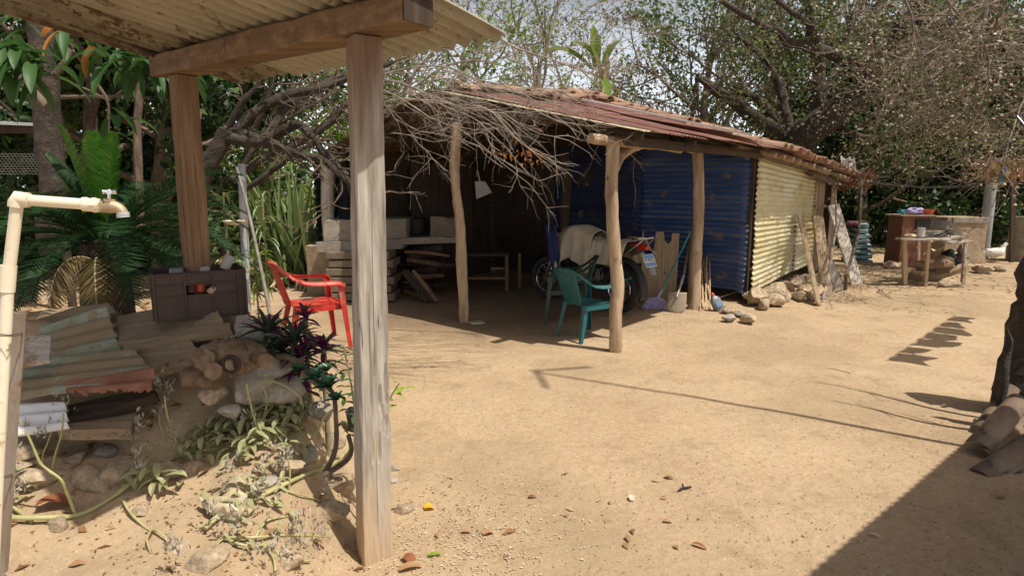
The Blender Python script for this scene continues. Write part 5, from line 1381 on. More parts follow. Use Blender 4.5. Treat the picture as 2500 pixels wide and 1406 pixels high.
def tree(label, px, Y, hgt, rad, lm, nleaf, lsize, seed, trunk_r=.12, bark='bark', lean=(0, 0), lvl=3, asp=.45, group=None, first=.35, kids=(3, 4), base_z=None, lr=.16, name='tree', bias=(0, 0, -.25)):
    rng = random.Random(seed)
    b = W(px, 460, Y); bz = terr(b.x, Y) if base_z is None else base_z
    t = thing(name, label, 'tree', (b.x, Y, bz), group=group)
    pts = [Vector((b.x, Y, bz - .1))]; d = Vector((lean[0], lean[1], 1)).normalized()
    hh = hgt * .62
    for i in range(8):
        d = (d + rnd(rng) * .10 + Vector((0, 0, .12))).normalized(); pts.append(pts[-1] + d * hh / 8)
    mb = MB(); mb.tube(pts, [trunk_r * 1.25, trunk_r, trunk_r * .8, trunk_r * .5], 9, jit=.07); mb.build('trunk', M[bark], t, smooth=True)
    mb = MB(); ends = []
    nb = 9
    for i in range(nb):
        tt = lerp(first, 1.0, i / (nb - 1)); k = min(int(tt * 8), 7); o = pts[k].lerp(pts[k + 1], tt * 8 - k)
        a = i * 2.4 + rng.uniform(-.4, .4); el = lerp(.25, 1.3, (i / (nb - 1)) ** 1.5)
        dd = Vector((math.cos(a), math.sin(a), el))
        L = rad * rng.uniform(.8, 1.1) * lerp(1.0, .75, i / nb)
        twigs(mb, o, dd, L, trunk_r * lerp(.5, .3, i / nb), lvl - 1, rng, ends, up=.07, kids=kids)
    mb.build('branches', M[bark], t, smooth=True)
    if nleaf:
        leaves('crown', scatter_round(ends, nleaf, lr, seed), lsize, asp, seed, lm, t, bias=bias, svar=.5)
    return t

# ---- background trees, left to right
far = 'trees standing behind the yard'
tree('dark evergreen tree filling the far left behind the shed roof', -80, 11, 7, 3.0, 'forest_mid', 9000, .17, 101, .16)
tree('yellow green leafy tree left of the dark trunk', 60, 13, 6.5, 2.6, 'forest_lime', 7000, .16, 102, .12)
tree('very dark leafy tree behind the cycad', 230, 10, 6.2, 2.6, 'forest_dark', 12000, .17, 103, .14, first=.2)
tree('dark green tree left of the shelter back post', 370, 10.5, 6.5, 2.4, 'forest_dark', 10000, .16, 104, .13, first=.2)
tree('mid green tree behind the shelter back post', 450, 13.5, 5, 2.2, 'forest_mid', 4500, .16, 105, .10)
tree('pale barked slender tree right of the shelter back post', 540, 13, 6.5, 1.9, 'forest_lime', 1800, .14, 106, .11, bark='twig')
tree('light green tree behind the sword leaved clump', 660, 16.5, 5.6, 2.6, 'forest_lime', 4200, .16, 107, .10)
tree('olive tree behind the kitchen gable', 830, 17, 5.6, 2.6, 'forest_lime', 3600, .15, 108, .10)
tree('thin bare branched tree behind the brushwood', 960, 14, 6.6, 2.6, 'forest_olive', 2600, .10, 109, .10, bark='twig', lvl=4, kids=(2, 4))
tree('sparse yellow green tree above the brushwood', 1130, 17, 8.2, 3.2, 'forest_lime', 5200, .13, 110, .10, bark='twig', lvl=4, kids=(2, 4))
tree('bare pale twiggy tree left of the banana plant', 1290, 15, 7.2, 2.8, 'forest_lime', 1500, .12, 111, .09, bark='twig', lvl=4, kids=(3, 4))
tree('bare pale twiggy tree right of the banana plant', 1450, 18, 8, 3.0, 'forest_olive', 1600, .11, 112, .09, bark='twig', lvl=4, kids=(3, 4))
tree('small leaved tree above the tiled ridge', 1600, 20, 8.0, 3.2, 'forest_mid', 4500, .14, 113, .11, lvl=4, kids=(2, 4))
tree('bushy grey green tree over the middle of the roof', 1700, 17, 8.8, 3.0, 'forest_olive', 4500, .13, 114, .13, lvl=4, kids=(2, 4))
tree('leafy green tree left of the big spreading tree', 1830, 19, 9.5, 3.2, 'forest_mid', 5500, .15, 115, .13)
tree('tall green tree behind the big spreading trunk', 1990, 20, 10, 3.4, 'forest_mid', 6000, .15, 116, .14)
tree('dark leafy tree behind the leaning boards', 2110, 16.5, 5.8, 2.3, 'forest_dark', 12000, .15, 117, .13, first=.05)
tree('dark leafy tree behind the red cabinet', 2230, 17.5, 6.0, 2.6, 'forest_dark', 13000, .15, 118, .14, first=.05)
tree('dark stemmed tree behind the clay block', 2330, 18.5, 7, 2.6, 'forest_mid', 7000, .15, 119, .13, bark='dark_bark')
tree('dark leafy tree right of the concrete post', 2450, 17.5, 6.5, 2.8, 'forest_dark', 12000, .15, 120, .14, first=.1)
tree('tall tree at the far right beyond the drum', 2620, 18, 9.5, 3.4, 'forest_mid', 9000, .16, 121, .15, first=.15)
tree('tall back tree over the right brushwood', 2300, 23, 11, 4.0, 'forest_mid', 8000, .18, 122, .16, first=.15)
# the wood far behind reads as one mass
g_ = np.random.default_rng(7)
def mass(name, n, yr, zr, xr, size, m, seed, gap=.0, label=None):
    g = np.random.default_rng(seed); P = []
    c = 0
    while len(P) < n and c < n * 12:
        c += 1
        y = g.uniform(*yr); x = y * g.uniform(*xr); z = g.uniform(0, 1) ** 1.15 * zr
        q = noise.noise(Vector((x * .33, y * .3, z * .5 + seed))) + .35 * noise.noise(Vector((x * 1.1, y, z * 1.4 + seed)))
        if q < gap + .35 * (z / zr) ** 2: continue
        P.append((x, y, z))
    V, Fc = leaves_np(np.array(P), size, .5, seed, bias=(0, -.2, -.1))
    o = mesh_np(name, V, Fc, M[m]); tag(o, None, None, None, 'stuff')
    if label: o['label'] = label
    return o
mass('far_wood', 17000, (24, 34), 5.5, (-.95, -.05), .30, 'forest_lime', 41, -.05, 'far wood behind the house on the left')
mass('far_wood', 15000, (26, 38), 4.6, (-.1, .45), .30, 'forest_mid', 42, -.1, 'low far wood behind the roof')
mass('far_wood', 30000, (24, 34), 8.0, (.4, 1.0), .28, 'forest_dark', 43, -.15, 'far dark wood on the right')
mass('undergrowth', 14000, (15.5, 21), 2.3, (.42, .95), .15, 'forest_dark', 44, -.2, 'dark undergrowth behind the pallets and clay block')
mass('undergrowth', 16000, (10.5, 17), 2.6, (-.86, -.50), .14, 'forest_dark', 45, -.2, 'dark undergrowth behind the cycad')
mass('undergrowth', 5000, (14, 19), 1.8, (-.50, -.22), .14, 'forest_lime', 46, -.12, 'pale undergrowth behind the sword leaved clump')

# ---- big spreading tree over the house
bt_ = thing('spreading_tree', 'big dark crooked tree spreading its limbs behind the tiled roof', 'tree', tuple(W(1960, 460, 13.5)))
rng = random.Random(77); mb = MB()
limb(mb, [(1958, 600), (1955, 430), (1952, 350), (1985, 312), (2045, 272), (2100, 232), (2150, 165), (2190, 100), (2240, 30), (2260, -40)], 13.5, .36, .17, n=14, jit=.05, Y1=12.2, wob=.05)
mb.build('trunk', M['dark_bark'], bt_, smooth=True)
ends = []; mb = MB(); lp = []
for pxs, Y0, Y1, r0, r1 in (
    ([(1948, 370), (1900, 322), (1840, 285), (1790, 245), (1740, 215), (1700, 188)], 13.5, 12.8, .14, .05),
    ([(1905, 322), (1875, 270), (1840, 232), (1790, 222)], 13.4, 13.0, .09, .04),
    ([(1700, 190), (1705, 240), (1706, 285)], 12.8, 12.8, .03, .01),
    ([(1995, 305), (1998, 240), (2000, 150), (1985, 90), (1975, 20), (1960, -30)], 13.4, 13.2, .11, .05),
    ([(2125, 190), (2065, 142), (2000, 122), (1940, 112), (1900, 75), (1855, 62), (1760, 0)], 12.6, 12.0, .09, .035),
    ([(2000, 130), (1985, 70), (1930, 30), (1890, -10)], 12.3, 12.0, .045, .03),
    ([(2128, 160), (2128, 80), (2140, -20)], 12.6, 12.2, .08, .05),
    ([(1930, 350), (1915, 260), (1890, 190), (1850, 130), (1800, 90)], 14, 14.5, .09, .04),
    ([(2020, 285), (2060, 320), (2130, 335), (2185, 320)], 13.2, 12.6, .06, .03),
    ([(2090, 230), (2160, 240), (2250, 290), (2340, 330), (2430, 350)], 13.0, 11.0, .09, .03),
    ([(2170, 140), (2260, 130), (2350, 160), (2430, 230), (2500, 330)], 12.4, 10.5, .09, .03),
    ([(2210, 60), (2300, 60), (2400, 90), (2520, 160)], 12.0, 10.0, .08, .03),
    ([(2000, 250), (2050, 150), (2080, 60), (2110, -30)], 13.6, 13.6, .05, .03),
    ([(1880, 320), (1850, 350), (1800, 330), (1740, 300)], 13.6, 14.5, .05, .02)):
    pts = limb(Each('limb', M['dark_bark'], bt_, True), pxs, Y0, r0 * 1.5, r1 * 1.3, n=9, jit=.07, Y1=Y1, wob=.06)
    for i in range(4, len(pts), 3):
        dd = (pts[i] - pts[i - 1]).normalized() + rnd(rng) * .7 + Vector((0, 0, .2))
        twigs(mb, pts[i], dd, rng.uniform(.5, 1.2), .016, 2, rng, ends, wander=.4, up=.0, kids=(2, 3), n=4, spread=1.1)
stuff(mb.build('twigs', M['branch'], bt_, smooth=True))
P = scatter_round(ends, 5200, .14, 5)
leaves('foliage', P[:1900], .085, .5, 5, 'forest_olive', bt_)
leaves('foliage', P[2400:4000], .10, .5, 6, 'forest_mid', bt_)
# ---- drooping dry vine-hung branches at top right
dt = thing('dry_branches', 'tangle of dry brown twigs with pale papery leaves hanging into the top right', 'branches', tuple(W(2450, 200, 9)))
rng = random.Random(81); mb = MB(); ends = []
for i in range(80):
    px = rng.triangular(2080, 2620, 2560); py = rng.uniform(-60, 330)
    if px < 2180 and py > 240: continue
    Y = rng.uniform(8.2, 11.5)
    d = Vector((rng.gauss(-.2, .9), rng.gauss(0, .5), rng.gauss(-.1, .5)))
    pts = []
    twigs(mb, W(px, py, Y), d, rng.uniform(1.0, 2.0), rng.uniform(.010, .02), 2, rng, ends, wander=.55, up=-.05, kids=(3, 5), n=4, spread=1.1, ratio=.6)
mb.build('twigs', M['twig_brown'] if 'twig_brown' in M else mat('twig_brown', [(0, (.06, .042, .033)), (.5, (.13, .095, .075)), (1, (.28, .22, .175))], scale=6, bump=0, island=.35), dt)
P = scatter_round(ends, 12000, .10, 9)
leaves('papery_leaves', P[:4400], .046, .6, 9, 'pale_leaf', dt)
leaves('olive_leaves', P[5000:11500], .055, .5, 10, 'forest_olive', dt)
mb = MB()
ep = [e for e in ends if pix(e)[1] > 250]
# brown dead leaf thatch hanging by the blue strip
th = thing('dead_leaf_thatch', 'fringe of rusty brown dead leaves hanging above the concrete post', 'leaves', tuple(W(2440, 420, 11.5)))
rng = random.Random(5); P = [W(rng.triangular(2360, 2620, 2470), rng.gauss(412, 14), rng.uniform(10.8, 12.2)) for _ in range(1400)]
stuff(leaves('leaf_fringe', np.array([tuple(p) for p in P[:800]]), .10, .45, 3, 'dry_leaf', th, bias=(0, 0, -.6)))
mb = MB(); 
for i in range(26):
    a = W(rng.uniform(2340, 2560), rng.uniform(385, 425), 11.5); twigs(mb, a, (rng.gauss(0, 1), .2, rng.gauss(-.1, .3)), .9, .012, 1, rng, [], wander=.4, n=4)
mb.build('twigs', M['twig'], th)
dbr = thing('eave_debris', 'dark dead leaves and sticks lying on the far roof corner', 'leaves', tuple(W(2080, 425, 11.3)))
P = [HP(rng.uniform(6.7, 8.0), rng.uniform(-.5, .8), 0) + Vector((0, 0, 1.72 + rng.gauss(0, .07))) for _ in range(900)]
leaves('leaf_litter', np.array([tuple(p) for p in P]), .11, .45, 4, 'brown_leaf', dbr)
mb = MB()
for i in range(30): a = HP(rng.uniform(6.7, 7.9), rng.uniform(-.4, .5), 1.70 + rng.gauss(0, .04)); twigs(mb, a, (rng.gauss(0, 1), rng.gauss(0, 1), 0), .6, .012, 1, rng, [], n=4)
mb.build('sticks', M['branch'], dbr)

# ---- thorny tree on the left and the brushwood over the porch
tt = thing('gnarled_tree', 'gnarled dark rough barked tree forking beside the shelter back post', 'tree', tuple(W(505, 640, 5.0)))
mb = MB(); limb(mb, [(450, 720), (462, 600), (485, 480), (515, 400), (540, 350), (556, 318)], 5.2, .085, .065, n=14, jit=.06, wob=.03); mb.build('trunk', M['dark_bark'], tt, smooth=True)
mat('dark_bark2', [(0, (.03, .022, .016)), (.5, (.10, .07, .048)), (1, (.24, .18, .13))], scale=16, bump=1, bscale=50, dist=.02)
rng = random.Random(55); mb = MB(); ends = []
for pxs, Y0, Y1, r0, r1 in (
    ([(535, 335), (590, 345), (645, 352), (700, 368), (745, 380), (800, 402), (845, 438), (900, 470)], 5.2, 5.0, .045, .022),
    ([(550, 330), (600, 330), (640, 345), (690, 325), (730, 305), (765, 335), (800, 385), (850, 430)], 5.3, 5.1, .05, .025),
    ([(545, 345), (600, 300), (640, 262), (700, 235), (780, 215), (870, 180), (960, 150)], 5.3, 5.6, .045, .025),
    ([(640, 345), (690, 275), (750, 230), (800, 195), (850, 175)], 5.4, 5.8, .04, .025),
    ([(560, 310), (600, 250), (640, 195), (680, 140)], 5.2, 5.2, .03, .015),
    ([(700, 370), (760, 330), (800, 300), (860, 250), (930, 230)], 5.3, 5.5, .04, .02),
    ([(620, 320), (650, 250), (668, 180), (700, 120)], 5.6, 5.6, .028, .015),
    ([(590, 420), (640, 385), (700, 360), (760, 340)], 6.0, 6.0, .03, .02),
    ([(600, 470), (660, 420), (730, 370), (800, 340)], 6.3, 6.3, .03, .018),
    ([(560, 440), (590, 400), (650, 330), (720, 280), (790, 250)], 5.8, 6.2, .025, .015)):
    pts = limb(Each('limb', M['dark_bark'], tt, True), pxs, Y0, r0, r1, n=9, jit=.12, Y1=Y1, wob=.04)
    for i in range(5, len(pts), 3):
        dd = (pts[i] - pts[i - 1]).normalized() + rnd(rng) * .6 + Vector((.3, 0, .1))
        twigs(mb, pts[i], dd, rng.uniform(.3, .7), .010, 1, rng, ends, wander=.5, up=.0, kids=(2, 4), n=4, spread=1.0)
stuff(mb.build('twigs', M['dark_bark2'], tt, smooth=True))
bw = thing('brushwood', 'mass of bare grey twigs sprawling over the porch gable', 'branches', tuple(W(1150, 250, 5)))
rng = random.Random(66); mb = MB(); ends = []
def arc(a, b, c, Y, r, side, L, lv=1):
    p = [W(a[0], a[1], Y), W(b[0], b[1], Y - .15), W(c[0], c[1], Y + rng.uniform(-.3, .3))]
    P = [p[0].lerp(p[1], t).lerp(p[1].lerp(p[2], t), t) for t in [i / 12 for i in range(13)]]
    P = [q + Vector((noise.noise(q * 2.5), noise.noise(q * 2.5 + Vector((9, 0, 0))), noise.noise(q * 2.5 + Vector((0, 9, 0))))) * .07 + Vector((noise.noise(q * 9), 0, noise.noise(q * 9 + Vector((0, 9, 0))))) * .014 for q in P]
    mb.tube(P, [r, r * .7, r * .3], 5, jit=.08)
    for k in range(side):
        i = rng.randint(2, 12); dd = (P[i] - P[i - 1]).normalized() + rnd(rng) * .75
        twigs(mb, P[i], dd, L * rng.uniform(.4, 1.2), r * .4, lv, rng, ends, wander=.32, up=-.03, kids=(1, 3), n=4, seg=5, spread=1.2)
for a, b, c, Y, r in (((905, 175), (1120, 250), (1290, 420), 4.7, .012), ((930, 215), (1100, 300), (1290, 450), 4.6, .010), ((940, 250), (1200, 200), (1345, 420), 4.8, .014), ((1180, 95), (1300, 110), (1480, 200), 6.0, .020),
                      ((920, 190), (1180, 110), (1430, 330), 5.2, .014), ((1080, 200), (1240, 230), (1430, 300), 5.4, .014), ((930, 290), (1050, 120), (1290, 160), 5.6, .022), ((960, 330), (1080, 330), (1300, 330), 4.9, .008), ((1000, 230), (1300, 300), (1440, 360), 5.0, .010),
                      ((1100, 180), (1380, 260), (1500, 310), 5.2, .010), ((960, 290), (1150, 350), (1310, 440), 4.6, .007), ((1010, 330), (1060, 400), (1120, 430), 4.7, .006), ((1150, 260), (1260, 330), (1370, 400), 4.7, .010)):
    arc(a, b, c, Y, r * .62, 9, .32)
for i in range(68):
    x = rng.triangular(860, 1350, 980); y = rng.triangular(150, 330, 225) + (x - 1000) * .10
    L_ = rng.uniform(110, 330); an = rng.gauss(.22, .38)
    b = (x + L_ * .5 * math.cos(an - .35), y + L_ * .5 * math.sin(an - .35)); c = (x + L_ * math.cos(an), y + L_ * math.sin(an))
    if c[1] > 385: continue
    arc((x, y), b, c, rng.uniform(4.5, 6.3), rng.uniform(.0016, .0042), rng.randint(4, 7), .24)
for i in range(46):   # high fringe against the sky
    x = rng.uniform(950, 1500); y = rng.uniform(20, 230); L_ = rng.uniform(120, 300); an = rng.gauss(-.3, .9)
    arc((x, y), (x + L_ * .5, y + L_ * .5 * math.sin(an) - 20), (x + L_ * math.cos(an), y + L_ * math.sin(an)), rng.uniform(6.5, 9), rng.uniform(.003, .007), rng.randint(3, 6), .55)
stuff(mb.build('twigs', M['twig'], bw))
print('brush faces', len(mb.f))
P = scatter_round([e for e in ends if rng.random() < .06], 40, .05, 4)
stuff(leaves('leaves', P, .04, .5, 8, 'brown_leaf', bw))
P = [W(rng.gauss(1275, 26), rng.gauss(375, 14), 4.75) for _ in range(34)]
stuff(leaves('dead_leaf_cluster', np.array([tuple(p) for p in P]), .042, .5, 9, 'amber_leaf', bw, bias=(0, 0, -.7)))
# pruned limbs on the sky side, right of the canopy
# ---- sword-leaved clump
ag = thing('sword_plant', 'big clump of upright sword shaped leaves left of the kitchen', 'plant', tuple(T(735, 632)))
rng = random.Random(9); mb = Each('blade', M['agave_leaf'], ag); mb2 = Each('dry_blade', M['agave_dry'], ag)
for cx_, n_, hh in ((735, 46, 1.75), (690, 26, 1.3), (765, 26, 1.5), (650, 20, 1.1), (705, 20, 1.9)):
    c = W(cx_, 625, 9.6); c.z = terr(c.x, 9.6)
    for i in range(n_):
        a = rng.uniform(0, 6.28); sp = rng.uniform(.05, .75)
        blade(mb, c + Vector((rng.gauss(0, .12), rng.gauss(0, .12), .05)), (math.cos(a) * sp, math.sin(a) * sp, 1), hh * rng.uniform(.6, 1.15), rng.uniform(.06, .10), curve=.25 * sp, seg=6)
    for i in range(14):
        a = rng.uniform(0, 6.28)
        blade(mb2, c + Vector((rng.gauss(0, .1), rng.gauss(0, .1), .1)), (math.cos(a), math.sin(a), .35), rng.uniform(.5, 1.0), .05, curve=1.6, seg=6)

# banana plant above the ridge
bp_ = thing('banana_plant', 'ragged banana plant showing torn and dry leaves above the roof ridge', 'plant', (W(1480, 460, 14).x, 14, 0))
mb = MB(); mb.tube([(W(1475, 460, 14).x, 14, 0), tuple(W(1478, 250, 14)), tuple(W(1470, 170, 14))], [.13, .12, .07], 10); mb.build('stem', M['agave_dry'], bp_, smooth=True)
mb = Each('leaf', M['forest_lime'], bp_); mb2 = Each('dry_leaf', M['agave_dry'], bp_)
for px, py, dx, dz, L in ((1462, 160, -.6, .8, .9), (1455, 165, -.1, 1, .9), (1440, 170, -1, .9, 1.2), (1475, 165, .3, .9, .7), (1465, 190, .1, -.2, .7)): blade(mb, W(px, py, 13.9), (dx, -.3, dz), L, .24, curve=.9, seg=7)
for i in range(12): blade(mb2, W(1480 + rng.gauss(0, 12), 200, 13.9), (rng.gauss(.2, .4), rng.gauss(0, .3), rng.choice((-1, .9))), rng.uniform(.5, .9), .10, curve=1.0, seg=5)


# ---- mango tree at top left
mg = thing('mango_tree', 'large leaved mango tree with a thick dark trunk behind the cycad', 'tree', (W(125, 460, 6.2).x, 6.2, .1))
mb = MB(); limb(mb, [(135, 620), (128, 450), (118, 330), (112, 200), (95, 80), (85, -20)], 6.2, .13, .10, n=12, jit=.05, wob=.03); mb.build('trunk', M['dark_bark'], mg, smooth=True)
mb = Each('limb', M['bark'], mg, True)
for pxs, r0, r1, Y in (([(262, 340), (264, 300), (262, 245), (215, 175), (180, 125), (165, 110)], .012, .008, 4.6), ([(262, 245), (225, 225), (180, 205), (130, 180)], .009, .006, 4.6), ([(264, 248), (300, 222), (330, 205)], .010, .006, 4.6), ([(262, 500), (265, 400), (263, 300)], .014, .012, 4.6), ([(130, 190), (165, 140), (178, 100)], .03, .02, 5.6), ([(118, 260), (60, 200), (20, 130)], .04, .02, 5.8), ([(345, 560), (335, 330), (340, 240), (352, 100)], .05, .04, 7.4)):
    limb(mb, pxs, Y, r0, r1, n=7, jit=.06)
rng = random.Random(14); mb = Each('leaf', M['mango_leaf'], mg, True); my = Each('yellow_leaf', M['amber_leaf'], mg, True)
for (px, py, n_, Y) in ((45, 120, 10, 3.7), (20, 165, 8, 3.8), (80, 150, 9, 3.7), (105, 175, 7, 3.8), (245, 140, 9, 4.3), (285, 135, 9, 4.3), (325, 145, 10, 4.2), (360, 165, 9, 4.2), (385, 150, 7, 4.2), (275, 290, 4, 4.5), (230, 330, 5, 4.6), (300, 95, 8, 4.6), (200, 90, 6, 4.6), (150, 70, 7, 4.5), (60, 60, 7, 4.5), (0, 110, 6, 3.9), (420, 160, 5, 4.3)):
    c = W(px, py, Y)
    for i in range(n_):
        a = rng.uniform(0, 6.28)
        blade(mb if rng.random() > .025 else my, c + rnd(rng) * .03, (math.cos(a) * .8, math.sin(a) * .8, rng.uniform(-1.1, .5)), rng.uniform(.20, .32), rng.uniform(.05, .075), curve=1.3, seg=5, vfold=.2)


# ---- cycad
cyc = thing('cycad', 'large cycad with dark arching fronds and bright new upright ones behind the woodpile', 'cycad', tuple(onto(W(252, 600, 4.2).x, 4.2)))
cc = W(250, 590, 4.2)
mb = MB(); base = onto(cc.x, cc.y, -.05)
mb.tube([base, base.lerp(cc, .5), cc], [.15, .16, .12], 16, jit=.12); mb.build('trunk', M['dark_bark'], cyc, smooth=True)
def frond(c, d, L, droop, lw, name, m, seed, nl=46, vee=.5, stem='cycad_dark', twist=0.0):
    rg = random.Random(seed); pts = []; p = Vector(c); dd = Vector(d).normalized()
    for i in range(13):
        pts.append(p.copy()); p = p + dd * L / 12; dd = (dd + Vector((0, 0, -droop / 12 * (1 + i / 8)))).normalized()
    V = []; 
    for i in range(nl):
        t = .12 + .88 * i / nl; k = min(int(t * 12), 11); o = pts[k].lerp(pts[k + 1], t * 12 - k); td = (pts[k + 1] - pts[k]).normalized()
        s = td.cross(Vector((0, 0, 1)))
        if s.length < .05: s = Vector((1, 0, 0))
        s.normalize(); s = Matrix.Rotation(twist, 3, td) @ s; n_ = s.cross(td).normalized()
        ll = lw * math.sin(math.pi * (.12 + .84 * t)) ** .6
        for sg in (-1, 1):
            q = (s * sg + td * .75 + n_ * vee + rnd(rg) * .04).normalized()
            w2 = td * .0062 * (1 + .2 * ll)
            mid = o + q * ll * .5; tipp = o + q * ll + Vector((0, 0, -.012))
            V += [o - w2, o + w2, mid + w2 * .9, mid - w2 * .9, mid - w2 * .9, mid + w2 * .9, tipp + w2 * .1, tipp - w2 * .1]
    V = np.array([tuple(v) for v in V]); o_ = mesh_np(name, V, np.arange(len(V)).reshape(-1, 4), M[m], cyc)
    mb = MB(); mb.tube(pts, [.007, .003], 5); r_ = mb.build('rachis', M[stem], o_, origin=None)
    return o_
rng = random.Random(17)
for i in range(38):
    a = i * 2.399 + rng.uniform(-.2, .2); el = lerp(1.0, -.15, (i / 38)) + rng.uniform(-.1, .1)
    frond(cc + Vector((math.cos(a) * .06, math.sin(a) * .06, .02)), (math.cos(a), math.sin(a) * .9, el), rng.uniform(.85, 1.08), lerp(.7, 1.15, i / 38), .17, 'frond', 'cycad_dark', i, vee=.35)
for i, (px, py, L) in enumerate(((150, 315, .80), (205, 350, .62), (275, 335, .72), (240, 360, .55), (225, 330, .60), (120, 380, .75))):
    b0 = W(250 + (px - 220) * .15, 560, 4.05); d_ = W(px, py, 3.95 + .1 * (i % 2)) - b0
    frond(b0, d_, d_.length * 1.04, .10, .125, 'new_frond', 'cycad_bright' if i != 5 else 'cycad_dark', 60 + i, nl=54, vee=.55, stem='cycad_bright')
for i, (px, py) in enumerate(((300, 790), (215, 760))):
    b0 = W(245, 650, 3.95); d_ = Vector(((px - 245) / 420, -.25, .25)).normalized()
    frond(b0, d_, .55, 2.6, .17, 'dead_frond', 'cycad_dead', 80 + i, vee=-.5, stem='agave_dry')
# low plants filling under the shelter back
for k, (px, py, Y, n_) in enumerate(((560, 590, 5.2, 26), (620, 600, 5.6, 20), (545, 470, 5.6, 26), (590, 520, 6.2, 26), (500, 640, 4.4, 18), (640, 480, 7, 20), (600, 640, 6.0, 14))):
    mb = MB(); c = W(px, py, Y); b0 = onto(c.x, Y)
    pl_ = thing('leafy_weed', ['leafy weed in front of the white pipe', 'thin leaved weed right of the leaning pole', 'hanging strappy leaves beside the gnarled trunk', 'strappy green plant behind the leaning pole', 'short weed beside the plastic crate', 'tall thin leaved weed before the sword plant', 'low weed at the foot of the white pipe'][k], 'plant', tuple(b0), group=None)
    mb.tube([b0, c], .010, 6); mb.build('stem', M['vine_stem'], pl_); mb = Each('leaf', M[('forest_mid', 'forest_lime', 'agave_leaf')[k % 3]], pl_)
    for i in range(n_): a = rng.uniform(0, 6.28); blade(mb, b0.lerp(c, rng.uniform(.5, 1)), (math.cos(a), math.sin(a), rng.uniform(-.2, 1)), rng.uniform(.18, .38), .028, curve=1.6, seg=5)
# leaf litter ground at the back left
def litter(name, n, rx, ry, size, m, seed, label, cond=None, flat=1.0):
    g = np.random.default_rng(seed); P = []; D = []
    while len(P) < n:
        y = g.uniform(*ry); x = g.uniform(*rx)
        if cond and not cond(x, y, g): continue
        P.append((x, y, terr(x, y) + .004)); a = g.uniform(0, 6.28); D.append((math.cos(a), math.sin(a), g.uniform(-.02, .22)))
    V, Fc = leaves_np(np.array(P), size, .45, seed, dirs=D, flat=flat, fold=.25)
    V[:, 2] = np.maximum(V[:, 2], V[:, 2] * 0 + V[:, 2])
    o = mesh_np(name, V, Fc, M[m]); tag(o, label, None, None, 'stuff'); return o
litter('fallen_leaves', 3800, (-12, -1.6), (4.6, 14), .09, 'dry_leaf', 1, 'dry leaves strewn on the ground under the trees at left', lambda x, y, g: x < -.42 * y + .0)
litter('fallen_leaves', 900, (5, 16), (9, 15), .07, 'dry_leaf', 2, 'dry leaves strewn round the table and clay block')
litter('chaff', 1500, (4.2, 7.5), (8.6, 11.2), .030, 'chaff', 3, 'pale chaff and husks along the foot of the house wall', lambda x, y, g: abs((x - 4.0) - (y - 8.4) * .95) < .55 + .3 * g.normal())
litter('chaff', 900, (-.7, .7), (2.05, 3.2), .016, 'chaff', 4, 'pale chips scattered right of the front post', lambda x, y, g: g.uniform() < math.exp(-((x + .25) ** 2 * 6 + (y - 2.45) ** 2 * 4)))
litter('grit', 2600, (-.6, 4.2), (1.9, 8), .011, 'dark_chaff', 5, 'tiny dark bits over the yard', lambda x, y, g: g.uniform() < .25 + .9 * noise.noise(Vector((x * .9, y * .9, 2))) + .8 * math.exp(-((x - 2.2) ** 2 + (y - 2.3) ** 2) * .8))
litter('grit', 1600, (-.6, 4.2), (1.9, 8), .010, 'chaff', 6, 'tiny pale bits over the yard', lambda x, y, g: g.uniform() < .3 + .9 * noise.noise(Vector((x * .9 + 7, y * .9, 2))))
litter('dry_bits', 700, (-2.2, -.55), (1.8, 3.0), .017, 'dry_leaf', 7, 'crumbled dry leaves on the bank below the stems', lambda x, y, g: g.uniform() < .2 + 1.2 * math.exp(-((x + 1.0) ** 2 * 6 + (y - 2.3) ** 2 * 6)))
litter('dry_bits', 700, (1.0, 2.6), (6.8, 8.4), .02, 'chaff', 8, 'pale bits on the porch edge', None)
litter('curled_leaves', 70, (-2.2, -.6), (1.9, 2.9), .065, 'dry_leaf', 17, 'larger curled tan and russet leaves on the sunlit bank')
litter('curled_leaves', 26, (-.5, .9), (1.95, 3.2), .05, 'dry_leaf', 18, 'scattered dry leaves right of the front post')
# pebbles
g = np.random.default_rng(12); V = []; Fq = []
ico = [(0, 0, 1), (.9, 0, .2), (0, .9, .2), (-.9, 0, .2), (0, -.9, .2), (0, 0, -.6)]
fc = [(0, 1, 2), (0, 2, 3), (0, 3, 4), (0, 4, 1), (5, 2, 1), (5, 3, 2), (5, 4, 3), (5, 1, 4)]
k = 0
for i in range(2600):
    y = 1.9 + 7 * g.uniform() ** 1.4; x = g.uniform(-.65 * y if y < 3.2 else -.35 * y, .9 * y); r = .003 + .006 * g.uniform() ** 3
    c = np.array((x, y, terr(x, y))); a = g.uniform(0, 6.28); sx, sy = r * g.uniform(.7, 1.4), r * g.uniform(.7, 1.3)
    for v in ico: V.append(c + np.array((v[0] * sx * math.cos(a) - v[1] * sy * math.sin(a), v[0] * sx * math.sin(a) + v[1] * sy * math.cos(a), v[2] * r * .7)))
    Fq += [(k + a_, k + b_, k + c_) for a_, b_, c_ in fc]; k += 6
o = mesh_np('pebbles', np.array(V), np.array(Fq), M['sand_stone']); tag(o, 'small pebbles and clods over the yard', kind='stuff')
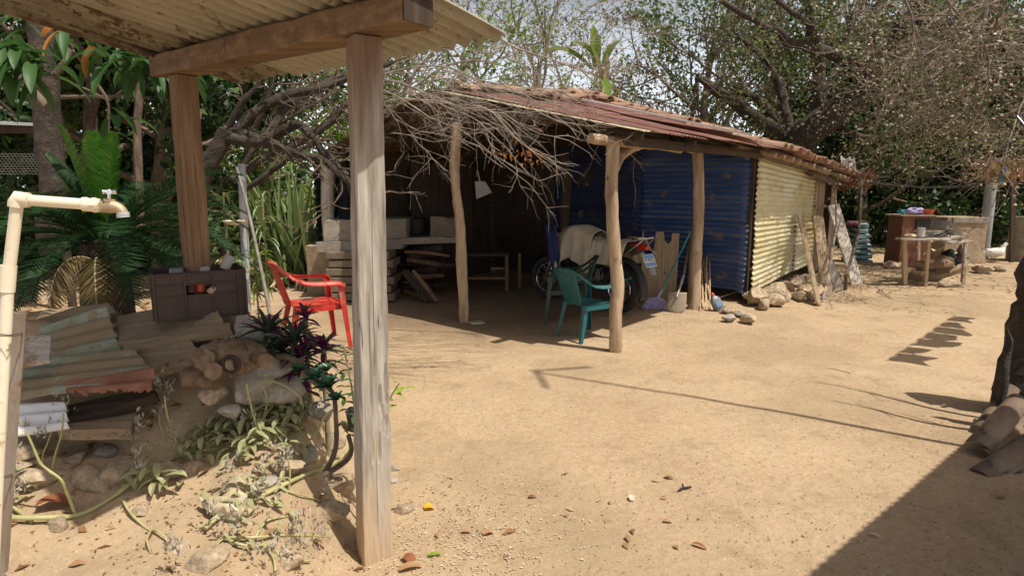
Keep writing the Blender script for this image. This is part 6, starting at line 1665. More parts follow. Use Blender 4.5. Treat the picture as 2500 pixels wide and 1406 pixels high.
# single fallen leaves one can point to
def fallen(px, py, L, w_, m, label, a, curl=.8, z0=.0):
    p = T(px, py); mb = MB(); blade(mb, p + Vector((0, 0, .008 + z0)), (math.cos(a), math.sin(a), .35), L, w_, curve=curl, seg=6, vfold=.22, tip=.1)
    o = mb.build('fallen_leaf', M[m], None, smooth=True, origin=p); tag(o, label, 'leaf'); return o
fallen(1036, 1244, .055, .05, 'yellow_leaf', 'bright yellow leaf right of the front post', .3, 1.5)
fallen(1045, 1360, .06, .022, 'lime_leaf', 'lime yellow leaf flat on the ground below the front post', .1, .5)
fallen(985, 1362, .075, .05, 'brown_leaf', 'russet curled leaf beside the front post base', -.6, 1.8)
fallen(975, 1396, .11, .04, 'dry_leaf', 'long curled tan leaf at the bottom edge right of the front post', .35, 1.0)
fallen(1180, 1308, .06, .035, 'dry_leaf', 'tan curled leaf right of the pale chips', .6, 1.6)
fallen(1128, 1302, .05, .02, 'dry_leaf', 'small dark curled leaf left of the tan one', .1, 1.4)
fallen(1290, 1216, .045, .022, 'brown_leaf', 'small reddish leaf in the middle yard', .1, 1.0)
fallen(1543, 1225, .05, .035, 'chaff', 'pale square scrap of husk in the yard', 1.4, .4)
fallen(1618, 1274, .05, .02, 'dry_leaf', 'curled beige leaf right of the husk', -.2, 1.4)
fallen(1690, 1330, .07, .02, 'brown_leaf', 'narrow dark twisted leaf in the lower yard', -.6, 1.0)
fallen(1612, 1217, .035, .014, 'brown_leaf', 'tiny brown leaf below the dead sprig', -.5, 1.0)
fallen(2120, 1305, .05, .02, 'chaff', 'pale narrow leaf in the shade of the lean-to roof', -.8, .6)
fallen(2432, 1216, .06, .035, 'dry_leaf', 'tan leaf in the shade below the stacked tiles', .1, .8)
fallen(2300, 994, .06, .03, 'dark_chaff', 'dark dead leaf casting a spot near the pole shadows', .2, 1.0)
fallen(90, 1250, .14, .07, 'brown_leaf', 'big russet leaf under the trailing stem at the left', .35, 1.2, .02)
fallen(400, 1170, .045, .035, 'yellow_leaf', 'orange leaf caught beneath the trailing stem', .8, 1.4, .02)
p = T(1668, 1195); mb = MB()
for d_ in ((.045, .01, .0), (-.035, -.03, 0), (.0, .02, .01)): mb.tube([p + Vector((0, 0, .008)), p + Vector(d_) + Vector((0, 0, .012))], [.008, .004], 6, jit=.2)
tag(mb.build('dead_sprig', M['rubber'], None, origin=p), 'black dead sprig lying in the middle of the yard', 'sprig')
# ------------------------------------------------------------------ foreground woodpile, stones, crate, tap, plants
rng = random.Random(44)
def qslab(name, label, cat, q, th, m, nu=10, nv=6, warpf=None, seed=0, jag=0.0, bev=0.0):
    """q: four (px, py, Y) corners back-left, back-right, front-right, front-left"""
    c = [W(*k) for k in q]
    n_ = (c[1] - c[0]).cross(c[0] - c[3]).normalized()
    if n_.z < 0: n_ = -n_
    rg = random.Random(seed)
    def fn(a, b):
        jx = jag * noise.noise(Vector((b * 9, seed, 0))) if a in (0, 1) else 0
        jy = jag * noise.noise(Vector((a * 14, seed, 3))) if b in (0, 1) else 0
        a2 = a + jx; b2 = b + jy
        p = c[3].lerp(c[2], a2).lerp(c[0].lerp(c[1], a2), b2)
        z = (warpf(a, b) if warpf else 0) + .006 * noise.noise(p * 6 + Vector((seed, 0, 0)))
        return p + n_ * z
    mb = MB(); mb.slab(fn, nu, nv, th, n_)
    ctr = sum(c, Vector()) / 4
    o = mb.build(name, m, None, origin=ctr, smooth=(nu > 12))
    tag(o, label, cat); return o
qslab('board', 'flat dusty board at the back left of the woodpile', 'board', ((60, 762, 3.6), (262, 738, 3.6), (285, 762, 3.4), (50, 800, 3.4)), .03, M['dusty_board_x'], seed=1, jag=.03)
slab_ = qslab('board', 'wide split slab curling up at its right end on the woodpile', 'board', ((285, 772, 3.35), (515, 728, 3.3), (545, 792, 3.02), (288, 838, 2.98)), .035, M['dusty_board_x'], nu=18, warpf=lambda a, b: .05 * sm(.6, 1, a) * b, seed=2, jag=.04)
qslab('board', 'thick edged plank below the curling slab', 'board', ((300, 836, 3.0), (560, 786, 3.02), (562, 800, 2.97), (300, 852, 2.93)), .045, M['dusty_board_x'], seed=3)
qslab('board', 'short grey board stepping down right of the green sheet', 'board', ((330, 852, 2.98), (460, 824, 2.98), (492, 862, 2.80), (360, 896, 2.76)), .03, M['dusty_board_x'], seed=4, jag=.05)
qslab('board', 'lowest narrow board above the driftwood', 'board', ((360, 892, 2.82), (500, 858, 2.84), (500, 880, 2.76), (380, 912, 2.74)), .025, M['dusty_board_x'], seed=5)
# corrugated offcuts lying on the pile
def qcorr(name, label, q, pitch, amp, m, seed, ragx=.02, ragy=0.0, bulge=0.0, th=.002):
    c = [W(*k) for k in q]; n_ = (c[1] - c[0]).cross(c[0] - c[3]).normalized()
    if n_.z < 0: n_ = -n_
    wd = ((c[0] - c[3]).length + (c[1] - c[2]).length) / 2; ns = max(10, int(wd / pitch * 9)); na = 40
    def fn(a, b):
        ex = ragx * (noise.noise(Vector((b * 11, seed, 2))) + .5 * noise.noise(Vector((b * 37, seed, 4)))) if a in (0, 1) else 0
        ey = ragy * (noise.noise(Vector((a * 9, seed, 7))) + .6 * noise.noise(Vector((a * 33, seed, 9)))) if b == 0 else 0
        p = c[3].lerp(c[2], a + ex).lerp(c[0].lerp(c[1], a + ex), b + ey)
        return p + n_ * (amp * math.sin(2 * math.pi * (1 - b) * wd / pitch) + bulge * math.sin(math.pi * b) + .012 * noise.noise(p * 2.2 + Vector((seed, 0, 0))))
    mb = MB(); mb.grid(fn, na, ns); o = mb.build(name, m, None, smooth=True, origin=sum(c, Vector()) / 4)
    o.modifiers.new('s', 'SOLIDIFY').thickness = th
    tag(o, label, 'metal sheet'); return o
qcorr('metal_sheet', 'crumpled corrugated sheet with green and pale blue paint on top of the woodpile', ((52, 812, 3.30), (262, 748, 3.32), (300, 868, 2.90), (44, 905, 2.86)), .12, .0075, M['green_sheet'], 1, ragx=.03)
qcorr('metal_sheet', 'rust edged green corrugated sheet with a torn lower edge', ((40, 880, 2.92), (330, 850, 2.92), (392, 925, 2.60), (40, 968, 2.58)), .12, .0075, M['green_sheet'], 5, ragx=.03, ragy=.10)
qcorr('metal_sheet', 'rusty red strip along the torn edge of the green sheet', ((150, 935, 2.66), (380, 893, 2.66), (372, 950, 2.52), (170, 955, 2.53)), .11, .012, M['red_rust'] if 'red_rust' in M else mat('red_rust', [(0, (.16, .055, .03)), (.5, (.27, .11, .065)), (1, (.38, .19, .12))], scale=9, bump=.4, rough=.8), 9, ragx=.06, ragy=.35)
qcorr('metal_sheet', 'bright sunlit white corrugated offcut at the foot of the pile', ((20, 985, 2.62), (158, 978, 2.62), (166, 1040, 2.45), (20, 1062, 2.45)), .085, .013, M['white_sheet'], 3, ragx=.015)
qslab('board', 'small worn board lying on the left of the green sheet', 'board', ((38, 818, 2.80), (124, 820, 2.80), (120, 878, 2.66), (38, 894, 2.62)), .02, M['grey_wood_x'], seed=8, jag=.03)
qslab('board', 'dark rough barked slab under the torn sheet', 'board', ((160, 990, 2.66), (372, 945, 2.68), (376, 962, 2.60), (162, 1035, 2.56)), .05, M['dark_wood_x'], seed=9, jag=.06)
qslab('board', 'flat sunlit edged board lowest in the woodpile', 'board', ((150, 1030, 2.62), (334, 996, 2.66), (318, 1048, 2.50), (140, 1048, 2.46)), .045, M['dusty_board_x'], seed=10, jag=.05)
# driftwood
dw = thing('driftwood_stump', 'gnarled knotty driftwood root with sawn knots resting on the grey stones', 'stump', tuple(W(560, 900, 2.7)))
mb = MB()
pts = [W(492, 880, 2.72), W(520, 878, 2.66), W(560, 872, 2.64), W(600, 868, 2.68), W(640, 858, 2.75)]
mb.tube(smooth_path(pts, 6), [.055, .075, .085, .075, .035], 18, jit=.09); mb.build('body', M['driftwood'], dw, smooth=True)
for (a, b_, r_) in (((520, 890, 2.62), (500, 878, 2.52), .045), ((530, 905, 2.62), (520, 905, 2.50), .040), ((575, 890, 2.62), (568, 890, 2.53), .046), ((560, 862, 2.62), (548, 836, 2.60), .028), ((500, 915, 2.64), (445, 925, 2.60), .048), ((480, 925, 2.62), (530, 935, 2.58), .035), ((620, 870, 2.66), (648, 880, 2.58), .035)):
    mb = MB(); p0, p1 = W(*a), W(*b_); mb.tube([p0, p0.lerp(p1, .6), p1, p1 + (p1 - p0).normalized() * .004], [r_ * .9, r_, r_ * .9, r_ * .4], 14, jit=.07); mb.build('knot', M['driftwood'], dw, smooth=True)
mb = MB(); c = W(568, 889, 2.525); mb.lathe(c, [(.040, .0), (.045, .012), (.034, .016), (.026, -.002), (.0, -.002)], 16, axis=(-.1, -.97, .15), cap=False); mb.build('hollow_knot', M['dark_wood'], dw, smooth=True)
# stones of the bank
info = [(645, 815, .105, 6, 'porous grey stone by the purple plants, highest in the pile', 2.95), (600, 800, .09, 9, 'pale stone under the plank end beside the crate', 3.05), (585, 845, .085, 7, 'rounded grey stone touching the driftwood top', 2.86),
        (655, 900, .11, 8, 'flat topped grey slab right of the driftwood', 2.78), (612, 945, .105, 10, 'large smooth grey stone below the driftwood', 2.70), (690, 950, .10, 6, 'rounded grey stone behind the drooping stem', 2.76), (520, 965, .065, 2, 'ochre stone hanging under the driftwood', 2.62),
        (725, 915, .08, 8, 'grey stone beneath the thick grey stem', 2.9), (560, 1000, .05, 7, 'small dark stone under the ochre one', 2.62), (780, 1000, .07, 7, 'grey stone half hidden behind the shrub near the front post', 2.8)]
for px, py, s_, k, lb, Y in info:
    p_ = W(px, py, Y); stone(k, (p_.x, p_.y, p_.z), (s_ * 1.15, s_ * .9, s_), lb, None, rz=px * .37)
rz_ = [(222, 1186, .105, 1, 'large pale angular stone in the sunlit bank'), (290, 1165, .11, 3, 'pale stone right of the large angular one'), (92, 1180, .10, 4, 'wide pale stone with a reddish hollow at the left'), (178, 1128, .055, 5, 'pitted brown stone above the wide pale one'),
       (60, 1115, .07, 2, 'shaded stone under the white metal offcut'), (395, 1165, .08, 0, 'low stone behind the trailing stem in the sunlit bank'), (590, 1200, .09, 2, 'pale stone beneath the crumpled plastic'), (800, 1085, .085, 1, 'tan stone left of the front post in the shrub shade'),
       (700, 1150, .08, 4, 'tan stone in the shade of the leafy stems'), (822, 1190, .10, 5, 'wide low stone in the front post shadow'), (985, 1252, .05, 3, 'pale stone touching the right side of the front post'), (962, 1150, .035, 9, 'small round grey stone right of the front post'),
       (958, 1178, .035, 6, 'egg shaped stone just below the round one'), (800, 1262, .09, 0, 'flat tan stone at the bank edge near the front post'), (500, 1385, .08, 3, 'sunken pale stone at the bottom edge'), (130, 1290, .05, 1, 'little stone below the left trailing stem'), (700, 1385, .06, 2, 'flat pale stone under the lowest stems')]
rz_ += [(30, 1150, .07, 4, 'shaded stone nearest the pipe below the white offcut'), (250, 1112, .06, 7, 'dark grey stone in the soil under the lowest board'), (470, 1150, .06, 1, 'brown stone half buried beside the creeper'), (745, 1120, .06, 6, 'grey stone wedged under the fleshy plant stem'), (340, 1255, .045, 2, 'small tan stone below the trailing stem bend'), (640, 1190, .055, 8, 'grey stone peeping from the bud covered stems')]
for px, py, s_, k, lb in rz_:
    p_ = T(px, py); stone(k, (p_.x, p_.y + .02, p_.z + s_ * .12), (s_ * 1.1, s_ * .85, s_ * .85), lb, None, rz=px * .31, tilt=(.2, .1))

# crate
cr = thing('plastic_crate', 'dark brown plastic bottle crate standing behind the woodpile', 'crate', tuple(W(498, 778, 3.10)), rz=R(31))
def cl(mb, nm, m, **k): return mb.build(nm, m, cr, origin=(0, 0, 0), **k)
CWd, CH, CD = .43, .245, .30
y0 = -.02
mb = MB()
def cbx(x0, x1, ya, yb, z0, z1): mb.box(((x0 + x1) / 2, (ya + yb) / 2, (z0 + z1) / 2), (x1 - x0, yb - ya, z1 - z0))
X0, X1 = -CWd / 2, CWd / 2
cbx(X0, X1, 0, .010, 0, .125); cbx(X0, -.075, 0, .010, .125, .185); cbx(.055, X1, 0, .010, .125, .185); cbx(X0, X1, 0, .010, .185, CH)
for z in (.0, .122, .18, CH - .012): cbx(X0, X1, -.010, .0, z, z + .008)
for x in (X0, -.078, .05, X1 - .045, X1 - .012): cbx(x, x + .008, -.012, 0, 0, CH)
cl(mb, 'front_wall', M['crate_plastic'], bevel=.0015)
mb = MB(); cbx(X0, X0 + .01, .01, CD, 0, CH); cbx(X0 - .01, X0, 0, CD, CH - .015, CH)
for y_ in (.05, .15, .25): cbx(X0 - .01, X0, y_, y_ + .01, 0, CH)
cl(mb, 'side_wall', M['crate_plastic'])
mb = MB(); cbx(X1 - .01, X1, .01, CD, 0, CH); cl(mb, 'side_wall', M['crate_plastic'])
mb = MB(); cbx(X0, X1, CD, CD + .01, 0, CH); cl(mb, 'back_wall', M['crate_plastic'])
mb = MB(); cbx(X0 + .01, X1 - .01, .01, CD, 0, .01); cl(mb, 'floor', M['crate_plastic'])
CM = Matrix.Translation(cr.location) @ Matrix.Rotation(R(31), 4, 'Z')
for nm, lb, x, y_, z, r_, h_, m, ax in (('can', 'red and white can seen through the crate handle, left one', -.045, .05, .135, .020, .09, 'cloth_maroon', (0, 0, 1)), ('can', 'red can seen through the crate handle, right one', .0, .05, .135, .022, .10, 'orange_red', (0, 0, 1)),
                             ('bottle_neck', 'clear bottle end poking through the crate handle', .035, -.01, .14, .016, .09, 'bag_clear', (.2, .9, .35)), ('plastic_cup', 'whitish cup lying across the top of the crate', .12, .06, .245, .026, .075, 'cloth_grey', (.35, .2, .9)),
                             ('jar', 'greyish jar standing in the crate beside the cup', .02, .10, .16, .035, .10, 'cloth_grey', (0, 0, 1)), ('jar', 'dusty jar at the left of the crate top', -.10, .10, .15, .035, .11, 'grey_plastic', (0, 0, 1))):
    c = CM @ Vector((x, y_, z)); mb = MB(); mb.lathe(c, [(r_ * .9, 0), (r_, .006), (r_, h_ - .01), (r_ * .85, h_)], 18, axis=ax); tag(mb.build(nm, M[m], None, smooth=True, origin=c), lb, nm.replace('_', ' '))

# tap
tp = thing('garden_tap', 'white plastic standpipe with a brass tap at the left edge', 'tap', tuple(W(0, 1406, 1.22)))
pp = [W(-18, 1406, 1.20), W(2, 1000, 1.22), (W(12, 830, 1.235)), W(20, 680, 1.245), W(41, 505, 1.25)]
mb = MB(); mb.tube(pp, .0112, 16); mb.build('upright_pipe', M['pvc'], tp, smooth=True)
e_ = W(42, 486, 1.25); q2 = W(72, 489, 1.255); q3 = W(238, 501, 1.28)
mb = MB(); mb.tube([pp[-1], e_.lerp(pp[-1], .35), e_ + Vector((.002, 0, .002)), e_.lerp(q2, .6), q2], [.0152, .015, .0145, .0148, .0152], 18); mb.build('elbow', M['pvc'], tp, smooth=True)
mb = MB(); mb.tube([W(16, 712, 1.243), W(21, 648, 1.247)], .0145, 18); mb.build('coupling', M['pvc'], tp, smooth=True)
mb = MB(); mb.tube([q2, q3], .0112, 16); mb.build('cross_pipe', M['pvc'], tp, smooth=True)
mb = MB(); mb.tube([W(203, 499, 1.275), W(212, 499, 1.276), W(214, 500, 1.276), W(246, 502, 1.281)], [.0145, .0147, .0136, .0138], 16)
mb.tube([W(226, 501, 1.278), W(236, 501, 1.279)], .0152, 8); mb.build('adapter', M['pvc'], tp)
mb = MB()
mb.tube([W(244, 503, 1.281), W(252, 503, 1.283)], .0135, 6)
mb.tube(smooth_path([W(250, 504, 1.283), W(262, 506, 1.283), W(275, 505, 1.284), W(288, 508, 1.285), W(298, 517, 1.286), W(301, 526, 1.286)], 4), [.010, .0125, .0135, .0115, .0105, .0098], 14)
mb.tube([W(267, 502, 1.283), W(267, 490, 1.283)], [.010, .0095], 12); mb.tube([W(267, 492, 1.283), W(267, 486, 1.283)], .0115, 6); mb.build('brass_body', M['brass'], tp, smooth=True)
mb = MB()
for k in range(4): mb.tube([W(300 + .3 * k, 519 + k * 3.2, 1.286), W(300.4 + .3 * k, 521.2 + k * 3.2, 1.286)], .0122, 14)
mb.build('spout_thread', M['tin_white'], tp)
mb = MB(); mb.tube([W(267, 488, 1.283), W(267, 472, 1.283)], .0032, 8)
hc = W(267, 469, 1.283); 
for k in range(4): a = k * math.pi / 2 + .5; mb.tube([hc, hc + Vector((math.cos(a) * .012, math.sin(a) * .012, 0))], [.0045, .0055], 8)
mb.lathe(hc + Vector((0, 0, -.004)), [(.006, 0), (.007, .004), (.004, .009)], 12); mb.build('tap_handle', M['chrome'], tp, smooth=True)
fb = thing('iron_bar', 'rusty flat iron bar wired upright against the white pipe', 'bar', tuple(W(10, 1380, 1.27)))
mb = MB(); mb.bar(W(-8, 1400, 1.26), W(36, 762, 1.275), .031, .004, up=(0, -1, .1), jit=.0006, rng=random.Random(1), seg=10)
mb.bar(W(8, 1400, 1.275), W(53, 758, 1.29), .004, .022, up=(0, -1, .1), jit=.0005, rng=random.Random(2), seg=10); mb.build('bar', M['rust_iron'], fb)
for (py, x0, x1) in ((815, -8, 54), (1160, -20, 30)):
    mb = MB()
    for k in range(2): mb.tube([W(x0, py + k * 4, 1.215), W((x0 + x1) / 2, py + 3 + k * 3, 1.212), W(x1, py - 2 + k * 5, 1.262), W(x1, py + k * 3, 1.30)], .0011, 5)
    mb.build('wire_tie', M['rust_sheet'], fb)

# white pipe and leaning pole behind
p_ = W(597, 690, 5.3)
mb = MB(); mb.tube([W(603, 760, 5.3), W(598, 600, 5.3), W(590, 400, 5.3)], [.034, .034, .032], 14); tag(mb.build('grey_pipe', M['grey_pvc'], None, origin=p_, smooth=True), 'pale grey vent pipe standing behind the crate', 'pipe')
mb = MB(); mb.lathe(W(575, 549, 5.15), [(.05, 0), (.095, .03), (.10, .035), (.09, .03), (.04, .006), (0, .006)], 20, cap=False); tag(mb.build('dish', M['pvc'], None, origin=W(575, 549, 5.15), smooth=True), 'shallow yellowish dish fixed on the grey pipe', 'dish')
mb = MB(); pts = [W(662, 790, 3.75), W(650, 720, 3.85), W(625, 600, 4.05), W(600, 490, 4.25), W(578, 410, 4.4)]; mb.tube(smooth_path(pts, 3), [.011, .011, .009], 10)
tag(mb.build('leaning_pole', M['grey_stick'], None, origin=pts[0], smooth=True), 'thin grey pole leaning by the purple leaved plants', 'pole')
# old shed roof at far left
sd = thing('shed', 'dark low shed roof at the far left behind the cycad', 'shed', tuple(W(60, 460, 8)))
mb = MB(); mb.slab(lambda a, b: W(lerp(-160, 148, a), lerp(292 + 12 * a, 284 + 18 * a, b), lerp(7.4, 9.5, b)), 6, 4, .03, (0, 0, 1)); mb.build('roof_sheet', M['grey_pvc'], sd)
mb = MB(); mb.bar(W(-140, 312, 7.6), W(150, 318, 7.6), .08, .10); mb.build('beam', M['dark_wood'], sd)
for x in (-60, 128): mb = MB(); a = W(x, 320, 7.7); mb.tube([(a.x, a.y, 0), tuple(a)], .05, 8); mb.build('post', M['dark_wood'], sd)
mb = MB(); mb.bar(W(-60, 203, 6.5), W(38, 208, 6.5), .3, .07); tag(mb.build('dark_beam', M['grey_pvc'], None, origin=W(0, 205, 6.5)), 'grey beam end showing at the left edge above the shed', 'beam')
mb = MB()
for j in range(9):
    for i in range(16):
        for s_ in (0, 1):
            a = W(-40 + i * 9 + (4.5 if j % 2 else 0), 375 + j * 6, 6.9); b_ = W(-40 + i * 9 + (4.5 if j % 2 else 0) + (4.5 if s_ else -4.5), 378 + j * 6, 6.9); mb.tube([a, b_], .0022, 3, cap=False)
mf = mb.build('wire_mesh', M['steel'], None, origin=W(30, 400, 6.9)); tag(mf, 'hexagonal chicken wire panel left of the cycad', 'wire mesh')

# purple and green rosettes
rng = random.Random(19)
for k, (px, py, Y, n_, L, m, lb) in enumerate(((655, 812, 2.86, 26, .15, 'rhoeo_green', 'dark green spiky rosette in front of the leaning pole'), (720, 832, 2.84, 24, .13, 'rhoeo_green', 'green and purple spiky rosette under the red chair'), (790, 852, 2.84, 22, .11, 'rhoeo_purple', 'purple spiky rosette right of the others'),
                                          (735, 870, 2.80, 20, .12, 'rhoeo_purple', 'purple rosette lowest in the clump'), (745, 775, 2.95, 12, .09, 'rhoeo_purple', 'small purple rosette nearest the red chair seat'), (690, 860, 2.86, 16, .11, 'rhoeo_green', 'dark green rosette behind the grey slab'))):
    c = W(px, py, Y); g0 = onto(c.x, c.y)
    t = thing('spiky_plant', lb, 'plant', tuple(g0)); mb = MB(); mb.tube([g0 - Vector((0, 0, .05)), c], .014, 8); mb.build('stem', M['vine_stem'], t, smooth=True)
    ma, mp = Each('leaf', M[m], t), Each('leaf', M['rhoeo_purple' if m == 'rhoeo_green' else 'rhoeo_green'], t)
    for i in range(n_ + 16):
        a = i * 2.4; e = lerp(1.8, -.15, min(1, i / n_))
        c2 = c - Vector((0, 0, max(0, i - n_) * .011))
        blade(ma if (i % 3 or m == 'rhoeo_purple' and i % 2) else mp, c2 + Vector((0, 0, rng.uniform(-.02, .02))), (math.cos(a), math.sin(a), e), L * rng.uniform(.8, 1.15), .024, curve=.5, seg=5, vfold=.3)
# fleshy rosettes on a thick grey stem
ss = thing('fleshy_plant', 'fleshy green rosettes on a thick bare grey stem arching over the stones', 'plant', tuple(W(830, 1010, 2.6)))
mb = MB(); mb.tube(smooth_path([W(672, 868, 2.80), W(705, 872, 2.74), W(735, 892, 2.70), W(760, 925, 2.68), W(790, 950, 2.66)], 4), [.013, .016, .016, .012], 10, jit=.05)
mb.tube(smooth_path([W(795, 940, 2.66), W(815, 965, 2.62), W(820, 1020, 2.58), W(822, 1070, 2.56), W(815, 1110, 2.52), W(790, 1160, 2.48)], 4), [.010, .010, .012], 9, jit=.06)
mb.tube(smooth_path([W(850, 1060, 2.54), W(858, 1095, 2.52), W(845, 1125, 2.5), W(790, 1160, 2.46)], 4), [.010, .010, .013], 9, jit=.05); mb.build('stem', M['branch'], ss, smooth=True)
for (px, py, Y, L) in ((770, 925, 2.64, .06), (800, 945, 2.60, .065), (735, 905, 2.68, .05), (820, 975, 2.6, .045), (795, 905, 2.7, .05)):
    mb = MB(); c = W(px, py, Y)
    for i in range(13): a = i * 2.4; blade(mb, c, (math.cos(a), math.sin(a), lerp(1.3, .0, i / 13)), L * rng.uniform(.8, 1.2), L * .62, curve=.1, seg=4, vfold=.12, tip=.35)
    mb.build('rosette', M['succulent'], ss, smooth=True)
# shrub by the post
for k, (lb, m, st_, lv) in enumerate((('small leafy shrub growing behind the left side of the front post', 'mango_leaf', [(868, 1060), (866, 1000), (858, 940), (846, 880), (838, 845)], ((838, 850), (850, 868), (835, 880), (852, 905), (838, 915), (862, 930), (846, 945), (858, 965), (842, 975), (864, 985), (850, 1000), (866, 1015), (848, 1030), (862, 1050), (870, 960), (868, 1035))),
                                      ('sprig of bright lime leaves poking out right of the front post', 'lime_leaf', [(930, 1010), (945, 985), (962, 955), (975, 935)], ((965, 935), (985, 945), (975, 960), (990, 948), (960, 962), (970, 990), (958, 978), (955, 1000))))):
    if not k: pass
    t = thing('leafy_shrub', lb, 'plant', tuple(onto(W(*st_[0], 2.66).x, 2.66))); mb = MB(); b0 = onto(W(*st_[0], 2.66).x, 2.66, -.02)
    mb.tube([b0] + [W(x, y, 2.66) for x, y in st_], [.006, .003], 6); mb.build('stem', M['vine_stem'], t)
    mb = Each('leaf', M[m], t, True)
    for (x, y) in lv:
        a = rng.uniform(0, 6.28); c = W(x, y, 2.66 + rng.uniform(-.03, .03)); blade(mb, c, (math.cos(a), math.sin(a) * .6, rng.uniform(-.1, .4)), .055, .026, curve=.8, seg=4, vfold=.15)
        if k == 0: a += 2.5; blade(mb, c, (math.cos(a), math.sin(a) * .6, rng.uniform(-.1, .4)), .05, .022, curve=.8, seg=4, vfold=.15)

# trailing kalanchoe stems and shoots over the bank
rng = random.Random(27)
def gpath(pxs, lift):
    return [T(x, y) + Vector((0, 0, lift + .012 * math.sin(i * 1.9))) for i, (x, y) in enumerate(pxs)]
def rise(px0, Y, pxs): return [W(x, y, Y) for x, y in pxs]
kp = []
def plant(name, label, stems, shoots, leafpts, buds, m='kal_stem'):
    b0 = T(*stems[0][0][0]) if stems else T(*shoots[0][0][0])
    t = thing(name, label, 'plant', tuple(b0)); 
    for pxs, r0, r1 in stems:
        mb = MB(); mb.tube(smooth_path(gpath(pxs, r0 + .006), 4), [r0, r1], 8, jit=.03); mb.build('stem', M[m], t, smooth=True)
    for pxs, r0, r1 in shoots:
        b1 = T(*pxs[0]); Y = b1.y
        mb = MB(); mb.tube(smooth_path([b1] + [W(x, y, Y - .006 * i) for i, (x, y) in enumerate(pxs[1:])], 4), [r0, r1], 7, jit=.03); mb.build('shoot', M[m], t, smooth=True)
    if leafpts:
        mb = Each('leaf', M['kal_leaf'], t)
        for (cx_, cy_, sx, sy, n_, L) in leafpts:
            for i in range(int(n_ * 1.5)):
                p = T(cx_ + rng.gauss(0, sx), cy_ + rng.gauss(0, sy)); L *= 1.0; p.z += rng.uniform(.02, .11); a = rng.uniform(0, 6.28)
                blade(mb, p, (math.cos(a), math.sin(a), rng.uniform(-.7, .4)), L * rng.uniform(.9, 1.55), L * .46, curve=rng.uniform(.4, 2.2), seg=5, vfold=.25)
    if buds:
        V_all = []; D_all = []
        for (x, y, sx, sy, n_) in buds:
            Y0 = T(x, min(1400, y + 60)).y - .02
            for i in range(n_):
                q = W(x + rng.gauss(0, sx), y + rng.gauss(0, sy), Y0 + rng.gauss(0, .012)); V_all.append(tuple(q)); D_all.append((rng.gauss(0, .6), rng.gauss(0, .6), 1 + rng.gauss(0, .3)))
        V2, F2 = leaves_np(np.array(V_all), .026, .34, 5, dirs=D_all); stuff(mesh_np('buds', V2, F2, M['kal_bud'], t))
    return t
plant('succulent_plant', 'long yellow green stem trailing across the sunlit bank from the left edge', [([(5, 1272), (90, 1280), (190, 1262), (270, 1222), (340, 1180), (420, 1128), (480, 1100), (560, 1092), (640, 1070), (700, 1035)], .0105, .007), ([(5, 1230), (40, 1255), (80, 1278)], .006, .006)],
      [([(185, 1258), (165, 1205), (150, 1172), (122, 1150), (100, 1132), (85, 1100), (72, 1070), (60, 1050)], .0065, .0035), ([(126, 1156), (135, 1110), (150, 1060), (155, 1010)], .005, .003), ([(102, 1142), (106, 1105), (115, 1085), (125, 1055)], .004, .0025), ([(20, 1160), (32, 1120), (35, 1095)], .004, .002), ([(330, 1185), (335, 1150), (330, 1130)], .0035, .002)],
      [(30, 1230, 16, 22, 16, .05), (350, 1190, 22, 12, 12, .055), (420, 1210, 30, 20, 7, .06)], [(60, 1045, 10, 7, 26), (150, 1000, 14, 16, 50), (125, 1048, 8, 6, 18), (98, 1060, 8, 8, 18), (170, 1065, 8, 6, 16), (35, 1090, 8, 10, 22), (336, 1130, 7, 16, 30), (40, 1180, 14, 14, 24)])
plant('creeper_plant', 'creeping plant with pale flabby leaves in front of the grey stones', [([(465, 1075), (520, 1095), (600, 1090), (680, 1060), (740, 1010)], .007, .005), ([(560, 1095), (500, 1110), (430, 1105), (350, 1082)], .006, .004), ([(620, 1085), (690, 1070), (760, 1060)], .005, .004)],
      [([(640, 1080), (618, 1010), (606, 960), (602, 936)], .006, .004), ([(618, 1010), (630, 975), (655, 962), (682, 975), (690, 1005)], .005, .003), ([(640, 1040), (652, 975), (640, 930), (690, 938), (730, 965), (735, 985)], .005, .004), ([(440, 1110), (425, 1060), (408, 1010), (402, 965)], .0055, .003), ([(405, 1080), (392, 1040), (388, 1010)], .004, .003), ([(700, 1060), (690, 1120), (684, 1150)], .004, .003), ([(735, 1090), (770, 1060), (790, 1020), (812, 1000)], .006, .005)],
      [(560, 1085, 45, 20, 60, .062), (640, 1050, 40, 24, 46, .062), (500, 1110, 30, 16, 22, .055), (700, 1060, 30, 30, 30, .06), (700, 1000, 24, 18, 18, .06), (610, 1130, 40, 16, 18, .05), (740, 1010, 20, 16, 12, .05)], [(402, 950, 16, 16, 56), (336, 1045, 8, 22, 50), (430, 1055, 8, 10, 22), (560, 1140, 12, 16, 36), (605, 1010, 14, 16, 22), (690, 1110, 12, 12, 26), (640, 1150, 10, 14, 26), (760, 1010, 16, 14, 26), (392, 1010, 8, 12, 20)])
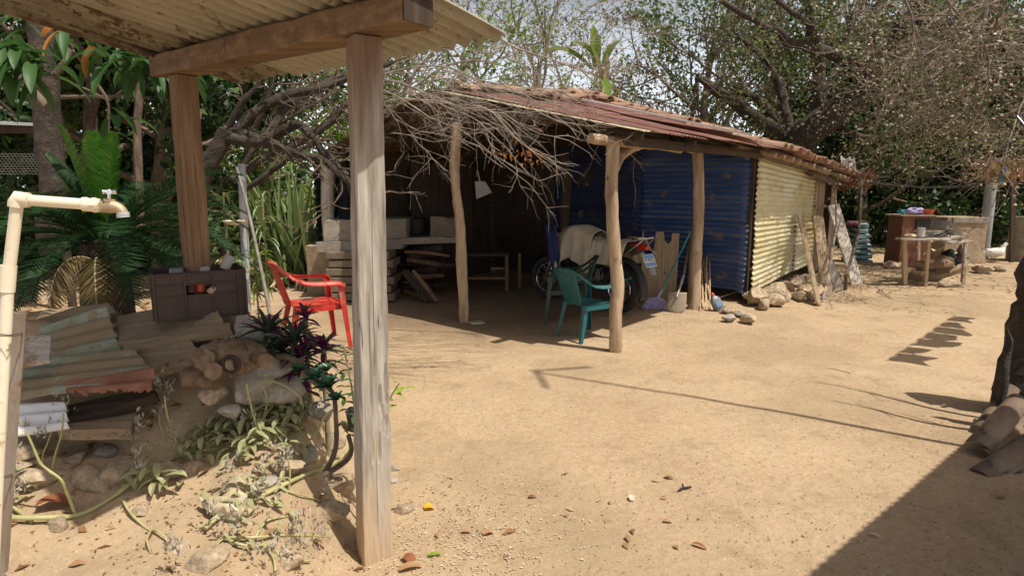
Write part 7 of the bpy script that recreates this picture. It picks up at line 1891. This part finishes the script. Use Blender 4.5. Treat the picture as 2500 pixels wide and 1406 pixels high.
plant('succulent_plant', 'thick pale stem running up the bank to the front post', [([(500, 1300), (540, 1272), (590, 1240), (640, 1215), (700, 1195), (760, 1160), (820, 1130), (862, 1090)], .011, .008), ([(590, 1245), (560, 1235), (520, 1240)], .004, .003), ([(640, 1218), (662, 1240), (690, 1238)], .004, .003)],
      [([(705, 1195), (708, 1150), (702, 1115)], .0045, .003), ([(760, 1165), (780, 1150), (800, 1100)], .005, .004)], [(560, 1250, 30, 16, 14, .045), (640, 1225, 26, 16, 12, .045)], [(560, 1255, 26, 22, 60), (700, 1108, 12, 8, 30), (800, 1190, 8, 10, 26), (640, 1200, 16, 16, 34), (515, 1240, 10, 14, 20)])
plant('succulent_plant', 'tangle of thin pale stems lying lowest on the bank', [([(545, 1318), (620, 1325), (700, 1308), (810, 1312)], .006, .004), ([(548, 1320), (600, 1345), (660, 1335), (700, 1372), (760, 1380)], .006, .004), ([(620, 1326), (650, 1285), (700, 1262), (740, 1256)], .005, .004), ([(640, 1332), (668, 1372), (672, 1404)], .005, .004), ([(548, 1318), (530, 1345), (545, 1365)], .004, .003), ([(300, 1225), (318, 1262), (350, 1285), (370, 1298)], .0055, .004), ([(370, 1298), (360, 1330), (368, 1352)], .0035, .003), ([(370, 1298), (392, 1312), (415, 1330)], .004, .003), ([(690, 1200), (740, 1220), (790, 1225)], .004, .003)],
      [], [(620, 1330, 50, 14, 12, .035)], [(425, 1338, 16, 12, 46), (740, 1280, 24, 22, 60), (660, 1345, 40, 14, 46), (720, 1330, 30, 20, 40), (790, 1290, 12, 20, 22)])
# crumpled clear bag
p = T(560, 1265); wad(p + Vector((0, .02, .035)), .055, 'crumpled_bag', 'crumpled yellowish clear plastic bag on the bank', 'bag', M['bag_clear'], 31, sq=(1.5, .8, 1.0), sub=4)
c = T(862, 1075) + Vector((.0, .1, .03)); mb = MB(); mb.lathe(c, [(.05, 0), (.065, .12), (.07, .125), (.06, .12)], 14, cap=False); tag(mb.build('black_pot', M['rubber'], None, origin=c, smooth=True), 'black plant pot hidden behind the front post', 'pot')
